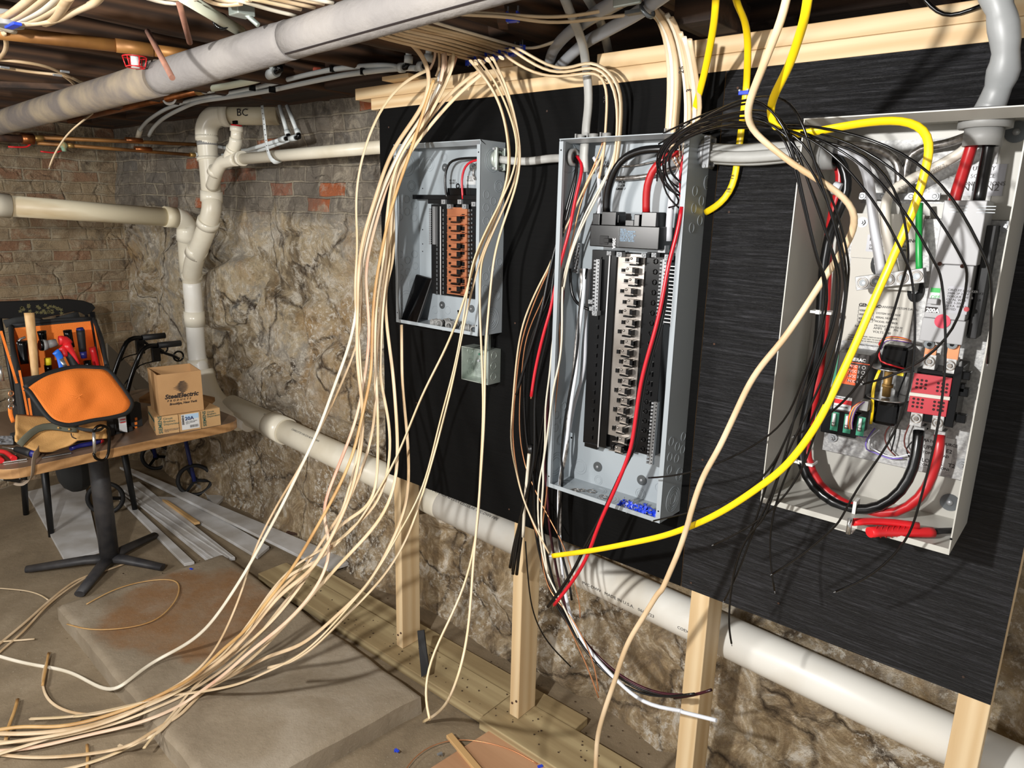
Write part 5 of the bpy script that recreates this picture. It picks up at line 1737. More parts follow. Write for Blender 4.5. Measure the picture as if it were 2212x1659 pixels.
# copper pipes by the brick wall, plane X = xc
xc = -3.72
for k, (a, b, c) in enumerate((((60, 296), (290, 303), (443, 313)), ((80, 309), (300, 322), (420, 335)))):
    t = thing('copper_pipe', ['upper', 'lower'][k] + ' thin copper pipe with a red lever valve in front of the brick wall', 'pipe', PX(*b, xc), 'thin copper pipes')
    MB().cyl(PX(*a, xc), PX(*c, xc), .0088 if k == 0 else .0080, seg=14).build('pipe_run', M['copper_old'], t)
    tx = 289 if k == 0 else 309
    ty = b[1] + (0 if k == 0 else .5)
    MB().cyl(PX(tx - 18, ty - 1, xc), PX(tx + 18, ty + 1, xc), .0125, seg=14).build('tee', M['copper_pipe'], t)
    MB().cyl(PX(c[0] - 10, c[1] - .6, xc), PX(c[0] + 2, c[1], xc), .011, seg=12).build('brass_fitting', M['brass'], t)
    MB().cyl(PX(c[0] + 2, c[1], xc), PX(c[0] + 14, c[1] + 1, xc), .0125, seg=12).build('crimp_sleeve', M['pex'], t)
    e = PX(c[0] + 8, c[1], xc)
    MB().cyl(e, P(c[0] + 68, c[1] + (11 if k == 0 else 1), 1.80), .0085, seg=12).build('plastic_tail', M['pex'], t)
    if k == 0:
        MB().cyl(PX(-60, 294, xc), PX(46, 300, xc), .0155, seg=16).build('thick_run', M['iron'], t)
        MB().cyl(PX(46, 299, xc), PX(72, 301, xc), .024, seg=18).build('valve_body', M['copper_pipe'], t)
        MB().cyl(PX(70, 299, xc), PX(92, 298, xc), .014, seg=6).build('valve_nut', M['brass'], t)
        MB().tube(smooth_path([PX(68, 309, xc), PX(60, 316, xc), PX(48, 318, xc), PX(18, 317, xc)], .02), .0058, 10, .6).build('valve_lever', M['red'], t)
    else:
        q = PX(137, 314, xc)
        MB().sphere(q, .017).cyl(q, q - Vector((0, 0, .026)), .010).build('valve_body', M['verd'], t)
        MB().cyl(PX(146, 314, xc), PX(158, 315, xc), .0115, seg=6).build('valve_nut', M['brass'], t)
        MB().tube(smooth_path([PX(132, 326, xc), PX(118, 330, xc), PX(104, 329, xc), PX(88, 327, xc)], .02), .0055, 10, .6).build('valve_lever', M['red'], t)
# big old copper pipe under the joists at the far left
t = thing('copper_pipe', 'thick orange brown copper pipe running under the joists at the upper left', 'pipe', PZ(150, 80, ZF + .39))
z3 = ZF + .375
MB().cyl(PZ(-80, 62, z3), PZ(258, 99, z3), .0155, seg=20).build('pipe_run', M['copper_old'], t)
MB().cyl(PZ(250, 98, z3), PZ(330, 108, z3), .0165, seg=20).build('tee', M['copper_old'], t)
MB().cyl(PZ(325, 108, z3), PZ(420, 120, z3), .0145, seg=20).build('pipe_run', M['copper_old'], t)
MB().sphere(PZ(291, 114, z3 - .004), .017).build('tee_branch', M['brass'], t)
# sprinkler head with red guard
q = PZ(291, 127, z3 - .02)
t = thing('sprinkler_head', 'small white sprinkler head with a red wire guard behind the insulated pipe', 'sprinkler', q)
MB().cyl(q + Vector((0, 0, .012)), q - Vector((0, 0, .022)), .010, seg=14).build('head', M['txt_white'], t)
m = MB(); m.ring(q + Vector((0, 0, .004)), (0, 0, 1), .028, .0016)
for k in range(6):
    a_ = k * math.pi / 3
    m.cyl(q + Vector((.028 * math.cos(a_), .028 * math.sin(a_), .004)), q + Vector((.022 * math.cos(a_), .022 * math.sin(a_), -.02)), .0015, seg=6)
m.ring(q - Vector((0, 0, .02)), (0, 0, 1), .022, .0016)
m.build('wire_guard', M['red'], t)
# brown batten + second small pipe
o = MB().bar(PZ(-60, 181, ZF + .38), PZ(170, 190, ZF + .38), .035, .02).build('wood_batten', M['beam'], bevel=.002)
tag(o, 'brown batten nailed below the joists at the left picture edge', 'lumber')
# green pex overhead with clamp
t = thing('plastic_water_pipe', 'pale greenish plastic pipe crossing the joists at the top, held by a black clamp', 'pipe', PZ(470, 45, ZF + .39))
MB().cyl(PZ(395, -8, ZF + .392), PZ(520, 68, ZF + .392), .0125, seg=16).build('pipe_run', M['pex_big'], t)
q = PZ(477, 46, ZF + .392); MB().ring(q, (1, -.6, 0), .0145, .004, 18).box(q.x - .02, q.x + .004, q.y - .006, q.y + .006, q.z - .004, q.z + .006).build('pipe_clamp', M['black_pl'], t)
q = PZ(522, 22, ZF + .40); m = MB(); m.box(q.x - .02, q.x + .02, q.y - .02, q.y + .02, q.z - .012, q.z + .008); m.cyl(q, q + Vector((.03, .02, -.03)), .006, seg=8)
o = m.build('box_connector', M['galv'], bevel=.003); tag(o, 'dented galvanised fitting between cables at the top edge', 'connector')
# grey conduits
for k, (pp, r, lb) in enumerate(((((1370, -40), (1328, 3), (1290, 26), (1250, 54), (1215, 84), (1194, 112), (1186, 138)), .0135, 'upper left of two grey plastic conduits diving behind the top plate'),
                              (((1460, -30), (1410, 6), (1368, 34), (1318, 62), (1268, 90), (1230, 122), (1206, 147)), .0135, 'lower right of two grey plastic conduits diving behind the top plate'))):
    n = len(pp)
    pts = [P(a, b, 1.20 + .42 * (i / (n - 1)) ** .9) for i, (a, b) in enumerate(pp)]
    o = MB().tube(smooth_path(pts, .03), r, 18).build('conduit', M['conduit']); tag(o, lb, 'conduit', 'grey plastic conduits')
q = P(1398, 22, 1.285)
t = thing('conduit_strap', 'dark metal strap clamping the lower right grey conduit', 'strap', q)
MB().ring(q, (1, -.2, .7), .0155, .004, 20).box(q.x - .045, q.x - .01, q.y - .008, q.y + .008, q.z - .003, q.z + .004).build('strap_band', M['steel_dark'], t)
q = P(1355, -2, 1.24); t = thing('conduit_strap', 'pale metal strap on the upper left grey conduit at the top edge', 'strap', q)
MB().box(q.x - .03, q.x + .03, q.y - .004, q.y + .004, q.z - .012, q.z + .012).build('strap_plate', M['galv'], t, bevel=.003)

# ================================================================ SERVICE CABLE top right
t = thing('service_cable', 'thick wrinkled grey cable dropping into the top of the transfer switch', 'cable', (cx1 - .07, D - .09, cz1))
pts = [(2140, -60, D - .12), (2160, 20, D - .115), (2172, 90, D - .11), (2168, 150, D - .10), (2150, 205, D - .09)]
pp = smooth_path(rise([P(a, b, y) for a, b, y in pts]) + [Vector((tb.x, tb.y, cz1 + .001))], .012)
m = MB()
rnd = random.Random(5)
rad = [.0215 + .0018 * math.sin(i * 1.3) + rnd.uniform(-.0008, .0008) for i in range(len(pp))]
m.tube(pp, .021, 22, .75, up=(0, -1, 0), radii=rad)
m.build('jacket', mat('grey_jacket', (150, 152, 152), .4, c2=(132, 134, 134), nscale=9), t)

# ================================================================ CABLES IN GENERAL
def yprof(px, py):
    """depth of the hanging cream bundle in front of the board at a height in the picture"""
    ks = [(60, 1.40), (150, 1.40), (300, 1.385), (600, 1.36), (900, 1.28), (1100, 1.16), (1300, 1.03), (1450, .92), (1600, .86)]
    for (a, ya), (b2, yb2) in zip(ks, ks[1:]):
        if py <= b2:
            u = (py - a) / (b2 - a)
            return ya + (yb2 - ya) * max(0, u)
    return .86


def place(p, dy=0.0):
    px, py = p[0], p[1]
    if len(p) >= 3:
        if isinstance(p[2], str):
            return PZ(px, py, float(p[2][1:]))
        return P(px, py, p[2] + dy)
    return P(px, py, yprof(px, py) + dy)


def cable(pts, label, r=.0053, flat=.42, mt='romex', cat='cable', group=None, dy=0.0, up=(0, -1, 0), name='cable', tip=None, step=.02, seg=10, rl=14):
    return cab([place(p, dy) for p in pts], r, name, M[mt] if isinstance(mt, str) else mt, label, cat, group, flat, None, up, seg, step, tip, rl)


cA = lambda l: cr(800, 0, 5.53, l)        # first big zoom of the staples
cB = lambda l: cr(740, 280, 3.1725, l)
cC = lambda l: cr(700, 580, 4.23, l)
cD = lambda l: cr(600, 800, 3.1725, l)
cE = lambda l: cr(0, 1059, 2.765, l)
cF = lambda l: cr(700, 1059, 2.765, l)
cG = lambda l: cr(1100, 0, 3.1725, l)
cH = lambda l: cr(1412, 0, 2.765, l)
cI = lambda l: cr(1412, 550, 2.765, l)
cJ = lambda l: cr(1412, 1059, 2.765, l)
GB = 'cream cables hanging to the floor at left'
fl = lambda l, z=.012: [(a, b, 'z%.4f' % z) for a, b in l]
# 1 outer loop
cable(cA([(700, 830), (600, 860), (450, 930), (330, 1010), (200, 1150), (100, 1330), (0, 1530)]) + cB([(150, 130), (100, 300), (78, 430), (85, 560), (105, 700), (110, 820)]) + cC([(280, 60), (275, 180), (290, 420), (300, 560), (325, 680), (345, 900)])
      + cD([(575, 180), (600, 300), (590, 400), (555, 540), (505, 760), (455, 940)]) + cE([(1960, 330), (1850, 480), (1720, 640), (1600, 800), (1480, 940), (1350, 1060), (1200, 1160), (1050, 1250)])
      + fl(cE([(900, 1310), (700, 1400), (500, 1440), (300, 1490), (100, 1510), (-60, 1500)]), .03), 'cream cable making the widest loop left of the black board', .0048, .4, 'romex', group=GB)
# 2 thick tan from above
cable([(868, 75, 1.36)] + cA([(500, 530), (580, 580), (680, 700), (745, 850), (745, 1000), (700, 1200), (600, 1350), (480, 1500), (330, 1650)]) + cB([(300, 200), (260, 370), (200, 550), (130, 750), (105, 930)]) + cC([(300, 120), (318, 250), (305, 420)])
      + cC([(300, 600), (290, 760), (300, 940)]) + cD([(560, 60), (580, 200), (595, 330), (570, 560), (520, 800), (470, 940)]) + cE([(1920, 400), (1850, 500), (1690, 600), (1560, 760), (1450, 900), (1330, 1010), (1200, 1090), (1050, 1190)])
      + fl(cE([(850, 1300), (600, 1400), (350, 1440), (150, 1460), (-60, 1450)]), .045), 'thick cream cable, its S bend crossing in front of the pine plates', .0072, .5, 'romex_old', group=GB, dy=-.035)
# 3 orange brown
cable(cA([(760, 950), (740, 1000), (690, 1130), (650, 1300), (590, 1480), (530, 1650)]) + cB([(470, 150), (400, 330), (350, 480), (310, 580), (290, 750), (245, 940)]) + cC([(470, 100), (445, 400), (436, 700), (440, 930)]) + cD([(650, 40), (600, 200), (560, 400), (520, 600), (440, 760), (340, 950)])
      + cE([(1950, 120), (1870, 260), (1760, 450), (1650, 600), (1560, 700), (1480, 840), (1360, 920), (1200, 1080), (1100, 1150)]) + fl(cE([(900, 1250), (700, 1330), (500, 1390), (300, 1430), (120, 1390), (-60, 1440)]), .055), 'orange brown cable over the left edge of the small panel', .0056, .5, 'romex_tan', group=GB, dy=-.05)
# 4 white one swinging widest on the floor
cable(cA([(830, 1000), (760, 1120), (690, 1290), (600, 1480)]) + cB([(455, 0), (370, 200), (290, 350), (240, 500), (180, 700), (130, 950)]) + cC([(318, 60), (305, 300), (300, 480), (250, 650), (180, 850), (145, 950)]) + cD([(370, 150), (300, 370), (250, 480), (150, 680), (30, 930)])
      + cE([(1610, 230), (1500, 430), (1370, 640), (1230, 830), (1080, 940), (960, 1000, .93)]) + [(307, 1444, 'z0.09'), (278, 1471, 'z0.085'), (253, 1493, 'z0.04')] + fl(cE([(650, 1205), (560, 1165), (420, 1080), (270, 1055), (130, 1030), (-60, 975)]), .008),
      'whitest cable, swinging out leftmost across the concrete slab', .0062, .5, 'romex_white', group=GB, dy=-.02)
# 5
cable(cA([(900, 1010), (800, 1160), (730, 1320), (640, 1520)]) + cB([(420, 60), (330, 260), (260, 420), (190, 640), (120, 900)]) + cC([(330, 60), (345, 300), (365, 420), (345, 600), (290, 760), (200, 950)]) + cD([(450, 60), (390, 200), (330, 330), (270, 440), (190, 600), (100, 760), (0, 900)])
      + cE([(1620, 160), (1540, 300), (1490, 440), (1450, 600), (1390, 740), (1330, 880), (1260, 990), (1130, 1120)]) + fl(cE([(960, 1220), (780, 1310), (600, 1345), (450, 1345), (360, 1310), (290, 1270), (255, 1200), (252, 1080), (300, 970)]), .012),
      'cream cable whose end curls up in a hook on the dusty floor', .0046, .45, 'romex_old', group=GB)
# 6 pink
cable(cA([(870, 640), (890, 760), (900, 850), (850, 1000), (780, 1140), (700, 1320), (600, 1520)]) + cB([(440, 60), (355, 230), (300, 380), (250, 560), (210, 720), (150, 930)]) + cC([(375, 60), (395, 300), (420, 500), (435, 640), (400, 800), (370, 950)]) + cD([(600, 60), (560, 240), (520, 420), (450, 560), (400, 700), (330, 880), (290, 950)])
      + cE([(1990, 370, 1.10), (1920, 540), (1840, 660), (1680, 820), (1560, 910), (1450, 1000), (1330, 1110), (1200, 1200)]) + fl(cE([(1080, 1290), (950, 1350), (850, 1390), (700, 1430), (550, 1450), (400, 1490), (200, 1545), (-60, 1560)]), .022),
      'cable tinged pink with red marks in the floor bundle', .0062, .5, 'romex_pink', group=GB, dy=-.01)
# 7
cable(cA([(990, 640), (1030, 700), (1010, 820), (930, 930), (860, 1090), (780, 1250), (700, 1450)]) + cB([(400, 130), (340, 330), (310, 480), (300, 640), (290, 800), (280, 950)]) + cC([(530, 60), (500, 200), (475, 350), (465, 500), (460, 700), (480, 940)]) + cD([(672, 100), (690, 300), (684, 600), (685, 800), (660, 940)])
      + cE([(2010, 200), (1930, 370), (1850, 500), (1760, 620), (1650, 760), (1500, 900), (1390, 980), (1280, 1060), (1150, 1150)]) + fl(cE([(950, 1265), (700, 1350), (520, 1400), (330, 1470), (150, 1530), (-60, 1590)]), .035),
      'cream cable hanging straight past the left edge of the black board', .0056, .45, 'romex', group=GB, dy=-.015)
# 8
cable(cA([(1300, 850), (1200, 900), (1080, 1000), (930, 1120), (820, 1230), (730, 1370), (620, 1600)]) + cB([(350, 150), (330, 350), (330, 500), (320, 700), (300, 930)]) + cC([(560, 60), (530, 200), (510, 380), (500, 560), (490, 740), (470, 930)]) + cD([(660, 90), (672, 200), (668, 400), (620, 570), (570, 700), (530, 820), (470, 940)])
      + cE([(2050, 120), (1960, 250), (1860, 400), (1800, 500), (1690, 560), (1620, 660), (1540, 760), (1480, 860), (1380, 960), (1240, 1080), (1100, 1170)]) + fl(cE([(880, 1290), (700, 1370), (460, 1440), (260, 1480), (100, 1500), (-60, 1520)]), .05),
      'cream cable reaching across from the right over the pine plates, upper one', .0056, .45, 'romex_old', group=GB, dy=.005)
# 9
cable(cA([(1350, 870), (1250, 940), (1120, 1050), (990, 1170), (880, 1310), (780, 1420), (660, 1560)]) + cB([(345, 330), (340, 500), (330, 700), (325, 930)]) + cC([(590, 0), (560, 80), (540, 200), (545, 330), (530, 480), (515, 700), (510, 940)]) + cD([(690, 100), (720, 120), (745, 250), (775, 370), (783, 520), (770, 660), (750, 800), (700, 940)])
      + cE([(2120, 200), (2000, 330), (1900, 430), (1800, 470), (1700, 510), (1630, 600), (1560, 700), (1480, 840), (1380, 1010), (1290, 1060), (1150, 1180), (1060, 1300), (950, 1430), (890, 1500), (860, 1540)]), 'cream cable reaching across from the right over the pine plates, lower one', .0054, .45, 'romex', group=GB)
# 10-12 through the board front
cable(cA([(1000, 660), (930, 800), (860, 960), (800, 1120), (760, 1300), (640, 1560)]) + cB([(345, 300), (345, 460), (350, 700), (355, 940)]) + cC([(600, 30), (565, 100), (545, 210), (560, 400), (580, 600), (610, 800), (635, 940)]) + cD([(800, 150), (812, 300), (822, 450), (826, 600), (815, 750), (780, 940)])
      + cE([(2212, 250), (2100, 370), (1980, 490), (1900, 590), (1800, 700), (1700, 810), (1580, 930), (1480, 1030), (1330, 1120), (1200, 1200), (1080, 1300), (1000, 1400), (940, 1450)]) + fl(cE([(800, 1520), (640, 1600), (450, 1659), (200, 1700)]), .012),
      'cream cable in front of the black board just left of the small panel', .0062, .5, 'romex', group=GB, dy=.012)
cable(cC([(708, 515), (710, 700), (712, 940)]) + cD([(850, 0), (852, 120), (870, 280), (890, 420), (897, 600), (900, 780), (890, 940)]) + cE([(2212, 560), (2100, 660), (2000, 760), (1900, 850), (1800, 930), (1700, 960), (1580, 1000), (1440, 1080), (1320, 1140), (1200, 1215), (1080, 1340), (960, 1410), (800, 1510)]) + fl(cE([(640, 1560), (400, 1590), (150, 1600), (-60, 1570)]), .02),
      'cream cable coming out from under the small panel by its left corner', .006, .45, 'romex_old', group=GB, dy=.06)
GS = 'cream cables dropping from the blue staples'
cable(cA([(1200, 730, 1.33), (1320, 850), (1420, 1000), (1500, 1120), (1570, 1230), (1610, 1380), (1650, 1650)]) + cB([(1150, 150), (1158, 300), (1135, 400), (1060, 560), (990, 680), (940, 800), (890, 930)]) + cr(700, 550, 2.765, [(890, 60), (850, 260), (800, 380), (750, 520), (690, 640), (600, 800), (530, 970), (480, 1120), (430, 1230), (380, 1330)])
      + cD([(640, 900, 1.15)]) + cE([(2120, 240), (1990, 320), (1850, 390), (1720, 480), (1620, 590), (1540, 720), (1460, 830), (1340, 980), (1230, 1060), (1100, 1160)]) + fl(cE([(980, 1225), (850, 1270), (700, 1310), (500, 1360), (440, 1352)]), .06),
      'cream cable crossing diagonally from the small panel down to the left bundle', .0066, .5, 'romex', group=GS, dy=-.0)
cable(cA([(1300, 720, 1.33), (1430, 850), (1500, 980), (1570, 1120), (1650, 1290), (1730, 1500), (1745, 1650)]) + cB([(1190, 60), (1215, 180), (1200, 270), (1120, 440), (1040, 570), (960, 720), (900, 900)]) + cr(700, 550, 2.765, [(880, 20), (860, 200), (830, 400), (790, 640), (740, 820), (690, 1000), (640, 1220), (600, 1390), (560, 1500)])
      + cF([(470, 200), (380, 390), (300, 520), (200, 640), (80, 770), (-10, 880)]) + cE([(1860, 940), (1760, 1010), (1600, 1080), (1450, 1150), (1280, 1190), (1150, 1210), (980, 1230)]) + fl(cE([(850, 1270), (700, 1300), (500, 1350), (180, 1365)]), .04),
      'cream cable sweeping from the stapled row through panel front to the floor, second', .0056, .45, 'romex', group=GS, dy=-.012)
cable(cA([(1400, 700, 1.33), (1500, 830), (1580, 980), (1640, 1150), (1700, 1320), (1750, 1560)]) + cB([(1215, 60), (1235, 230), (1205, 370), (1130, 480), (1070, 600), (1015, 740), (930, 930)]) + cr(700, 550, 2.765, [(945, 20), (925, 200), (925, 330), (940, 500), (945, 700), (955, 900), (945, 1100), (935, 1300), (925, 1480)])
      + cF([(925, 60), (930, 150), (900, 340), (880, 480), (820, 640), (740, 800), (670, 920), (620, 1020), (598, 1120), (590, 1230), (608, 1320), (632, 1370)]), 'cream cable over the junction box ending in the left side of the long loop', .006, .5, 'romex', group=GS, dy=.01)
cable(cA([(1460, 690, 1.33), (1560, 850), (1630, 1010), (1700, 1240), (1760, 1500), (1775, 1650)]) + cB([(1235, 150), (1238, 300), (1200, 420), (1130, 540), (1085, 660), (1050, 780), (1030, 930)]) + cr(700, 550, 2.765, [(1005, 60), (985, 330), (965, 500), (958, 640), (962, 860), (955, 1050), (940, 1250), (925, 1480)])
      + cF([(922, 150), (900, 320), (885, 480), (880, 650), (870, 800), (850, 960), (820, 1100), (760, 1230), (690, 1320, 1.33), (632, 1367, 1.35), (592, 1382, 1.36)]), 'cream cable over the junction box ending in the right side of the long loop', .0055, .5, 'romex', group=GS, dy=-.0)
cable(cA([(1250, 720, 1.34), (1380, 860), (1450, 1020), (1540, 1200), (1580, 1290), (1640, 1500), (1660, 1650)]) + cB([(1160, 250), (1155, 320), (1100, 480), (1070, 560), (1030, 660), (980, 780), (920, 930)]) + cr(700, 550, 2.765, [(900, 140), (880, 250), (850, 340), (815, 520), (775, 740), (735, 900), (690, 1080), (640, 1250), (600, 1400)])
      + cF([(560, 120), (500, 300), (420, 430), (330, 560), (210, 670), (90, 790), (-10, 900)]) + cE([(1850, 970), (1750, 1025), (1600, 1060)]), 'thin cream cable hanging left of the junction box', .0048, .5, 'romex', group=GS, dy=.014)
# ================================================================ STAPLED ROW ON THE JOIST
GR = 'cream cables stapled side by side under the joist'
zc = ZF + .405
st_px = [(1013, 128), (1028, 125), (1040, 122), (1051, 119), (1069, 116), (1080, 112), (1094, 109), (1110, 107), (1126, 103)]
fr_px = [(812, 78), (826, 74), (842, 70), (852, 68), (868, 64), (880, 60), (896, 56), (905, 52), (928, 45)]
mid_px = [(905, 101), (925, 98), (938, 94), (950, 88), (962, 84), (972, 78), (985, 76), (1000, 74), (1012, 70)]
o_names = ['outermost, nearest the wall', 'second', 'third', 'fourth', 'fifth', 'sixth', 'seventh', 'eighth', 'innermost with printed letters']
sweeps = []
for i in range(9):
    a, b, c = fr_px[i], mid_px[i], st_px[i]
    zz = zc + (.004 if i % 2 else 0)
    pts = [PZ(a[0] - 90, a[1] - 34, zz), PZ(*a, zz), PZ(*b, zz - .002), PZ(*c, zz)]
    mt_ = M[['romex_old', 'romex', 'romex_old', 'romex', 'romex', 'romex_old', 'romex', 'romex', 'romex_white'][i]]
    if i < 5:      # these turn down towards the small panel
        e = P(c[0] + 14, c[1] + 9, 1.34)
        pts += [e]
    elif i < 8:    # these sweep right into the tall panel
        k = i - 5
        sw = [cG([(0, 400), (110, 480), (220, 520), (330, 533), (450, 520), (560, 490), (620, 500), (660, 560), (675, 650), (670, 760), (660, 860)]),
              cG([(20, 340), (130, 420), (230, 480), (330, 505), (430, 495), (520, 460), (600, 450), (680, 510), (735, 610), (750, 750), (742, 900)]),
              cG([(60, 330), (160, 390), (260, 450), (350, 480), (440, 470), (520, 415), (600, 425), (700, 490), (760, 580), (775, 700), (760, 900)])][k]
        ys = [1.34, 1.36, 1.385, 1.41, 1.43, 1.45, 1.46, 1.47, 1.48, 1.49, 1.495]
        pts += [P(p[0], p[1], y - .004 * k) for p, y in zip(sw, ys)]
        e = pts[-1]
        pts += [Vector((e.x, 1.497 - .004 * k, bz1 - .03)), Vector((e.x - .012, 1.497 - .004 * k, bz1 - .09))]
    else:
        pts += [PZ(*p, zc) for p in cG([(150, 335), (230, 320), (290, 290)])] + [PZ(*p, zc + .005) for p in cG([(420, 250), (540, 170), (650, 110), (780, 40), (900, -20)])]
    o_ = cab(pts, .0076 if i < 5 else .0068, 'cable', mt_, 'cream cable in the stapled row under the joist, ' + o_names[i], 'cable', GR, .5, None, (0, 0, -1), 10, .02, None, 3)
    if 5 <= i < 8: sweeps.append(o_)
st0 = None
for i, c in enumerate(st_px + [(1108, 31)]):
    if st0 is None:
        st0 = thing('cable_staple', 'x', 'cable staple', (0, 0, 0), 'blue staples holding the cable row')
        MB().box(-.010, .010, -.006, .006, -.013, -.008).box(-.010, -.0072, -.006, .006, -.008, .004).box(.0072, .010, -.006, .006, -.008, .004).build('saddle', M['blue'], st0)
        MB().cyl((-.0087, 0, -.015), (-.0087, 0, .014), .0016, seg=6).cyl((.0087, 0, -.015), (.0087, 0, .014), .0016, seg=6).build('nails', M['zinc'], st0)
        o = st0
    else:
        o = st0.copy(); col.objects.link(o)
        for ch in st0.children:
            cc_ = ch.copy(); col.objects.link(cc_); cc_.parent = o
    o.location = PZ(*c, zc)
    o.scale = (1.3, 1.3, 1.15)
    o.rotation_euler = (0, 0, R(-35) if i < 9 else R(20))
    o['label'] = ('blue staple on the cable row under the joist, ' + o_names[i] if i < 9 else 'single blue staple holding the upper pair of cables on the barky joist')
# upper pair of cables
for k, (pp, lb) in enumerate((([(905, 8), (960, 22), (1020, 28), (1108, 31), (1160, 38), (1230, 36), (1290, 26), (1345, 13)], 'upper cream cable of the pair crossing the barky joist'),
                              ([(890, 14), (950, 27), (1020, 33), (1108, 36), (1160, 48), (1230, 49), (1300, 38), (1400, 28)], 'lower cream cable of the pair crossing the barky joist'))):
    cab([PZ(a, b, ZF + .40 - .006 * k) for a, b in pp], .0062, 'cable', M['romex'], lb, 'cable', 'pair of cables on the barky joist', .55, None, (0, 0, -1), 10, .02, None, 3)
for i, q in enumerate(((1085, 12), (1080, 48))):
    pass
o = MB().bar(PZ(1076, 5, ZF + .41), PZ(1088, 62, ZF + .41), .022, .003).build('metal_plate', M['iron']); tag(o, 'rusty nail plate on the barky joist behind the cable pair', 'metal plate')

# cables at the top left corner
rnd = random.Random(2)
tl = [((-40, 22), (0, 40), (30, 25), (80, -15)), ((-40, 40), (10, 48), (50, 30), (105, -12)), ((0, 62), (25, 60), (28, 52), (40, 45), (90, 22), (132, -14)), ((20, 48), (50, 50), (80, 40), (140, 5), (160, -20)),
      ((95, 50), (112, 46), (128, 25), (150, -10)), ((40, 52), (120, 45), (165, 22), (205, 8), (222, -15)), ((30, 68), (8, 60), (-20, 52))]
for i, pp in enumerate(tl):
    cab([PZ(a, b, ZF + .375 - .002 * i) for a, b in pp], .0085 if i != 4 else .011, 'cable', M[['romex_old', 'romex', 'romex_white', 'romex', 'romex_old', 'romex', 'romex_white'][i]],
        'dusty cable in the top left corner cluster, ' + ['leftmost', 'second from the left', 'third, bent hard at the blue staple', 'fourth from the left', 'short fat one', 'rightmost with a long curve', 'looping under the blue staple'][i],
        'cable', 'cables in the top left corner', .7, None, (0, 0, -1), 10, .02, None, 2)
for i, pp in enumerate((((-40, 126), (40, 132), (90, 140), (130, 156), (175, 178)), ((-40, 140), (20, 148), (80, 158), (140, 162), (185, 182)), ((135, 162), (150, 172), (168, 190)), ((8, 70), (14, 95), (8, 115), (-10, 135)))):
    cab([PZ(a, b, ZF + .37) for a, b in pp], .0055, 'cable', M['romex_old'], ['upper thin cable below the orange copper pipe', 'lower thin cable below the orange copper pipe', 'short branch cable ending behind the insulated pipe', 'cable hanging down at the left picture edge'][i], 'cable', 'thin cables below the copper pipe', .8, None, (0, 0, -1), 8, .02, None, 2)
for i, (a, b) in enumerate(((10, 145), (124, 162), (140, 154))):
    q = PZ(a, b, ZF + .366)
    o = MB().box(q.x - .004, q.x + .004, q.y - .012, q.y + .012, q.z - .004, q.z + .002).build('cable_staple', M['zinc'], bevel=.001)
    tag(o, 'metal staple on the thin cables below the copper pipe, ' + ['left', 'lower of the right pair', 'upper of the right pair'][i], 'cable staple', 'metal staples at the upper left')
q = PZ(28, 52, ZF + .362)
o = MB().box(q.x - .03, q.x + .03, q.y - .008, q.y + .008, q.z - .006, q.z).build('cable_staple', M['blue'], bevel=.001); tag(o, 'blue staple in the cable cluster at the top left corner', 'cable staple')
q = PZ(18, 58, ZF + .36)
o = MB().cyl(q, q + Vector((0, 0, .03)), .030, seg=24).build('cable_bushing', M['grey_pl'], bevel=.002); tag(o, 'round pale bushing under the cable cluster at the top left corner', 'connector')
# cables at top centre
for i, pp in enumerate((((300, -10), (340, 4), (372, 11), (410, 6), (430, -8)), ((308, -22), (345, -6), (375, 2), (405, -3)), ((430, -12), (460, 10), (490, 14), (520, 8)), ((440, -20), (470, 2), (500, 6), (540, 0)),
                        ((515, 0), (560, 14), (600, 26), (640, 34)), ((530, -6), (590, 8), (650, 20)), ((570, -8), (620, 5), (680, 16)), ((600, -12), (650, 0), (700, 8)), ((630, -12), (690, 2), (720, 6)))):
    cab([PZ(a, b, ZF + .392 - .002 * (i % 3)) for a, b in pp], .0065, 'cable', M[['romex_white', 'romex', 'romex_old', 'romex'][i % 4]], 'cream cable at the top edge above the insulated pipe, ' +
        ['lowest of the left arc', 'upper of the left arc', 'lower beside the metal fitting', 'upper beside the metal fitting', 'first of the right fan', 'second of the right fan', 'third of the right fan', 'fourth of the right fan', 'rightmost of the right fan'][i],
        'cable', 'cream cables at the top edge', .6, None, (0, 0, -1), 8, .02, None, 2)
# loose cable end hanging on the left
cab([PZ(200, 245, ZF + .3), P(178, 262, 1.0), P(150, 285, .98), P(128, 315, .97), P(112, 345, .965), P(107, 361, .965)], .0035, 'cable', M['romex'], 'loose cable end hanging down in front of the red lever valves', 'cable', None, .8, None, (0, -1, 0), 8, .02, (.0015, .01, M['ziptie']), 2)
# small strands near cable A tops
for i, pp in enumerate((((815, 110), (812, 128), (826, 150), (822, 168)),)):
    pass
mini = [[(940, 108), (941, 122), (936, 138), (928, 150)], [(948, 112), (951, 135), (949, 150), (942, 165)], [(962, 114), (966, 135), (963, 150), (955, 170), (948, 182), (941, 198)], [(974, 120), (968, 140), (962, 160), (950, 185), (944, 198)],
        [(986, 122), (980, 145), (970, 165), (960, 178), (950, 195), (940, 215), (925, 240)]]
for i, pp in enumerate(mini):
    cab([P(a, b, 1.42 + .004 * i) for a, b in pp], .0042, 'cable', M['romex_old' if i % 2 else 'romex_pink'], 'short cable tail behind the thick S bend, ' + ['leftmost pinkish', 'second', 'third, longest', 'fourth', 'rightmost'][i], 'cable', 'short tails above the pine plates', .6, None, (0, -1, 0), 8, .02, None, 2)
q = P(951, 160, 1.44)
t = thing('cable_tag', 'small white clip with black mark hanging behind the cream bundle', 'clip', q); MB().box(q.x - .010, q.x + .010, q.y - .001, q.y + .001, q.z - .018, q.z + .016).build('clip_body', M['paper'], t, bevel=.001)

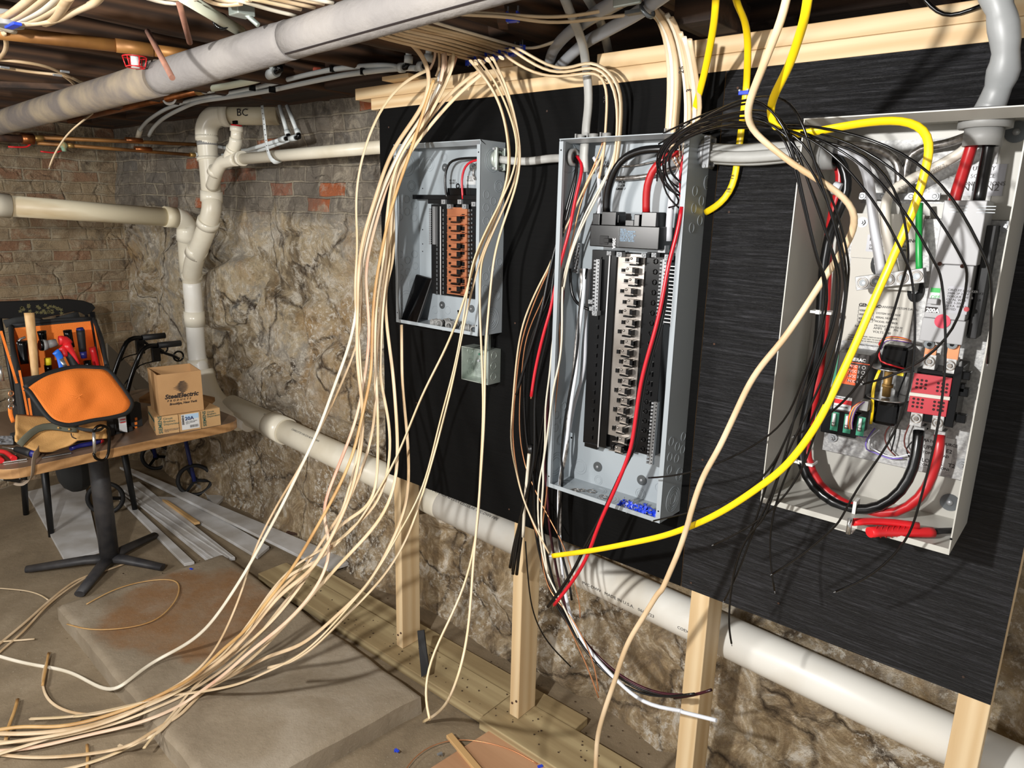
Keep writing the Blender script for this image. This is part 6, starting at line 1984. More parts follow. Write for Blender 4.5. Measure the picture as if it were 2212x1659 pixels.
# ================================================================ GREY SERVICE CABLES INTO THE TALL PANEL
cab([P(1168 + 50, -8, 1.28), P(1232, 28, 1.32), P(1250, 70, 1.40), P(1262, 110, 1.47), P(1266, 150, 1.50), P(1271, 190, 1.505), P(1271, 235, 1.505), P(1266, 270, 1.50), Vector((P(1266, 275, 1.50).x, 1.50, bz1 + .01))],
    .0125, 'service_cable', M['grey_cable'], 'grey cable dropping past the pine plates into the left top of the tall panel', 'cable', None, .7, seg=14)
cab([P(1265, -10, 1.36), P(1290, 32, 1.42), P(1305, 72, 1.52), P(1316, 120, 1.62), P(1320, 145, 1.66)], .0115, 'service_cable', M['grey_cable'], 'grey cable passing down behind the pine plates right of the conduits', 'cable', None, .7, seg=14)
x_ = P(1264, 300, 1.50).x
cab([Vector((x_, 1.50, bz1 - .002)), Vector((x_ - .002, 1.50, bz1 - .035)), Vector((x_ + .002, 1.50, bz1 - .075))], .0118, 'cable_stub', M['grey_cable'], parent=B_, flat=.7, seg=14)

# right bundle of cream cables into the tall panel
GT = 'cream cables entering the right top of the tall panel'
rb = [[(1408, 22), (1424, 40), (1438, 75), (1446, 130), (1446, 200), (1443, 256)], [(1410, 20), (1432, 42), (1448, 85), (1455, 140), (1454, 200), (1450, 256)], [(1412, 18), (1440, 45), (1458, 95), (1463, 150), (1462, 200), (1456, 256)],
      [(1420, 22), (1446, 40), (1462, 70), (1470, 130), (1468, 190), (1462, 256)], [(1440, 30), (1462, 60), (1470, 110), (1478, 150), (1484, 200), (1484, 252)], [(1450, 38), (1468, 60), (1476, 110), (1484, 160), (1490, 210), (1490, 252)],
      [(1470, 70), (1480, 100), (1490, 150), (1495, 200), (1496, 252)], [(1478, 80), (1488, 110), (1498, 160), (1500, 200), (1502, 248)], [(1490, 85), (1498, 120), (1504, 170), (1512, 215), (1518, 250)], [(1404, 28), (1418, 34), (1436, 60), (1450, 110), (1451, 180), (1447, 256)]]
for i, pp in enumerate(rb):
    n = len(pp)
    ys = [1.40, 1.43, 1.46, 1.485, 1.495, 1.50][:n]
    pts = [P(a, b, ys[min(j, 5)] - .008 * (i % 3)) for j, (a, b) in enumerate(pp)]
    q = pts[-1].copy(); q.z = bz1 + .001; q.x = min(q.x, bx1 - .012)
    pts.append(q)
    if i in (0, 2, 4, 6):
        pts += [q - Vector((0, 0, .04))]
    cab(pts, .0056, 'cable', M[['romex', 'romex_white', 'romex_old'][i % 3]], 'cream cable in the right hand drop, ' + ['leftmost at the top', 'second from the left', 'third from the left', 'fourth, numbered 19', 'fifth from the left', 'sixth, numbered 25', 'seventh', 'eighth',
        'rightmost beside the yellow cable', 'hidden behind the leftmost'][i], 'cable', GT, .55, None, (0, -1, 0), 10, .02, None, 3)
    if i in (3, 5, 7):
        text_part(['', '', '', '19', '', '25', '', '3'][i], 'marker_number', M['ink'], bpy.context.scene.collection.objects[-1], pts[3] + Vector((-.004, -.0085, 0)), .016, (0, 0, 1), (-1, 0, 0))
# pink/white inner conductors fanning inside the tall panel
for i in range(6):
    a = P(1446 + i * 7, 300, 1.50); b2 = P(1452 + i * 6, 340 + i * 3, 1.49); c = P(1468 + i * 4, 365 + i * 4, 1.48); e = P(1482, 385 + i * 5, 1.475)
    cab([a, b2, c, e], .0022, 'stripped_wire', M[['romex_pink', 'wire_white', 'copper_wire'][i % 3]], parent=B_, seg=6)
# marker numbers on the left drops
for px, py, tx in ((1312, 222, '28'), (1312, 180, 'Z')):
    text_part(tx, 'marker_number', M['ink'], sweeps[0], P(px, py, 1.485), .016, (0, 0, 1), (-1, 0, 0))

# ================================================================ YELLOW CABLES
Y1 = cH([(372, -30), (366, 100), (345, 230), (312, 400), (272, 560), (236, 690)])
cab(rise([P(a, b, y) for (a, b), y in zip(Y1, (1.30, 1.33, 1.37, 1.42, 1.46, 1.495))]) + [Vector((P(*Y1[-1], 1.495).x, 1.495, bz1 - .02))], .0075, 'cable', M['yellow'], 'left yellow cable, marked in black, entering the top of the tall panel', 'cable', 'yellow cables', .5, seg=10, rl=3)
for (a, b, tx) in ((1509, 195, '29'), (1513, 175, '2')):
    pass
Y2 = cH([(480, -30), (538, 100), (562, 220), (560, 400), (553, 540), (543, 620), (528, 740), (518, 830), (500, 940), (490, 1060), (462, 1150), (400, 1225), (330, 1255)])
ys = [1.36, 1.42, 1.47, 1.51, 1.535, 1.532, 1.525, 1.52, 1.525, 1.53, 1.53, 1.53, 1.525]
cy = cab(rise([P(a, b, y) for (a, b), y in zip(Y2, ys)]) + [PX(1524, 459, bx1 + .004)], .0075, 'cable', M['yellow'], 'middle yellow cable, stapled to the board, entering the tall panel side', 'cable', 'yellow cables', .5, seg=10, rl=3)
text_part('12', 'marker_number', M['ink'], cy, P(1583, 388, 1.5195), .011, (0, 0, 1), (-1, 0, 0))
text_part('18', 'marker_number', M['ink'], cy, P(1576, 417, 1.5205), .011, (0, 0, 1), (-1, 0, 0))
q = P(1609, 201, 1.525)
t = thing('cable_staple', 'blue staple fixing the middle yellow cable to the black board', 'cable staple', q)
MB().box(q.x - .011, q.x + .011, q.y - .008, D - .001, q.z - .004, q.z + .004).build('saddle', M['blue'], t, bevel=.001)
MB().cyl(q + Vector((-.009, -.009, .005)), q + Vector((-.009, .019, .005)), .002, seg=8).cyl(q + Vector((.009, -.009, .005)), q + Vector((.009, .019, .005)), .002, seg=8).build('nails', M['zinc'], t)
Y3 = cH([(925, -30), (880, 180), (800, 420), (730, 540), (692, 620), (688, 700), (715, 765), (780, 806), (860, 806), (940, 790), (1010, 778), (1100, 760), (1300, 725), (1480, 713), (1590, 735), (1655, 800), (1660, 900), (1620, 1020), (1580, 1180), (1500, 1380), (1400, 1600)]) \
    + cI([(1430, 20), (1330, 240), (1230, 480), (1120, 720), (1030, 910), (980, 1010), (860, 1180), (760, 1290), (600, 1410), (450, 1510), (300, 1590), (150, 1650)]) + cF([(2000, 280), (1800, 322), (1600, 360), (1365, 392)])
ys = [1.02, 1.08, 1.14, 1.17, 1.19, 1.20, 1.205, 1.21, 1.215, 1.22, 1.22, 1.225, 1.24, 1.255, 1.265, 1.27, 1.275, 1.28, 1.28, 1.28, 1.28] + [1.28, 1.275, 1.27, 1.265, 1.26, 1.26, 1.26, 1.265, 1.275, 1.285, 1.30, 1.31] + [1.32, 1.33, 1.34, 1.35]
cab(rise([P(a, b, y) for (a, b), y in zip(Y3, ys)]), .0066, 'cable', M['yellow'], 'longest yellow cable, looping through the transfer switch to below the tall panel', 'cable', 'yellow cables', .62, seg=12, rl=4, tip=(.0022, .012, M['wire_white']))
TN = cH([(805, -30), (740, 170), (680, 330), (620, 480), (572, 590), (552, 670), (562, 740), (600, 800), (680, 860), (780, 940), (900, 1030), (1040, 1100), (1150, 1180), (1205, 1250), (1215, 1330), (1180, 1420), (1100, 1540), (1040, 1640)]) \
    + cI([(1090, 30), (980, 200), (870, 370), (760, 530), (650, 650), (570, 770), (520, 880), (450, 1030), (380, 1180), (300, 1310), (240, 1480), (205, 1600)]) + cJ([(220, 150), (160, 340), (100, 480), (40, 620)]) \
    + cF([(2010, 590), (1900, 770), (1820, 900), (1770, 1030), (1730, 1160), (1690, 1270), (1650, 1400), (1630, 1500), (1622, 1700)])
n = len(TN)
ys = [1.04 + .14 * min(1, i / 7) for i in range(n)]
ys = [y + (.0 if i < 8 else min(.10, (i - 8) * .012)) for i, y in enumerate(ys)]
cab(rise([P(a, b, y) for (a, b), y in zip(TN, ys)]), .0062, 'cable', M['romex_tan2'] if 'romex_tan2' in M else M['romex_old'], 'long pale tan cable looping in the transfer switch and hanging to the bottom edge', 'cable', None, .75, seg=10, rl=4)

# ================================================================ BLACK WIRES
GK = 'thin black wires fanning from the tall panel'
bw = []
fanC = [  # from the tall panel top, across, then hanging in front of the transfer switch
    [(30, 1000), (60, 880), (200, 760), (350, 680), (520, 590), (640, 580), (760, 680), (830, 840), (850, 980), (880, 1130), (930, 1330), (1000, 1640)],
    [(20, 1080), (30, 900), (130, 800), (330, 700), (560, 600), (720, 620), (820, 780), (880, 950), (930, 1120), (1000, 1300), (1070, 1500), (1110, 1650)],
    [(90, 1130), (40, 980), (100, 850), (300, 740), (600, 650), (740, 700), (840, 850), (900, 1020), (980, 1220), (1050, 1400), (1090, 1640)],
    [(160, 1160), (60, 1060), (80, 900), (280, 770), (540, 690), (720, 720), (850, 850), (960, 1050), (1050, 1200), (1120, 1380), (1150, 1640)],
    [(170, 1100), (80, 1020), (110, 880), (300, 780), (560, 740), (720, 760), (880, 790), (930, 880), (1000, 1040), (1100, 1240), (1150, 1420), (1170, 1650)],
    [(20, 960), (150, 800), (350, 720), (600, 740), (800, 770), (1000, 850), (1180, 1020), (1320, 1200), (1420, 1350), (1500, 1520), (1530, 1659)],
    [(40, 900), (200, 790), (500, 745), (750, 750), (950, 810), (1150, 900), (1350, 1060), (1480, 1230), (1620, 1420), (1700, 1659)],
    [(10, 930), (180, 780), (450, 750), (700, 760), (1000, 790), (1250, 880), (1450, 1000), (1600, 1150), (1750, 1380), (1830, 1500), (1880, 1659)],
    [(60, 850), (250, 760), (500, 770), (800, 745), (1100, 775), (1400, 860), (1650, 1000), (1800, 1180), (1920, 1380), (2000, 1620)],
    [(30, 860), (240, 740), (420, 690), (600, 650), (760, 690), (800, 810), (900, 830), (1100, 850), (1280, 900), (1400, 1030), (1500, 1200), (1520, 1400), (1530, 1640)],
    [(50, 800), (260, 700), (500, 610), (680, 570), (820, 600), (880, 700), (910, 780), (950, 950), (1020, 1150), (1100, 1350), (1130, 1640)],
    [(20, 1000), (180, 830), (400, 760), (600, 720), (760, 760), (830, 900), (850, 1050), (900, 1250), (950, 1450), (1000, 1659)],
]
tails = [
    cI([(1000, 40), (1060, 200), (1030, 400), (960, 560), (880, 760), (820, 960), (700, 1080), (450, 1220), (200, 1310), (0, 1333), (-30, 1333)]),
    cI([(1110, 40), (1130, 250), (1080, 450), (1000, 640), (900, 850), (830, 1000), (760, 1180), (700, 1300), (500, 1450), (250, 1530), (0, 1590)]),
    cI([(1090, 30), (1100, 260), (1060, 480), (960, 690), (870, 900), (800, 1100), (680, 1330), (640, 1500), (590, 1659)]) + cJ([(540, 300), (480, 450), (468, 545)]),
    cI([(1150, 40), (1150, 260), (1110, 480), (1030, 700), (940, 900), (850, 1080), (760, 1260), (700, 1450), (640, 1600)]) + cJ([(600, 200), (550, 380), (480, 560), (420, 660)]),
    cI([(1170, 40), (1150, 280), (1120, 520), (1050, 740), (960, 960), (860, 1150), (800, 1300), (720, 1480), (700, 1659)]) + cJ([(690, 300), (700, 480), (722, 600)]),
    cI([(1530, 20), (1560, 240), (1570, 480), (1550, 700), (1530, 900), (1440, 1080), (1350, 1220), (1200, 1400), (1100, 1640)]) + cJ([(1080, 200), (960, 340), (830, 430), (710, 500)]),
    cI([(1700, 20), (1740, 200), (1740, 420), (1750, 650), (1720, 900), (1690, 1100), (1640, 1300), (1580, 1500), (1550, 1650)]) + cJ([(1520, 280), (1440, 400), (1330, 500), (1200, 570), (1090, 605)]),
    cI([(1870, 20), (1880, 200), (1850, 380), (1700, 580), (1560, 680), (1400, 740), (1250, 775)]),
    cI([(2010, 40), (2030, 300), (2010, 500), (1995, 650)]),
    cI([(1500, 20), (1480, 220), (1420, 400), (1340, 600), (1260, 760), (1130, 900), (1000, 1000), (840, 1085)]),
    cI([(1130, 60), (1160, 300), (1110, 540), (1060, 760), (1000, 960), (940, 1150), (870, 1330), (760, 1480), (620, 1600)]) + cJ([(500, 260), (360, 325)]),
    cI([(1010, 60), (1030, 300), (980, 520), (900, 760), (840, 960), (790, 1200), (720, 1400), (650, 1640)]) + cJ([(590, 200), (500, 400), (470, 500), (460, 640), (440, 760), (450, 860), (465, 915)]),
]
desc = ['its tip resting in the tall panel by a washer', 'its bare tip below the tall panel corner', 'ending low left with a hooked tip', 'ending lowest left by the board edge', 'ending straight down beside a screw', 'curving across the red plate and ending mid board',
        'ending far right low on the board', 'its end bent onto the controller', 'rightmost, falling along the enclosure wall', 'sweeping over the coils back to the left', 'ending with a silver tip above the third stud', 'hanging below the board edge in front of the pipe']
for i, (f_, tl_) in enumerate(zip(fanC, tails)):
    pp = cH(f_) + tl_[0:]
    nf = len(f_)
    pts = []
    for j, p in enumerate(pp):
        if j < nf:
            u = j / nf
            y = 1.46 - .27 * min(1, u * 2.6) + (.0 if u < .5 else (u - .5) * .12)
        else:
            v = (j - nf) / max(1, len(tl_) - 1)
            y = 1.25 + .06 * v + (.10 * v if i in (0,) else 0)
        y += .006 * ((i * 7) % 5 - 2)
        pts.append(P(p[0], p[1], y))
    cab(pts, .00205, 'wire', M['wire_black'], 'thin black wire, ' + desc[i], 'wire', GK, 1.0, None, (0, -1, 0), 6, .02, (.0009, .006, M['zinc']), 5)
# black coil loops at the top right of the tall panel
lo = [[(90, 1240), (200, 1250), (160, 1160), (60, 1110), (10, 1000), (20, 900), (110, 830), (250, 800)], [(160, 1170), (90, 1160), (30, 1080), (10, 950), (50, 860), (200, 780)], [(150, 1120), (80, 1100), (40, 1010), (60, 900), (170, 820), (300, 770)],
      [(160, 1250), (90, 1200), (50, 1130), (30, 1020), (90, 870), (260, 740)], [(150, 1080), (100, 1060), (70, 980), (90, 880), (180, 790), (330, 700)], [(60, 1100), (0, 1020), (0, 920), (60, 830), (220, 730)]]
for i, l in enumerate(lo):
    cab([P(a, b, 1.47 - .012 * j - .004 * i) for j, (a, b) in enumerate(cH(l))], .002, 'wire', M['wire_black'], 'thin black wire looping tightly inside the tall panel corner, ' + ['lowest loop', 'second loop from the bottom', 'third loop from the bottom', 'deepest drop', 'innermost small loop', 'outermost left loop'][i],
        'wire', 'black wire loops in the tall panel corner', 1.0, None, (0, -1, 0), 6, .02, None, 4)

# ================================================================ WIRE BUNDLE LEFT SIDE OF THE TALL PANEL
cM = lambda l: cr(1060, 580, 4.23, l)
cN = lambda l: cr(1060, 800, 4.23, l)
cO = lambda l: cr(1060, 1000, 3.1725, l)
GW = 'mixed wires hanging from the tall panel'


def wire(pp, y0, y1, r, mt, lb, tip=None, flat=1.0, name='wire', group=GW, seg=6, cat='wire', rl=5):
    n = len(pp)
    pts = [P(p[0], p[1], y0 + (y1 - y0) * min(1.0, i / (n - 1) * 1.0)) for i, p in enumerate(pp)]
    return cab(pts, r, name, M[mt], lb, cat, group, flat, None, (0, -1, 0), seg, .02, tip, rl)


wire(e4([(410, 600), (470, 640), (495, 730), (470, 860), (400, 1060), (370, 1250), (320, 1480)]) + e5([(340, 200), (230, 560), (120, 1020), (40, 1450)]) + cM([(520, 450), (440, 760), (400, 950)]) + cN([(385, 120), (370, 240)]), 1.50, 1.42, .0042, 'wire_red',
     'pinkish red wire ending with a bare cut beside the junction box', (.002, .006, M['copper_wire']), seg=10)
wire(e4([(395, 620), (430, 700), (400, 850), (330, 1070), (270, 1300), (200, 1560)]) + e5([(170, 350), (60, 750), (-20, 1150)]) + cM([(490, 300), (400, 620), (330, 850)]) + cN([(270, 80), (235, 225)]), 1.50, 1.42, .0042, 'wire_black', 'thick black wire left of the red one, ending above the cream cables', None, seg=10)
wire(e4([(400, 640), (440, 760), (380, 1000), (300, 1300)]) + e5([(270, 100), (160, 600), (60, 1050)]) + cM([(560, 400), (500, 700), (430, 950)]) + cN([(400, 200), (400, 480), (405, 640), (395, 900)]) + cO([(270, 100), (230, 280), (190, 420), (165, 580), (150, 740)]), 1.495, 1.40, .0036, 'wire_black', 'black wire running behind the red one to the cut ends on the stud', None, seg=8)
wire(e4([(790, 340), (780, 500), (740, 620), (640, 780), (500, 1000), (400, 1250), (300, 1500)]) + e5([(250, 250), (120, 560), (20, 850)]) + cM([(500, 30), (400, 240), (310, 440), (260, 640), (235, 850)]) + cN([(215, 100), (205, 300), (185, 480), (175, 640), (190, 760), (240, 930)])
     + cO([(180, 80), (220, 260), (290, 400), (340, 520), (400, 620)]), 1.50, 1.40, .0026, 'romex', 'cream wire bowing furthest left past the junction box', None)
wire(e4([(770, 350), (700, 640), (560, 860), (440, 1150), (330, 1420)]) + e5([(190, 420), (60, 780)]) + cM([(480, 120), (400, 300), (330, 500), (270, 700), (245, 930)]) + cN([(225, 200), (205, 450), (195, 680), (230, 850)]) + cO([(190, 130), (250, 330), (330, 500), (380, 700), (440, 930)]) + cF([(1420, 720), (1500, 900), (1570, 1040), (1640, 1240)]), 1.50, 1.45, .0022,
     'copper_wire', 'bare copper wire beside the leftmost cream wire', None)
wire(e4([(950, 330), (930, 520), (860, 760), (740, 980), (620, 1150), (500, 1400)]) + e5([(500, 120), (400, 350), (250, 800), (150, 1300)]) + cM([(660, 150), (600, 420), (560, 700), (545, 940)]) + cN([(530, 120), (490, 350), (500, 560), (510, 750), (470, 900)]) + cO([(330, 100), (320, 300), (330, 480), (350, 620), (390, 800)]) + cF([(1370, 560), (1440, 720), (1520, 880)]),
     1.50, 1.42, .0026, 'romex_white', 'pale wire hanging down the left side wall of the tall panel')
wire(e4([(960, 330), (940, 500), (880, 700), (780, 960), (640, 1180), (540, 1420)]) + e5([(480, 200), (360, 500), (240, 900), (220, 1250)]) + cM([(660, 60), (650, 300), (655, 560), (655, 760), (620, 930)]) + cN([(590, 60), (560, 200), (540, 400), (530, 560), (500, 720), (460, 930)]) + cO([(370, 60), (350, 260), (340, 440), (370, 600), (390, 760)]), 1.50, 1.40, .0028, 'romex_white', 'second pale wire bulging to the right inside the tall panel')
wire(e4([(700, 640), (620, 820), (500, 1050), (420, 1300)]) + e5([(400, 200), (300, 600), (200, 1150)]) + cM([(640, 200), (615, 380), (640, 700), (620, 940)]) + cN([(615, 60), (590, 330), (565, 560), (540, 760), (525, 930)]) + cO([(395, 100), (370, 330), (345, 480), (350, 680), (400, 900)]) + cF([(1440, 700), (1560, 900), (1620, 1050), (1640, 1200)]), 1.50, 1.42, .0020, 'copper_wire', 'bare copper wire glowing orange in the lower bundle')
wire(cM([(560, 0), (520, 200), (450, 350), (350, 520), (300, 700), (290, 930)]) + cN([(270, 120), (262, 400), (265, 660), (300, 830), (345, 940)]) + cO([(230, 10), (300, 180), (370, 330), (440, 450), (520, 580), (560, 760), (600, 950)]) + cF([(1530, 640), (1530, 760)]), 1.49, 1.45, .0018, 'copper_wire', 'bare copper wire crossing diagonally to the right below the panel')
wire(cM([(590, 0), (560, 260), (470, 420), (380, 560), (330, 740), (310, 930)]) + cN([(300, 100), (310, 400), (320, 640), (350, 820), (400, 940)]) + cO([(280, 40), (310, 250), (290, 350), (330, 520), (370, 680), (430, 880)]) + cF([(1400, 690), (1480, 840), (1560, 960), (1690, 1110), (1800, 1180), (1950, 1240), (2100, 1230), (2212, 1215)]), 1.48, 1.44, .0030, 'wire_black', 'black wire leading into the twisted black end over the third stud', None, seg=8)
for k in range(3):
    wire(cM([(640 + 20 * k, 0), (620 + 20 * k, 300), (560 + 30 * k, 600), (540 + 20 * k, 930)]) + cN([(520 + 12 * k, 200), (480 + 14 * k, 450), (440 + 30 * k, 700), (400 + 40 * k, 900)]) + cO([(300 + 40 * k, 60), (290 + 50 * k, 280), (300 + 50 * k, 450), (330 + 50 * k, 600), (380 + 40 * k, 800), (430 + 36 * k, 940)])
         + cF([(1420 + 14 * k, 760), (1520 + 10 * k, 880), (1620, 1000 - 8 * k), (1730, 1100 - 8 * k), (1870, 1190 - 10 * k), (2000, 1235 - 8 * k), (2120, 1235), (2212, 1220 - 6 * k)]) + cJ([(60, 1250 - 4 * k), (200, 1235), (290, 1215), (345, 1192)]), 1.49 - .006 * k, 1.46, .0036, ['wire_black', 'wire_black', 'maroon'][k],
         ['first', 'second', 'dark red'][k] + ' wire of the twisted end crossing the third stud', None, seg=8, group='twisted wire end over the third stud')
wire(cM([(860, 0), (850, 300), (800, 560), (790, 930)]) + cN([(770, 60), (740, 280), (700, 560), (690, 800)]) + cO([(470, 60), (465, 250), (470, 450), (480, 640), (490, 800), (520, 940)]) + cF([(1490, 830), (1560, 930), (1640, 1030), (1720, 1110), (1800, 1180), (1860, 1250), (1960, 1295), (2100, 1310), (2212, 1330)]) + cJ([(100, 1310), (240, 1340), (375, 1375)]), 1.50, 1.42, .0050, 'wire_white', 'smooth white wire ending in front of the third stud below the black twist', None, seg=10)
wire(cM([(830, 0), (840, 280), (800, 520), (770, 760), (770, 930)]) + cN([(760, 100), (700, 250), (690, 450), (710, 640), (690, 850)]) + cO([(480, 20), (470, 200), (478, 420), (465, 560), (480, 720), (510, 880)]), 1.505, 1.46, .0055, 'strand', 'stranded bare aluminium wire in the left of the tall panel', None, seg=10)
wire(cM([(730, 0), (720, 180), (740, 260), (780, 330), (850, 360), (900, 375)]), 1.50, 1.50, .0040, 'wire_black', 'black wire bending into the steel lug at the left of the bus', None, seg=10)
wire(cM([(880, 0), (830, 200), (815, 420), (800, 640), (780, 900)]) + cN([(740, 120), (715, 240), (660, 560), (640, 860)]) + cO([(500, 10), (490, 200), (455, 400), (460, 560), (500, 680), (540, 780), (555, 940)]), 1.50, 1.45, .0034, 'wire_black', 'black wire hanging straight at the left of the black bus base', None, seg=8)
wire(cM([(900, 0), (880, 300), (860, 600), (870, 930)]) + cN([(820, 120), (760, 300), (720, 560)]), D - .02, D - .02, .0048, 'cable_white', 'off white wire against the back of the tall panel', None, seg=10)
# cut black ends on the second stud
for k, (a, b) in enumerate(((1102, 1226), (1108, 1240), (1116, 1241), (1123, 1150))):
    if k < 3:
        wire([(1148 - 2 * k, 960), (1146 - 2 * k, 1040), (1138 + k * 2, 1080), (1126 + 3 * k, 1120), (1112 + 6 * k, 1170), (a, b)], 1.46, 1.47, .0048, 'wire_black', ['left', 'middle', 'right'][k] + ' of three thick black cut ends in front of the second stud', None, seg=10, group='cut black cable ends')
wire([(1143, 980), (1138, 1040), (1134, 1080), (1131, 1130), (1130, 1160)], 1.455, 1.46, .0046, 'teal_wire' if 'teal_wire' in M else 'romex_white', 'pale greenish wire beside the cut black ends', None, seg=8)
wire([(1135, 1170), (1140, 1240), (1148, 1310), (1165, 1360), (1190, 1400), (1215, 1420), (1233, 1440)], 1.47, 1.62, .0022, 'wire_black', 'thin dark wire with a silver tip hanging behind right of the second stud', (.001, .01, M['zinc']))
# red + black pair in front of the tall panel
RB = e5([(1800, -20), (1770, 200), (1720, 420), (1640, 640), (1600, 850), (1560, 1100), (1520, 1350)]) + e6([(1450, 60), (1400, 260), (1300, 560), (1230, 900), (1190, 1250), (1130, 1640)]) + e7([(1120, 220), (1060, 460), (960, 660), (880, 860), (800, 1020), (700, 1230), (600, 1520)]) + cF([(1590, 360), (1520, 500), (1440, 600), (1375, 685)])
n = len(RB)
cab([P(a, b, 1.445 + (1.34 - 1.445) * i / (n - 1)) for i, (a, b) in enumerate(RB)], .0046, 'wire', M['wire_red'], 'glossy red wire running diagonally down in front of the tall panel', 'wire', 'red and black pair', 1.0, None, (0, -1, 0), 10, .02, (.002, .006, M['copper_wire']), 4)
RB2 = [(a + (9 if 4 < i < 14 else (-2 if i < n - 5 else -14)), b + (0 if i < n - 2 else 4)) for i, (a, b) in enumerate(RB)]
cab([P(a, b, 1.455 + (1.36 - 1.455) * i / (n - 1)) for i, (a, b) in enumerate(RB2)], .0044, 'wire', M['wire_black'], 'glossy black wire twisted beside the red one in front of the tall panel', 'wire', 'red and black pair', 1.0, None, (0, -1, 0), 10, .02, None, 4)
# wire end in tall panel from the right (white inner)
cab([P(a, b, y) for a, b, y in ((1493, 300, 1.49), (1478, 330, 1.475), (1470, 380, 1.47), (1472, 440, 1.46), (1470, 490, 1.455))], .0036, 'wire', M['wire_red'], 'red wire behind the right flange of the tall panel', 'wire', None, seg=8)
# thin black cord top right on the plates
cab([P(1990, -10, D - .01), P(2010, 15, D - .006), P(2038, 35, D - .006), P(2070, 32, D - .006), P(2120, 12, D - .01)], .0035, 'wire', M['wire_black'], 'thin dark cord sagging over the pine plates at the top right', 'wire', None, seg=8)
# ================================================================ FLOOR THINGS
def zquad(name, px, z, h, mt, label, cat, group=None, bevel=.002, kind=None):
    q = [PZ(a, b, z + h) for a, b in px]
    q = [Vector((p.x, p.y, z)) for p in q]
    m = MB().prism(q, (0, 0, h))
    o = m.build(name, mt, bevel=bevel)
    return tag(o, label, cat, group, kind)


zs = .075
SA, SB, SD = PZ(482, 1195, zs), PZ(123, 1306, zs), PZ(908, 1497, zs)
SC = SB + (SD - SA)
m = MB()


def slabf(u, v):
    p = SA + (SB - SA) * u + (SD - SA) * v
    e = min(u, 1 - u) * (SB - SA).length
    e2 = min(v, 1 - v) * (SD - SA).length
    r = min(e, e2)
    dz_ = -.012 * max(0, 1 - r / .02) ** 2
    return Vector((p.x + .006 * noise.noise(p * 9), p.y + .006 * noise.noise(p * 9 + Vector((4, 4, 4))), zs + dz_ + .003 * noise.noise(p * 6)))


m.grid(slabf, 60, 90)
per = [slabf(i / 60, 0) for i in range(60)] + [slabf(1, j / 90) for j in range(90)] + [slabf(1 - i / 60, 1) for i in range(60)] + [slabf(0, 1 - j / 90) for j in range(90)]
n = len(per)
cen = (SA + SC) / 2
m.add(per + [Vector((p.x + (p.x - cen.x) * .006, p.y + (p.y - cen.y) * .006, -.01)) for p in per], [(i, n + i, n + (i + 1) % n, (i + 1) % n) for i in range(n)])
tag(m.build('concrete_slab', M['slab']), 'low rectangular concrete slab with a brown rust stain on the floor', 'concrete slab')

zquad('trim_board', [(258, 1008), (285, 1012), (764, 1212), (708, 1230)], .022, .016, M['white_paint'], 'longest white trim board reaching furthest right along the wall', 'board', 'white trim boards')
zquad('trim_board', [(255, 1050), (300, 1040), (508, 1203), (478, 1208), (452, 1211)], .004, .018, M['white_paint'], 'fluted white moulding ending at the slab corner', 'board', 'white trim boards')
zquad('trim_board', [(256, 1075), (256, 1060), (420, 1213), (398, 1217)], .003, .016, M['white_paint'], 'narrow white moulding, leftmost of those touching the slab', 'board', 'white trim boards')
zquad('trim_board', [(338, 1072), (400, 1075), (582, 1180), (556, 1202)], .003, .016, M['white_paint'], 'white board with chipped end lying between two longer boards', 'board', 'white trim boards')
zquad('trim_board', [(402, 1020), (440, 1010), (492, 1064), (465, 1091)], .004, .02, M['white_paint'], 'short white board with a raw wood end under the walker wheel', 'board', 'white trim boards')
zquad('wood_strip', [(350, 1078), (362, 1080), (432, 1127), (420, 1129)], .02, .014, M['raw_wood'], 'thin raw wooden strip between the white boards', 'board')
for k, pp in enumerate((((268, 1058), (493, 1206)), ((290, 1050), (500, 1204)), ((262, 1063), (466, 1209)))):
    a, b = PZ(*pp[0], .0225), PZ(*pp[1], .0225)
    o = MB().bar(a, b, .008, .006).build('moulding_strip', M['white_paint'], bevel=.001)
    tag(o, 'raised white strip lying along the fluted moulding, ' + ['middle one', 'right one', 'left one'][k], 'board', 'white strips on the moulding')
zquad('white_board', [(57, 1062), (180, 1032), (216, 1188), (141, 1212)], .003, .016, M['white_paint'], 'flat off-white panel lying on the floor left of the table leg', 'board')
zquad('plywood_scrap', [(1075, 1566), (1165, 1612), (1420, 1720), (1080, 1760), (880, 1690)], .004, .012, M['ply'], 'reddish plywood offcut on the floor at the bottom edge', 'board')
o = MB().bar(PZ(970, 1588, .02), PZ(1055, 1690, .02), .022, .012).build('wood_stick', M['raw_wood'], bevel=.002); tag(o, 'round ended wooden stick lying on the plywood offcut', 'stick')
t_ = MB().prism([P(903, 1362, D + .01), P(917, 1360, D + .02), P(929, 1452, D - .04), P(912, 1462, D - .055)], (0, -.004, 0)).build('slate_shim', M['black_soft'])
tag(t_, 'dark flat shim leaning beside the leftmost stud on the sole plate', 'shim')
floorc = lambda pp, r, mt, lb, cat='cable', z=.012, flat=.6: cab([PZ(a, b, z) for a, b in pp], r, 'cable' if cat == 'cable' else 'wire', M[mt], lb, cat, None, flat, None, (0, 0, 1), 8, .02, None, 3)
floorc([(187, 1305), (250, 1272), (320, 1254), (378, 1252), (388, 1270), (378, 1300), (340, 1338), (290, 1354), (220, 1361), (180, 1358), (145, 1348)], .0034, 'romex_tan', 'loop of thin cable lying on the concrete slab stain', z=zs + .006)
floorc([(-60, 1440), (0, 1390), (60, 1340), (110, 1295), (170, 1250), (230, 1232), (288, 1210)], .0065, 'romex_old', 'dusty brown cable leading to the foot of the table, upper')
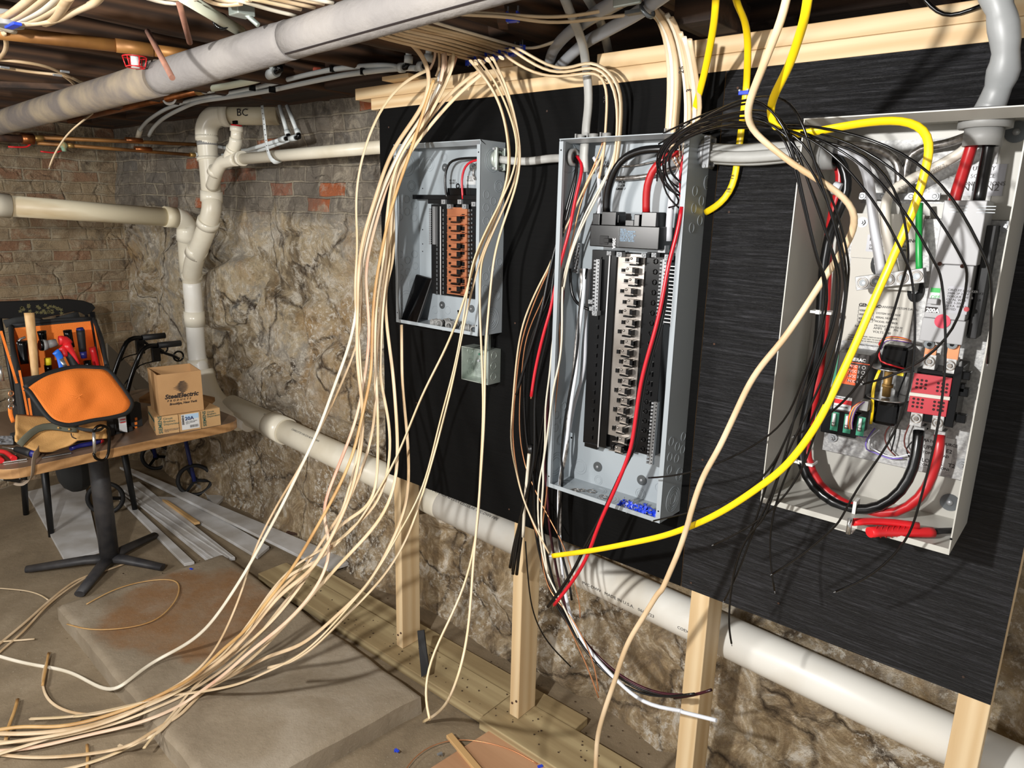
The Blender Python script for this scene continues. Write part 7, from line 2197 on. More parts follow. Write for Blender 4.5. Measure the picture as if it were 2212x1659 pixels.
floorc([(-60, 1470), (0, 1408), (50, 1365), (100, 1310), (150, 1270), (190, 1245)], .0055, 'romex_old', 'dusty cable lying beside and below the upper dusty one')
floorc([(-40, 1268), (30, 1273), (70, 1278), (98, 1290), (104, 1296)], .0035, 'romex', 'thin pale cable end curving in from the left edge on the floor')
floorc([(0, 1386), (40, 1383), (75, 1380)], .005, 'romex', 'short straight cream cable scrap at the left edge')
floorc([(105, 1410), (100, 1440), (92, 1480)], .0045, 'romex_tan', 'short cable scrap lying left of the swinging white cable', z=.02)
floorc([(38, 1510), (32, 1540), (20, 1560), (12, 1600)], .0055, 'romex_tan', 'tan cable scrap standing up at the lower left')
floorc([(188, 1608), (190, 1640), (186, 1680)], .0045, 'romex_tan', 'short brown scrap poking out below the floor bundle')
floorc([(62, 1553), (100, 1551), (152, 1549)], .0018, 'romex', 'thin pale wire sticking out above the floor bundle', 'wire')
floorc([(868, 1675), (890, 1640), (925, 1612), (960, 1600), (1010, 1596), (1060, 1606), (1095, 1614), (1130, 1632), (1160, 1650)], .0016, 'copper_wire', 'bent bare copper wire on the floor by the plywood offcut', 'wire', .018, 1)
for i, (a, b, mt_, lb) in enumerate(((857, 1620, 'blue', 'blue plastic crumb on the floor by the slab end'), (1167, 1654, 'blue', 'blue staple on the plywood offcut'), (482, 1402, 'blue', 'blue staple lying on the slab stain'), (413, 1228, 'blue', 'blue staple on the far corner of the slab'),
                                     (950, 1627, 'zinc', 'small white clip on the floor below the long loop'), (1245, 1488, 'brass', 'brassy clip on the dirt behind the second stud'), (260, 1610, 'romex', 'pale chip of sheathing on the floor'))):
    z = zs + .004 if i in (2, 3) else .02
    q = PZ(a, b, z)
    o = MB().box(q.x - .008, q.x + .008, q.y - .004, q.y + .004, q.z - .004, q.z, rot=Matrix.Rotation(i * 1.1, 3, 'Z')).box(q.x - .008, q.x - .005, q.y - .004, q.y + .004, q.z - .010, q.z - .003, rot=Matrix.Rotation(i * 1.1, 3, 'Z'), piv=q).build('floor_scrap', M[mt_]); tag(o, lb, 'scrap')
o = MB().bar(PZ(620, 1150, .02), PZ(658, 1155, .02), .018, .012).build('angle_bracket', M['iron']); tag(o, 'rusty angle bracket lying on the floor by the wall', 'bracket')
# debris that nobody could count
rnd = random.Random(21)
m = MB()
for i in range(260):
    r_ = rnd.random()
    if r_ < .45:
        x, y, z = rnd.uniform(-2.6, -.6), rnd.uniform(D - .03, D + .09), .0385
    elif r_ < .8:
        x, y, z = rnd.uniform(-2.7, -.3), rnd.uniform(1.66, 1.8), .004
    else:
        x, y, z = rnd.uniform(-3.6, -1.2), rnd.uniform(.3, 1.5), .004
    s = rnd.uniform(.001, .003)
    m.box(x - s, x + s, y - s * .8, y + s * .8, z, z + s * .7, rot=Matrix.Rotation(rnd.uniform(0, 3), 3, 'Z'))
o = m.build('dirt_crumbs', M['dirt']); tag(o, 'scattered brown dirt crumbs on the plates and floor', 'dirt', None, 'stuff')

# ================================================================ TABLE
TZ = ZF - .93
tp = [PZ(527, 908, TZ), PZ(18, 1022, TZ)]
T0, T1 = Vector((-2.845, 1.535, TZ)), Vector((-2.86, .62, TZ))
tb = thing('table', 'wooden laminate pedestal table with a black metal foot holding the tool bag', 'table', (-3.3, 1.1, 0))
yv_ = (T1 - T0).normalized(); xv_ = Vector((-1, 0, 0)); xv_ = (xv_ - yv_ * xv_.dot(yv_)).normalized()
LW, LD_, rc = (T1 - T0).length, .86, .085
poly = []
for cxy, a0 in (((rc, rc), 180), ((LW - rc, rc), 270), ((LW - rc, LD_ - rc), 0), ((rc, LD_ - rc), 90)):
    for k in range(7):
        a = R(a0 + 15 * k)
        u, v = cxy[0] + rc * math.cos(a), cxy[1] + rc * math.sin(a)
        poly.append(T0 + yv_ * u + xv_ * v)
m = MB().prism([Vector((p.x, p.y, TZ - .038)) for p in poly], (0, 0, .038))
o = m.build('table_top', [M['table_edge'], M['table_top']], tb, bevel=.002)
for p in o.data.polygons:
    if abs(p.normal.z) > .5: p.material_index = 1
pc_ = PZ(238, 1212, .03)
m = MB(); m.cyl((pc_.x, pc_.y, .03), (pc_.x, pc_.y, TZ - .038), .040, seg=28); m.build('column', M['leg_metal'], tb)
for a, b in ((58, 1234), (352, 1230), (172, 1288), (335, 1160)):
    e = PZ(a, b, .012)
    q = Vector((pc_.x, pc_.y, .045))
    d = (e - q); d.z = 0; L_ = min(d.length, .42); d.normalize()
    e = Vector((pc_.x, pc_.y, .012)) + d * L_
    m = MB(); m.tube([q, q + d * L_ * .3, Vector((e.x, e.y, .022))], .032, 12, .7, rb=.022); m.build('foot', M['leg_metal'], tb)
m = MB(); m.cyl((pc_.x, pc_.y, TZ - .05), (pc_.x, pc_.y, TZ - .038), .15, seg=28); m.build('mounting_plate', M['leg_metal'], tb)


def crate(name, fl_, fr_, z, h, dep, mt, label, cat, group=None, open_top=False, ang=None):
    """box with bottom front edge between two picture points on height z"""
    a, b = PZ(*fl_, z), PZ(*fr_, z)
    u = (b - a); L = u.length; u.normalize()
    v = Vector((-u.y, u.x, 0))
    if v.x > 0: v = -v
    t = thing(name, label, cat, (a + b) / 2 + v * dep / 2, group)
    m = MB(Matrix(((u.x, v.x, 0, a.x), (u.y, v.y, 0, a.y), (0, 0, 1, z), (0, 0, 0, 1))))
    if not open_top:
        m.box(0, L, 0, dep, .0005, h)
        m.build('box_body', mt, t, bevel=.001)
    else:
        th = .003
        m.box(0, L, 0, dep, .0005, th); m.build('bottom', mt, t)
        for bb in ((0, L, 0, th, th, h), (0, L, dep - th, dep, th, h), (0, th, th, dep - th, th, h), (L - th, L, th, dep - th, th, h)):
            mm = MB(m.xf); mm.box(*bb); mm.build('side', mt, t)
    return t, a, u, v, L


bxs = []
t, a, u, v, L = crate('breaker_box', (338, 941), (388, 934), TZ, .077, .20, M['cardboard2'], 'left small cardboard carton with green lettering under the open box', 'cardboard box', 'cartons under the open box')
up = Vector((0, 0, 1))
text_part('SIEMENS', 'print', M['ink_green'], t, a + u * .024 - v * .0006 + up * .006, .020, up, -u, bold=.0003)
text_part('Circuit\nBreakers\nDisjoncteurs', 'print', M['ink_green'], t, a + u * .030 - v * .0006 + up * .062, .0125, u, up, lines=.95)
text_part('FOR USE WITH LOAD CENTERS\nCOPPER AND ALUMINIUM\nTYPE QP', 'print', M['ink_grey'], t, a + u * .030 - v * .0006 + up * .018, .0045, u, up)
mm = MB(); q = a - u * .0006 + v * .02
mm.bar(q + up * .055, q + v * .16 + up * .055, .001, .009, up=up); mm.build('print', M['ink_green'], t)
mm = MB(); mm.ring(a - u * .0004 + v * .035 + up * .02, u, .009, .0008, 20); mm.build('print', M['ink_green'], t)
t, a, u, v, L = crate('breaker_box', (389.5, 934), (435, 926.5), TZ, .077, .20, M['cardboard2'], 'middle small cardboard carton with a white and blue 20A label', 'cardboard box', 'cartons under the open box')
mm = MB(); mm.prism([a + u * .008 + up * .008, a + u * (L - .006) + up * .008, a + u * (L - .006) + up * .074, a + u * .008 + up * .074], -v * .0006); mm.build('label', M['paper'], t)
mm = MB(); mm.prism([a + u * .024 + up * .052, a + u * (L - .007) + up * .052, a + u * (L - .007) + up * .072, a + u * .024 + up * .072], -v * .0009); mm.build('label_panel', M['paper_blue'], t)
text_part('20A', 'print', mat('navy_ink', (24, 40, 90), .6), t, a + u * .022 - v * .0012 + up * .048, .021, u, up, bold=.0005)
text_part('SIEMENS', 'print', M['ink'], t, a + u * .018 - v * .0012 + up * .03, .011, up, -u, bold=.0003)
mm = MB()
rnd = random.Random(4); xx = L * .48
while xx < L - .012:
    w_ = rnd.uniform(.0006, .0018); mm.prism([a + u * xx + up * .014, a + u * (xx + w_) + up * .014, a + u * (xx + w_) + up * .025, a + u * xx + up * .025], -v * .001); xx += w_ + rnd.uniform(.0008, .002)
mm.build('barcode', M['ink'], t)
text_part('Q120  1 POLE 120/240V\nPLUG IN BREAKER\nQTY 10', 'print', M['ink_grey'], t, a + u * .024 - v * .0012 + up * .040, .0045, u, up)
t, a, u, v, L = crate('breaker_box', (436, 926), (477.5, 918), TZ, .078, .18, M['cardboard2'], 'right small cardboard carton, its side torn open, beside the open box', 'cardboard box', 'cartons under the open box')
text_part('SIEMENS', 'print', M['ink_green'], t, a + u * .020 - v * .0006 + up * .008, .018, up, -u, bold=.0003)
text_part('Circuit\nBreakers\nDisjoncteurs', 'print', M['ink_green'], t, a + u * .026 - v * .0006 + up * .064, .0105, u, up, lines=.95)
ZT2 = TZ + .0785
t, a, u, v, L = crate('cardboard_box', (346.6, 899), (440.6, 885.4), ZT2, .172, .165, M['cardboard'], 'open brown cardboard box printed with a striped globe and SteelElectric lettering', 'cardboard box', None, True)
of = -v * .0007
text_part('SteelElectric', 'print', M['ink'], t, a + u * .022 + of + up * .068, .026, u, up, shear=.25, bold=.0009)
text_part('PRODUCTS', 'print', M['ink'], t, a + u * .03 + of + up * .055, .011, u, up, shear=.3, bold=.0003, spacing=1.9)
text_part('Brooklyn, New York', 'print', M['ink'], t, a + u * .038 + of + up * .040, .0125, u, up, shear=.25, bold=.0004)
mm = MB(); gc = a + u * .094 + up * .112
for k in range(9):
    z0_ = -.024 + k * .0054; z1_ = z0_ + .0042
    zc_ = (z0_ + z1_) / 2; hw = math.sqrt(max(0, .0245 ** 2 - zc_ ** 2))
    lft_ = hw + (.014 if k in (3, 4) else .006 if k in (2, 5) else 0)
    mm.prism([gc + u * -lft_ + up * (zc_ - .0004), gc + u * -hw * .6 + up * z0_, gc + u * hw * .6 + up * (z0_ + .001), gc + u * hw + up * zc_, gc + u * hw * .6 + up * z1_, gc + u * -hw * .6 + up * z1_], of)
mm.build('globe_print', M['ink'], t)
mm = MB(); mm.prism([a - u * .0006 + v * .05 + up * .172, a - u * .0006 + v * .05 + up * .0, a - u * .0006 + v * .095 + up * 0, a - u * .0006 + v * .095 + up * .172], -u * .0004); mm.build('tape', M['cardtape'], t)

# ================================================================ TOOL BAG   (faces +X, towards the camera)
XB, XF = -3.27, -3.02
bag = thing('tool_bag', 'open black and orange tool bag with its orange flap folded down on the table', 'tool bag', (-3.12, .95, TZ))
B3 = lambda a, b, x: PX(a, b, x)
bl, br_ = B3(14, 700, XB), B3(212, 700, XB)
yl, yr = bl.y, br_.y
zt = B3(110, 697, XB).z
fyl, fyr = B3(60, 830, XF).y - .02, B3(225, 800, XF).y + .01
zf = B3(150, 800, XF).z
# panels: back, sides, front
m = MB().prism([(XB - .02, yl - .01, TZ + .002), (XB - .02, yr + .01, TZ + .002), (XB - .02, yr - .02, zt), (XB - .02, yl + .02, zt)], (.018, 0, 0)); m.build('back_panel', M['bagblack'], bag, bevel=.006)
m = MB().prism([(XB, yl + .012, TZ + .03), (XB, yr - .012, TZ + .03), (XB, yr - .03, zt - .008), (XB, yl + .02, zt - .008)], (.003, 0, 0)); m.build('orange_lining', M['orange'], bag)
for yy0, yy1, s in ((yl, fyl, 1), (yr, fyr, -1)):
    m = MB().prism([(XB, yy0, TZ + .002), (XF, yy1, TZ + .002), (XF, yy1, zf), (XB, yy0 + s * .015, zt)], (0, -.012 * s, 0)); m.build('side_panel', M['bagblack'], bag, bevel=.004)
    m = MB().prism([(XB, yy0 + s * .002, TZ + .03), (XF - .01, yy1 + s * .002, TZ + .03), (XF - .01, yy1 + s * .002, zf - .01), (XB, yy0 + s * .017, zt - .01)], (0, .002 * s, 0)); m.build('orange_lining', M['orange'], bag)
    m = MB(); m.tube(smooth_path([(XB, yy0 + s * .015, zt), ((XB + XF) / 2, (yy0 + yy1) / 2, (zt + zf) / 2 + .01), (XF, yy1, zf)], .03), .008, 8); m.build('rim', M['trimblack'], bag)
m = MB(); m.tube(smooth_path([(XB - .01, yl + .02, zt), (XB - .01, (yl + yr) / 2, zt + .006), (XB - .01, yr - .02, zt)], .03), .009, 8); m.build('rim', M['trimblack'], bag)
m = MB().prism([(XF, fyl, TZ + .002), (XF, fyr, TZ + .002), (XF, fyr, zf), (XF, fyl, zf)], (.012, 0, 0)); m.build('front_panel', M['bagblack'], bag, bevel=.004)
m = MB().box(XB, XF, min(yl, fyl), max(yr, fyr), TZ + .001, TZ + .02); m.build('base', M['bagblack'], bag, bevel=.003)
m = MB(); m.box(XB + .01, XF - .005, fyl + .02, fyr - .02, TZ + .02, TZ + .14); m.build('inner_pockets', M['trimblack'], bag)
for px_ in ((42, 800, 62, 905), (62, 860, 68, 900)):
    a, b2 = B3(px_[0], px_[1], XF + .014), B3(px_[2], px_[3], XF + .014)
    m = MB(); m.bar(a, b2, .002, .007, up=(0, 1, 0)); m.build('orange_piping', M['orange'], bag)
a, b2 = B3(2, 715, XF - .1), B3(36, 828, XF + .01)
m = MB(); m.bar(a, b2, .002, .008, up=(0, 1, 0)); m.build('orange_piping', M['orange'], bag)
# flap
fo = [(48, 838), (62, 826), (100, 806), (155, 792), (205, 792), (235, 797), (262, 828), (283, 858), (290, 874), (278, 893), (245, 903), (205, 909), (165, 918), (140, 920), (112, 912), (92, 893), (74, 868), (58, 846)]
fcx, fcy = 168, 858


def fdep(py):
    return XF + .015 + .13 * max(0, min(1, (py - 795) / 120)) ** .8


def flapmesh(scale, off, name, mt, th=.006, thick=True):
    m = MB()
    ring_ = smooth_path([Vector((fcx + (a - fcx) * scale, fcy + (b2 - fcy) * scale, 0)) for a, b2 in fo + fo[:1]], 6)[:-1]
    rings = 9
    vs = []
    nn_ = len(ring_)
    for k in range(rings + 1):
        s = k / rings
        for p in ring_:
            x_, y_ = fcx + (p.x - fcx) * s, fcy + (p.y - fcy) * s
            q = PX(x_, y_, fdep(y_) + off)
            w = noise.noise(Vector((x_ * .022, y_ * .022 + x_ * .01, 2))) * .014 * (1 - s ** 4)
            vs.append(q + Vector((w, 0, w * .4)))
    fs = []
    for k in range(rings):
        for i in range(nn_):
            j = (i + 1) % nn_
            fs.append((k * nn_ + i, k * nn_ + j, (k + 1) * nn_ + j, (k + 1) * nn_ + i))
    m.add(vs, fs, True)
    o = m.build(name, mt, bag, solid=th)
    return ring_


rr_ = flapmesh(.93, .006, 'flap', M['orange'], .008)
edge = [PX(fcx + (p.x - fcx) * 1.01, fcy + (p.y - fcy) * 1.01, fdep(p.y) + .004) for p in rr_]
m = MB(); m.tube(edge + edge[:1], .0125, 8, .6, up=(1, 0, 0)); m.build('flap_binding', M['trimblack'], bag)
# right side tool loop panel of the bag and warning tag
m = MB(); q0_, q1_ = B3(278, 875, -3.06), B3(311, 937, -3.06); m.box(-3.10, -3.06, q0_.y, q1_.y, TZ + .002, q0_.z); m.build('end_pocket', M['bagblack'], bag, bevel=.003)
for k in range(3):
    q = B3(293.5, 905 + k * 9.5, -3.058); m = MB(); m.box(q.x - .002, q.x + .003, q.y - .005, q.y + .005, q.z - .006, q.z + .006); m.build('orange_stitch', M['orange'], bag, bevel=.001)
q0_, q1_ = B3(255, 902, -3.0), B3(274, 933, -3.0)
m = MB().prism([(-3.0, q0_.y, q1_.z + .01), (-2.995, q1_.y, q1_.z), (-2.995, q1_.y, q0_.z), (-3.0, q0_.y, q0_.z)], (.0008, 0, 0)); m.build('warning_tag', M['paper'], bag)
m = MB(); m.box(-2.9945, -2.9935, q0_.y + .004, q1_.y - .002, q0_.z - .012, q0_.z - .008); m.box(-2.9945, -2.9935, q0_.y + .004, q1_.y - .002, q0_.z - .024, q0_.z - .020); m.build('tag_print', M['red'], bag)
# clips at left of the bag
for k in range(3):
    q = B3(24, 850 + k * 14, XF + .03); m = MB(); m.ring(q, (1, .4, 0), .009, .0025, 14); m.build('swivel_clip', M['copper_wire' if k == 0 else 'steel'], bag)
m = MB(); m.tube(smooth_path([B3(22, 880, XF + .03), B3(23, 895, XF + .03), B3(29, 912, XF + .03)], .01), .007, 8, .3, up=(1, 0, 0)); m.build('orange_pull', M['orange'], bag)
m = MB(); q = B3(2, 808, XF + .02); m.cyl(q - Vector((0, 0, .025)), q + Vector((0, 0, .03)), .008, seg=12); m.build('metal_clip', M['steel'], bag)
# big handle strap behind
m = MB(); m.tube(smooth_path([B3(10, 700, XB - .03), B3(60, 690, XB - .03), B3(100, 700, XB - .03), B3(130, 692, XB - .03), B3(170, 680, XB - .03)], .03), .016, 8, .4, up=(1, 0, 0)); m.build('carry_strap', M['bagblack'], bag)

XM = -3.14


def tool(name, label, cat, parts, group=None):
    t = thing(name, label, cat, parts[0][1][0], group)
    for nm, pts, r, rb, mt_, flat in parts:
        m = MB(); m.tube(smooth_path(pts, .015), r, 14, flat, up=(1, 0, 0), rb=rb); m.build(nm, M[mt_], t)
    return t


b3 = lambda a, b: (a / 6.9125, 620 + b / 6.9125)
TP = lambda a, b, x=XM: PX(*b3(a, b), x)
tool('hammer', 'hammer standing head down in the bag, its pale wooden handle sticking up', 'hammer', [('handle', [TP(435, 385, -3.06), TP(470, 700, -3.05), TP(500, 1000, -3.04), TP(530, 1390, -3.035)], .0172, .0125, 'handle_wood', .8), ('handle_grip_end', [TP(525, 1340, -3.035), TP(532, 1420, -3.03)], .0128, .0128, 'cardtape', .8)])
tool('screwdriver', 'fat dark blue and black screwdriver handle standing at the right of the bag', 'screwdriver', [('grip', [TP(1200, 640), TP(1215, 780), TP(1235, 960)], .0155, .0135, 'black_soft', 1), ('end_cap', [TP(1190, 610), TP(1202, 655)], .0125, .0155, 'blue_dark', 1), ('collar', [TP(1238, 960), TP(1255, 1060)], .0135, .0115, 'blue_dark', 1)], 'screwdrivers in the bag')
tool('screwdriver', 'short black screwdriver handle left of the fat blue one', 'screwdriver', [('grip', [TP(1005, 645), TP(1030, 780), TP(1060, 900)], .0155, .014, 'black_pl', 1)], 'screwdrivers in the bag')
tool('screwdriver', 'red translucent screwdriver handle at the right wall of the bag', 'screwdriver', [('grip', [TP(1375, 900), TP(1410, 1050), TP(1450, 1220)], .0125, .0115, 'red', 1)], 'screwdrivers in the bag')
tool('screwdriver', 'yellow collared driver low in the middle of the bag', 'screwdriver', [('collar', [TP(710, 1060), TP(720, 1160)], .0115, .013, 'yellow_lbl', 1), ('grip', [TP(715, 1160), TP(730, 1280)], .0135, .0135, 'black_pl', 1)], 'screwdrivers in the bag')
tool('pliers', 'red handled pliers lying across the middle of the bag', 'pliers', [('red_jaw_cover', [TP(880, 800, -3.07), TP(960, 800, -3.07), TP(1020, 860, -3.07)], .018, .019, 'red', .6), ('red_handle', [TP(1000, 850, -3.06), TP(1070, 960, -3.06), TP(1120, 1040, -3.055), TP(1185, 1150, -3.05)], .014, .003, 'red', .6),
                                                                              ('red_trigger', [TP(900, 900, -3.07), TP(960, 960, -3.065), TP(975, 1040, -3.06)], .015, .008, 'red', .6), ('black_handle', [TP(1020, 970, -3.075), TP(1090, 1110, -3.07), TP(1150, 1230, -3.06)], .0165, .018, 'black_soft', .8)])
tool('blade_pack', 'bright blue and white packet standing in front of the red pliers', 'packet', [('blue_top', [TP(825, 960, -3.05), TP(890, 1040, -3.05), TP(940, 1270, -3.04)], .0135, .0105, 'blue_pack', .35), ('silver_strip', [TP(915, 1070, -3.04), TP(1010, 1250, -3.035)], .0075, .0075, 'steel', .3)])
q = TP(885, 1150, -3.044); o = None
tool('flashlight', 'round grey flashlight head lying left of the red pliers', 'flashlight', [('head', [TP(630, 870, -3.10), TP(700, 860, -3.10)], .022, .020, 'grey_pl', 1), ('lens_ring', [TP(590, 872, -3.10), TP(632, 870, -3.10)], .020, .0225, 'black_pl', 1), ('barrel', [TP(700, 860, -3.10), TP(840, 830, -3.10)], .016, .015, 'grey_pl', 1)])
tool('hand_tool', 'black tool with a chrome rim at the left of the bag', 'tool', [('body', [TP(330, 800, -3.12), TP(340, 950, -3.12), TP(370, 1150, -3.11)], .018, .014, 'black_pl', 1), ('chrome_rim', [TP(260, 850, -3.12), TP(300, 780, -3.12), TP(380, 750, -3.12)], .0045, .0045, 'steel', 1)])
tool('hand_tool', 'dark knob standing behind the flashlight head', 'tool', [('body', [TP(620, 660, -3.17), TP(640, 760, -3.17), TP(650, 850, -3.17)], .016, .012, 'black_pl', 1)])
tool('hand_tool', 'small black and blue driver in the right front of the bag', 'tool', [('body', [TP(1300, 1100, -3.08), TP(1320, 1210, -3.07)], .014, .015, 'black_pl', 1)])

# tan canvas pouch
pou = thing('canvas_pouch', 'tan canvas tool pouch with olive straps lying below the orange flap', 'pouch', (-2.98, .9, TZ))
zz4 = lambda a, b: (a / 6.9125, 840 + b / 6.9125)


def pf(u, v):
    # u along, v down the front
    px_ = 34 + 196 * u
    topy = 897 + 14 * u
    boty = 952 + 25 * math.sin(min(1, u * 1.5) * math.pi) ** .8 * (1 if u < .66 else .6) - 12 * max(0, u - .6)
    py_ = topy + (boty - topy) * v
    x = -3.00 + .11 * v ** .7
    q = PX(px_, py_, x)
    w = noise.noise(Vector((u * 5, v * 4, 1))) * .012
    q.z = max(q.z, TZ + .004)
    return q + Vector((w, 0, abs(w) * .3))


m = MB().grid(pf, 40, 16); m.build('pouch_body', M['canvas'], pou, solid=.008)
m = MB(); m.tube(smooth_path([PX(*zz4(290, 840), -2.87), PX(*zz4(400, 720), -2.88), PX(*zz4(560, 600), -2.90), PX(*zz4(760, 560), -2.91), PX(*zz4(1000, 590), -2.905), PX(*zz4(1150, 600), -2.90)], .02), .013, 8, .18, up=(1, 0, 0)); m.build('olive_strap', M['olive'], pou)
for a, b in ((873, 580), (1035, 603)):
    q = PX(*zz4(a, b), -2.885); m = MB(); m.sphere(q, .0045); m.build('rivet', M['brass'], pou)
m = MB(); m.tube(smooth_path([PX(*zz4(1060, 660), -2.89), PX(*zz4(1080, 720), -2.885), PX(*zz4(1140, 745), -2.88)], .01), .002, 6); m.build('seam', M['ink'], pou)
# carabiner
car = thing('carabiner', 'large black and silver carabiner hanging over the table edge', 'carabiner', PX(221, 985, -2.80))
cz_ = lambda a, b: PX(*zz4(a, b), -2.815)
m = MB(); m.tube(smooth_path([cz_(1400, 960), cz_(1425, 1030), cz_(1500, 1065), cz_(1570, 1050), cz_(1615, 970), cz_(1632, 800), cz_(1628, 640), cz_(1590, 570), cz_(1500, 545), cz_(1430, 580), cz_(1400, 640)], .01), .0052, 12); m.build('body', mat('black_chrome', (40, 38, 36), .2, .9), car)
m = MB(); m.tube([cz_(1400, 650), cz_(1412, 960)], .006, 12); m.build('gate', M['steel'], car)
o = cab([PX(*zz4(1150, 560), -2.90), PX(*zz4(1180, 600), -2.86), PX(*zz4(1300, 612), -2.83), PX(*zz4(1400, 625), -2.815), PX(*zz4(1500, 610), -2.84), PX(*zz4(1560, 560), -2.9)], .007, 'webbing_loop', M['bagblack'], 'black webbing loop that holds the carabiner', 'strap', flat=.6)
# strap over the table edge with buckle
st = thing('webbing_strap', 'grey webbing strap with a black buckle hanging over the left table edge', 'strap', PX(70, 1040, -2.8))
sp_ = [PX(*zz4(590, 900), -2.90), PX(*zz4(560, 960), -2.86), PX(*zz4(515, 1010), -2.835), PX(*zz4(500, 1120), -2.828), PX(*zz4(495, 1230), -2.83), PX(*zz4(470, 1330), -2.84), PX(*zz4(400, 1395), -2.86), PX(*zz4(300, 1400), -2.90), PX(*zz4(250, 1380), -2.93)]
m = MB(); m.tube(smooth_path(sp_, .01), .0155, 8, .1, up=(1, 0, 0)); m.build('webbing', M['strap'], st)
m = MB(); a, b2 = PX(*zz4(310, 1365), -2.88), PX(*zz4(60, 1330), -2.90); m.bar(a, b2, .012, .018, up=(0, 0, 1)); m.build('buckle', M['black_pl'], st, bevel=.002)
m = MB(); a, b2 = PX(*zz4(60, 1330), -2.90), PX(*zz4(-60, 1310), -2.92); m.bar(a, b2, .008, .014, up=(0, 0, 1)); m.build('buckle_end', M['grey_pl'], st, bevel=.001)
# things lying on the table
on = lambda a, b, h=.01: PZ(*zz4(a, b), TZ + h)
t = thing('screwdriver', 'screwdriver with a black and blue handle lying on the table by the grey strap', 'screwdriver', on(420, 940))
m = MB(); m.tube(smooth_path([on(240, 900, .016), on(360, 930, .017), on(490, 965, .017)], .02), .011, 14, rb=.0165); m.build('grip', M['black_soft'], t)
m = MB(); m.tube([on(470, 958, .017), on(540, 970, .017)], .0165, 14, rb=.013); m.build('end_cap', M['blue_dark'], t)
m = MB(); m.tube([on(245, 902, .012), on(40, 870, .01)], .003, 8); m.build('shaft', M['steel'], t)
t = thing('pliers', 'pair of red handled pliers at the left table edge', 'pliers', on(100, 990))
m = MB(); m.tube(smooth_path([on(-20, 930, .01), on(90, 950, .012), on(210, 1040, .012)], .02), .008, 10, rb=.010); m.build('handle', M['red'], t)
m = MB(); m.tube(smooth_path([on(-90, 980, .01), on(-30, 1020, .012), on(15, 1075, .012)], .02), .008, 10, rb=.010); m.build('handle', M['red'], t)
t = thing('marker_pen', 'long dark blue marker lying on the table behind the carabiner', 'pen', on(1250, 860))
m = MB(); m.tube(smooth_path([on(1055, 890, .012), on(1180, 850, .012), on(1350, 820, .012), on(1520, 770, .012)], .02), .009, 12); m.build('barrel', M['blue_dark'], t)
m = MB(); m.tube([on(1490, 780, .012), on(1530, 768, .012)], .0095, 12); m.build('red_end', M['red'], t)
o = MB().bar(on(620, 1030, .004), on(1060, 955, .004), .012, .003).build('steel_rule', M['steel']); tag(o, 'thin steel rule lying along the table edge right of the grey strap', 'ruler')
o = MB().bar(on(-20, 1105, .004), on(400, 1045, .004), .008, .003).build('steel_rule', M['steel']); tag(o, 'thin bright strip lying along the table edge left of the grey strap', 'ruler')
o = MB().grid(lambda u, v: on(-60 + 260 * u, 700 + 130 * v, .012 + .02 * abs(noise.noise(Vector((u * 5, v * 5, 3))))), 10, 8).build('plastic_bag', mat('clear_film', (150, 152, 156), .2)); tag(o, 'crumpled clear plastic bag at the left edge of the table', 'plastic bag')

# ================================================================ CHAIR
ch = thing('chair', 'black wooden chair with worn gold stencil on its crest rail behind the bag', 'chair', (-4.35, 1.2, 0))
XC_ = -4.32
t3 = lambda a, b, x=XC_: PX(a / 6.9125, 620 + b / 6.9125, x)
rail = [(-420, 260), (0, 218), (400, 205), (700, 195), (1020, 180), (1250, 205), (1380, 250), (1430, 310), (1370, 380), (1290, 430), (1200, 380), (1110, 365), (900, 410), (600, 470), (300, 480), (0, 470), (-420, 480)]
m = MB().prism([t3(a, b) for a, b in rail], (-.022, 0, 0)); m.build('crest_rail', M['chair_black'], ch, bevel=.004)
m = MB(); rnd = random.Random(9)
for k in range(26):
    cx_, cy_ = 300 + rnd.random() * 620, 270 + rnd.random() * 120
    nn_ = rnd.choice((5, 6, 7)); a0 = rnd.random() * 6
    m.prism([t3(cx_ + (38 if j % 2 else 18) * math.cos(a0 + j * math.pi / nn_), cy_ + (30 if j % 2 else 14) * math.sin(a0 + j * math.pi / nn_), XC_) for j in range(2 * nn_)], (.0008, 0, 0))
m.build('gold_stencil', M['gold'], ch)
for px_, tp_ in ((1100, 380), (1290, 420), (1375, 370), (860, 430), (600, 470), (300, 480), (0, 470)):
    a = t3(px_, tp_, XC_ - .01)
    m = MB(); m.cyl(a, Vector((XC_ + .06, a.y, .46)), .009 if px_ != 1375 else .014, seg=10); m.build('spindle', M['chair_black'], ch)
m = MB(); ys_ = t3(1290, 420).y; m.box(XC_ + .02, XC_ + .42, ys_ - .44, ys_ + .02, .43, .46); m.build('seat', M['chair_black'], ch, bevel=.01)
for dx, dy_ in ((.05, -.02), (.38, -.03), (.05, -.40), (.38, -.40)):
    m = MB(); m.cyl((XC_ + dx, ys_ + dy_, .43), (XC_ + dx + (.03 if dx > .2 else -.03), ys_ + dy_ + (.02 if dy_ > -.2 else -.02), 0), .019, rb=.014, seg=12); m.build('leg', M['chair_black'], ch)

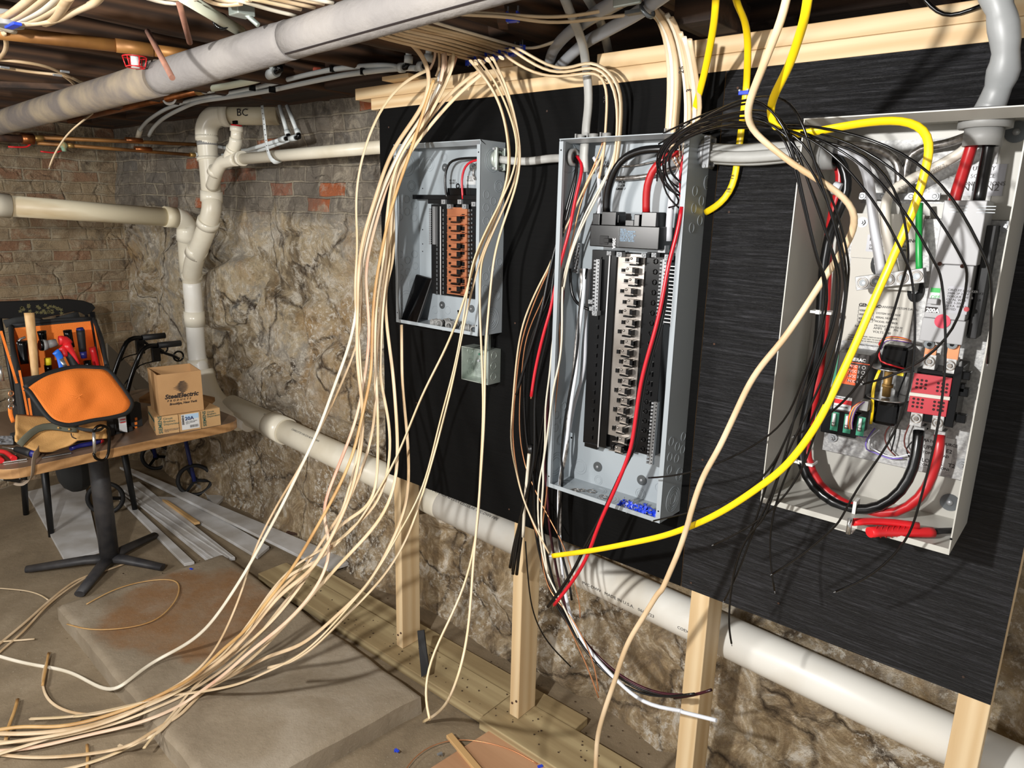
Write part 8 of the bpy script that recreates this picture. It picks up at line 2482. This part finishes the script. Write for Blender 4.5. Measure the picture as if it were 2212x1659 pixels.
# ================================================================ ROLLATOR
wk = thing('walker', 'black wheeled walker with brake handles standing behind the boxes', 'walker', (-3.8, 1.55, 0))
g5 = lambda a, b, x=-3.62: PX(280 + a / 6.9125, 700 + b / 6.9125, x)
for off, sh in ((0, (0, 0)), (-.28, (-235, -115))):
    x_ = -3.62 + off * .6
    hh = lambda a, b: g5(a + sh[0], b + sh[1], x_)
    m = MB(); m.tube([hh(420, 320), hh(760, 285)], .0155, 14); m.build('hand_grip', M['black_soft'], wk)
    m = MB(); m.tube(smooth_path([hh(440, 320), hh(300, 325), hh(190, 390), hh(110, 560), hh(20, 800), hh(-60, 1100)], .03), .0115, 12); m.build('frame_tube', M['black_pl'], wk)
    m = MB(); m.tube(smooth_path([hh(430, 360), hh(520, 430), hh(640, 470), hh(740, 520)], .02), .007, 8); m.build('brake_lever', M['black_pl'], wk)
    m = MB(); m.ring(hh(730, 480), (1, 0, 0), .025, .005, 18); m.build('brake_loop', M['black_pl'], wk)
    m = MB(); m.box(hh(390, 450).x - .012, hh(390, 450).x + .012, hh(330, 450).y, hh(450, 450).y, hh(390, 560).z, hh(390, 350).z); m.build('grip_bracket', M['black_pl'], wk, bevel=.004)
    m = MB(); m.tube(smooth_path([hh(350, 560), hh(150, 620), hh(0, 800), hh(-120, 950)], .03), .003, 6); m.build('brake_cable', M['black_pl'], wk)
wheels = [(424, 1034, .100), (232, 1073, .095), (340, 985, .09), (165, 1010, .09)]
for i, (a, b, r) in enumerate(wheels):
    g_ = PZ(a, b + (38 if i < 2 else 30), 0)
    c_ = Vector((g_.x, g_.y, r + .0))
    ax_ = Vector((.86, -.5, 0))
    m = MB(); m.ring(c_, ax_, r - .010, .012, 34); m.build('tyre', M['black_soft'], wk)
    m = MB(); m.cyl(c_ - ax_ * .012, c_ + ax_ * .012, .018, seg=16)
    for k in range(3):
        d = Matrix.Rotation(2.094 * k + .4, 3, ax_) @ Vector((0, 0, 1))
        m.bar(c_, c_ + d * (r - .012), .016, .012, up=ax_)
    m.build('spokes', M['black_pl'], wk)
    m = MB(); m.tube([c_ + ax_ * .02, c_ + ax_ * .02 + Vector((-.05, .0, .16)), c_ + Vector((-.10, 0.0, .34))], .0115, 12); m.build('fork', mat('navy_frame_%d' % i, (28, 36, 92), .4), wk)
m = MB(); q = PX(335, 950, -3.75); m.box(q.x - .02, q.x + .02, q.y - .16, q.y + .14, .42, .56); m.build('seat_bag', M['bagblack'], wk, bevel=.01)
o = MB().prism([PX(232, 742, -4.0), PX(332, 838, -4.0), PX(330, 900, -3.9), PX(240, 860, -3.9)], (-.02, 0, 0)).build('leaning_board', mat('grey_beige_board', (112, 104, 92), .7)); tag(o, 'grey beige board leaning behind the walker handles', 'board')
o = MB().prism([PX(300, 860, -3.4), PX(345, 832, -3.4), PX(464, 858, -3.35), PX(440, 880, -3.3)], (0, 0, -.02)).build('wooden_tray', M['table_edge']); tag(o, 'edge of a brown wooden board behind the open box', 'board')
t = thing('dark_bin', 'dark grey bag hanging low under the table left of the leg', 'bag', PX(165, 1060, -3.6))
MB().sphere(PX(165, 1010, -3.62), .11, sc=(.6, .8, 1.1)).build('bag_body', M['bagblack'], t)
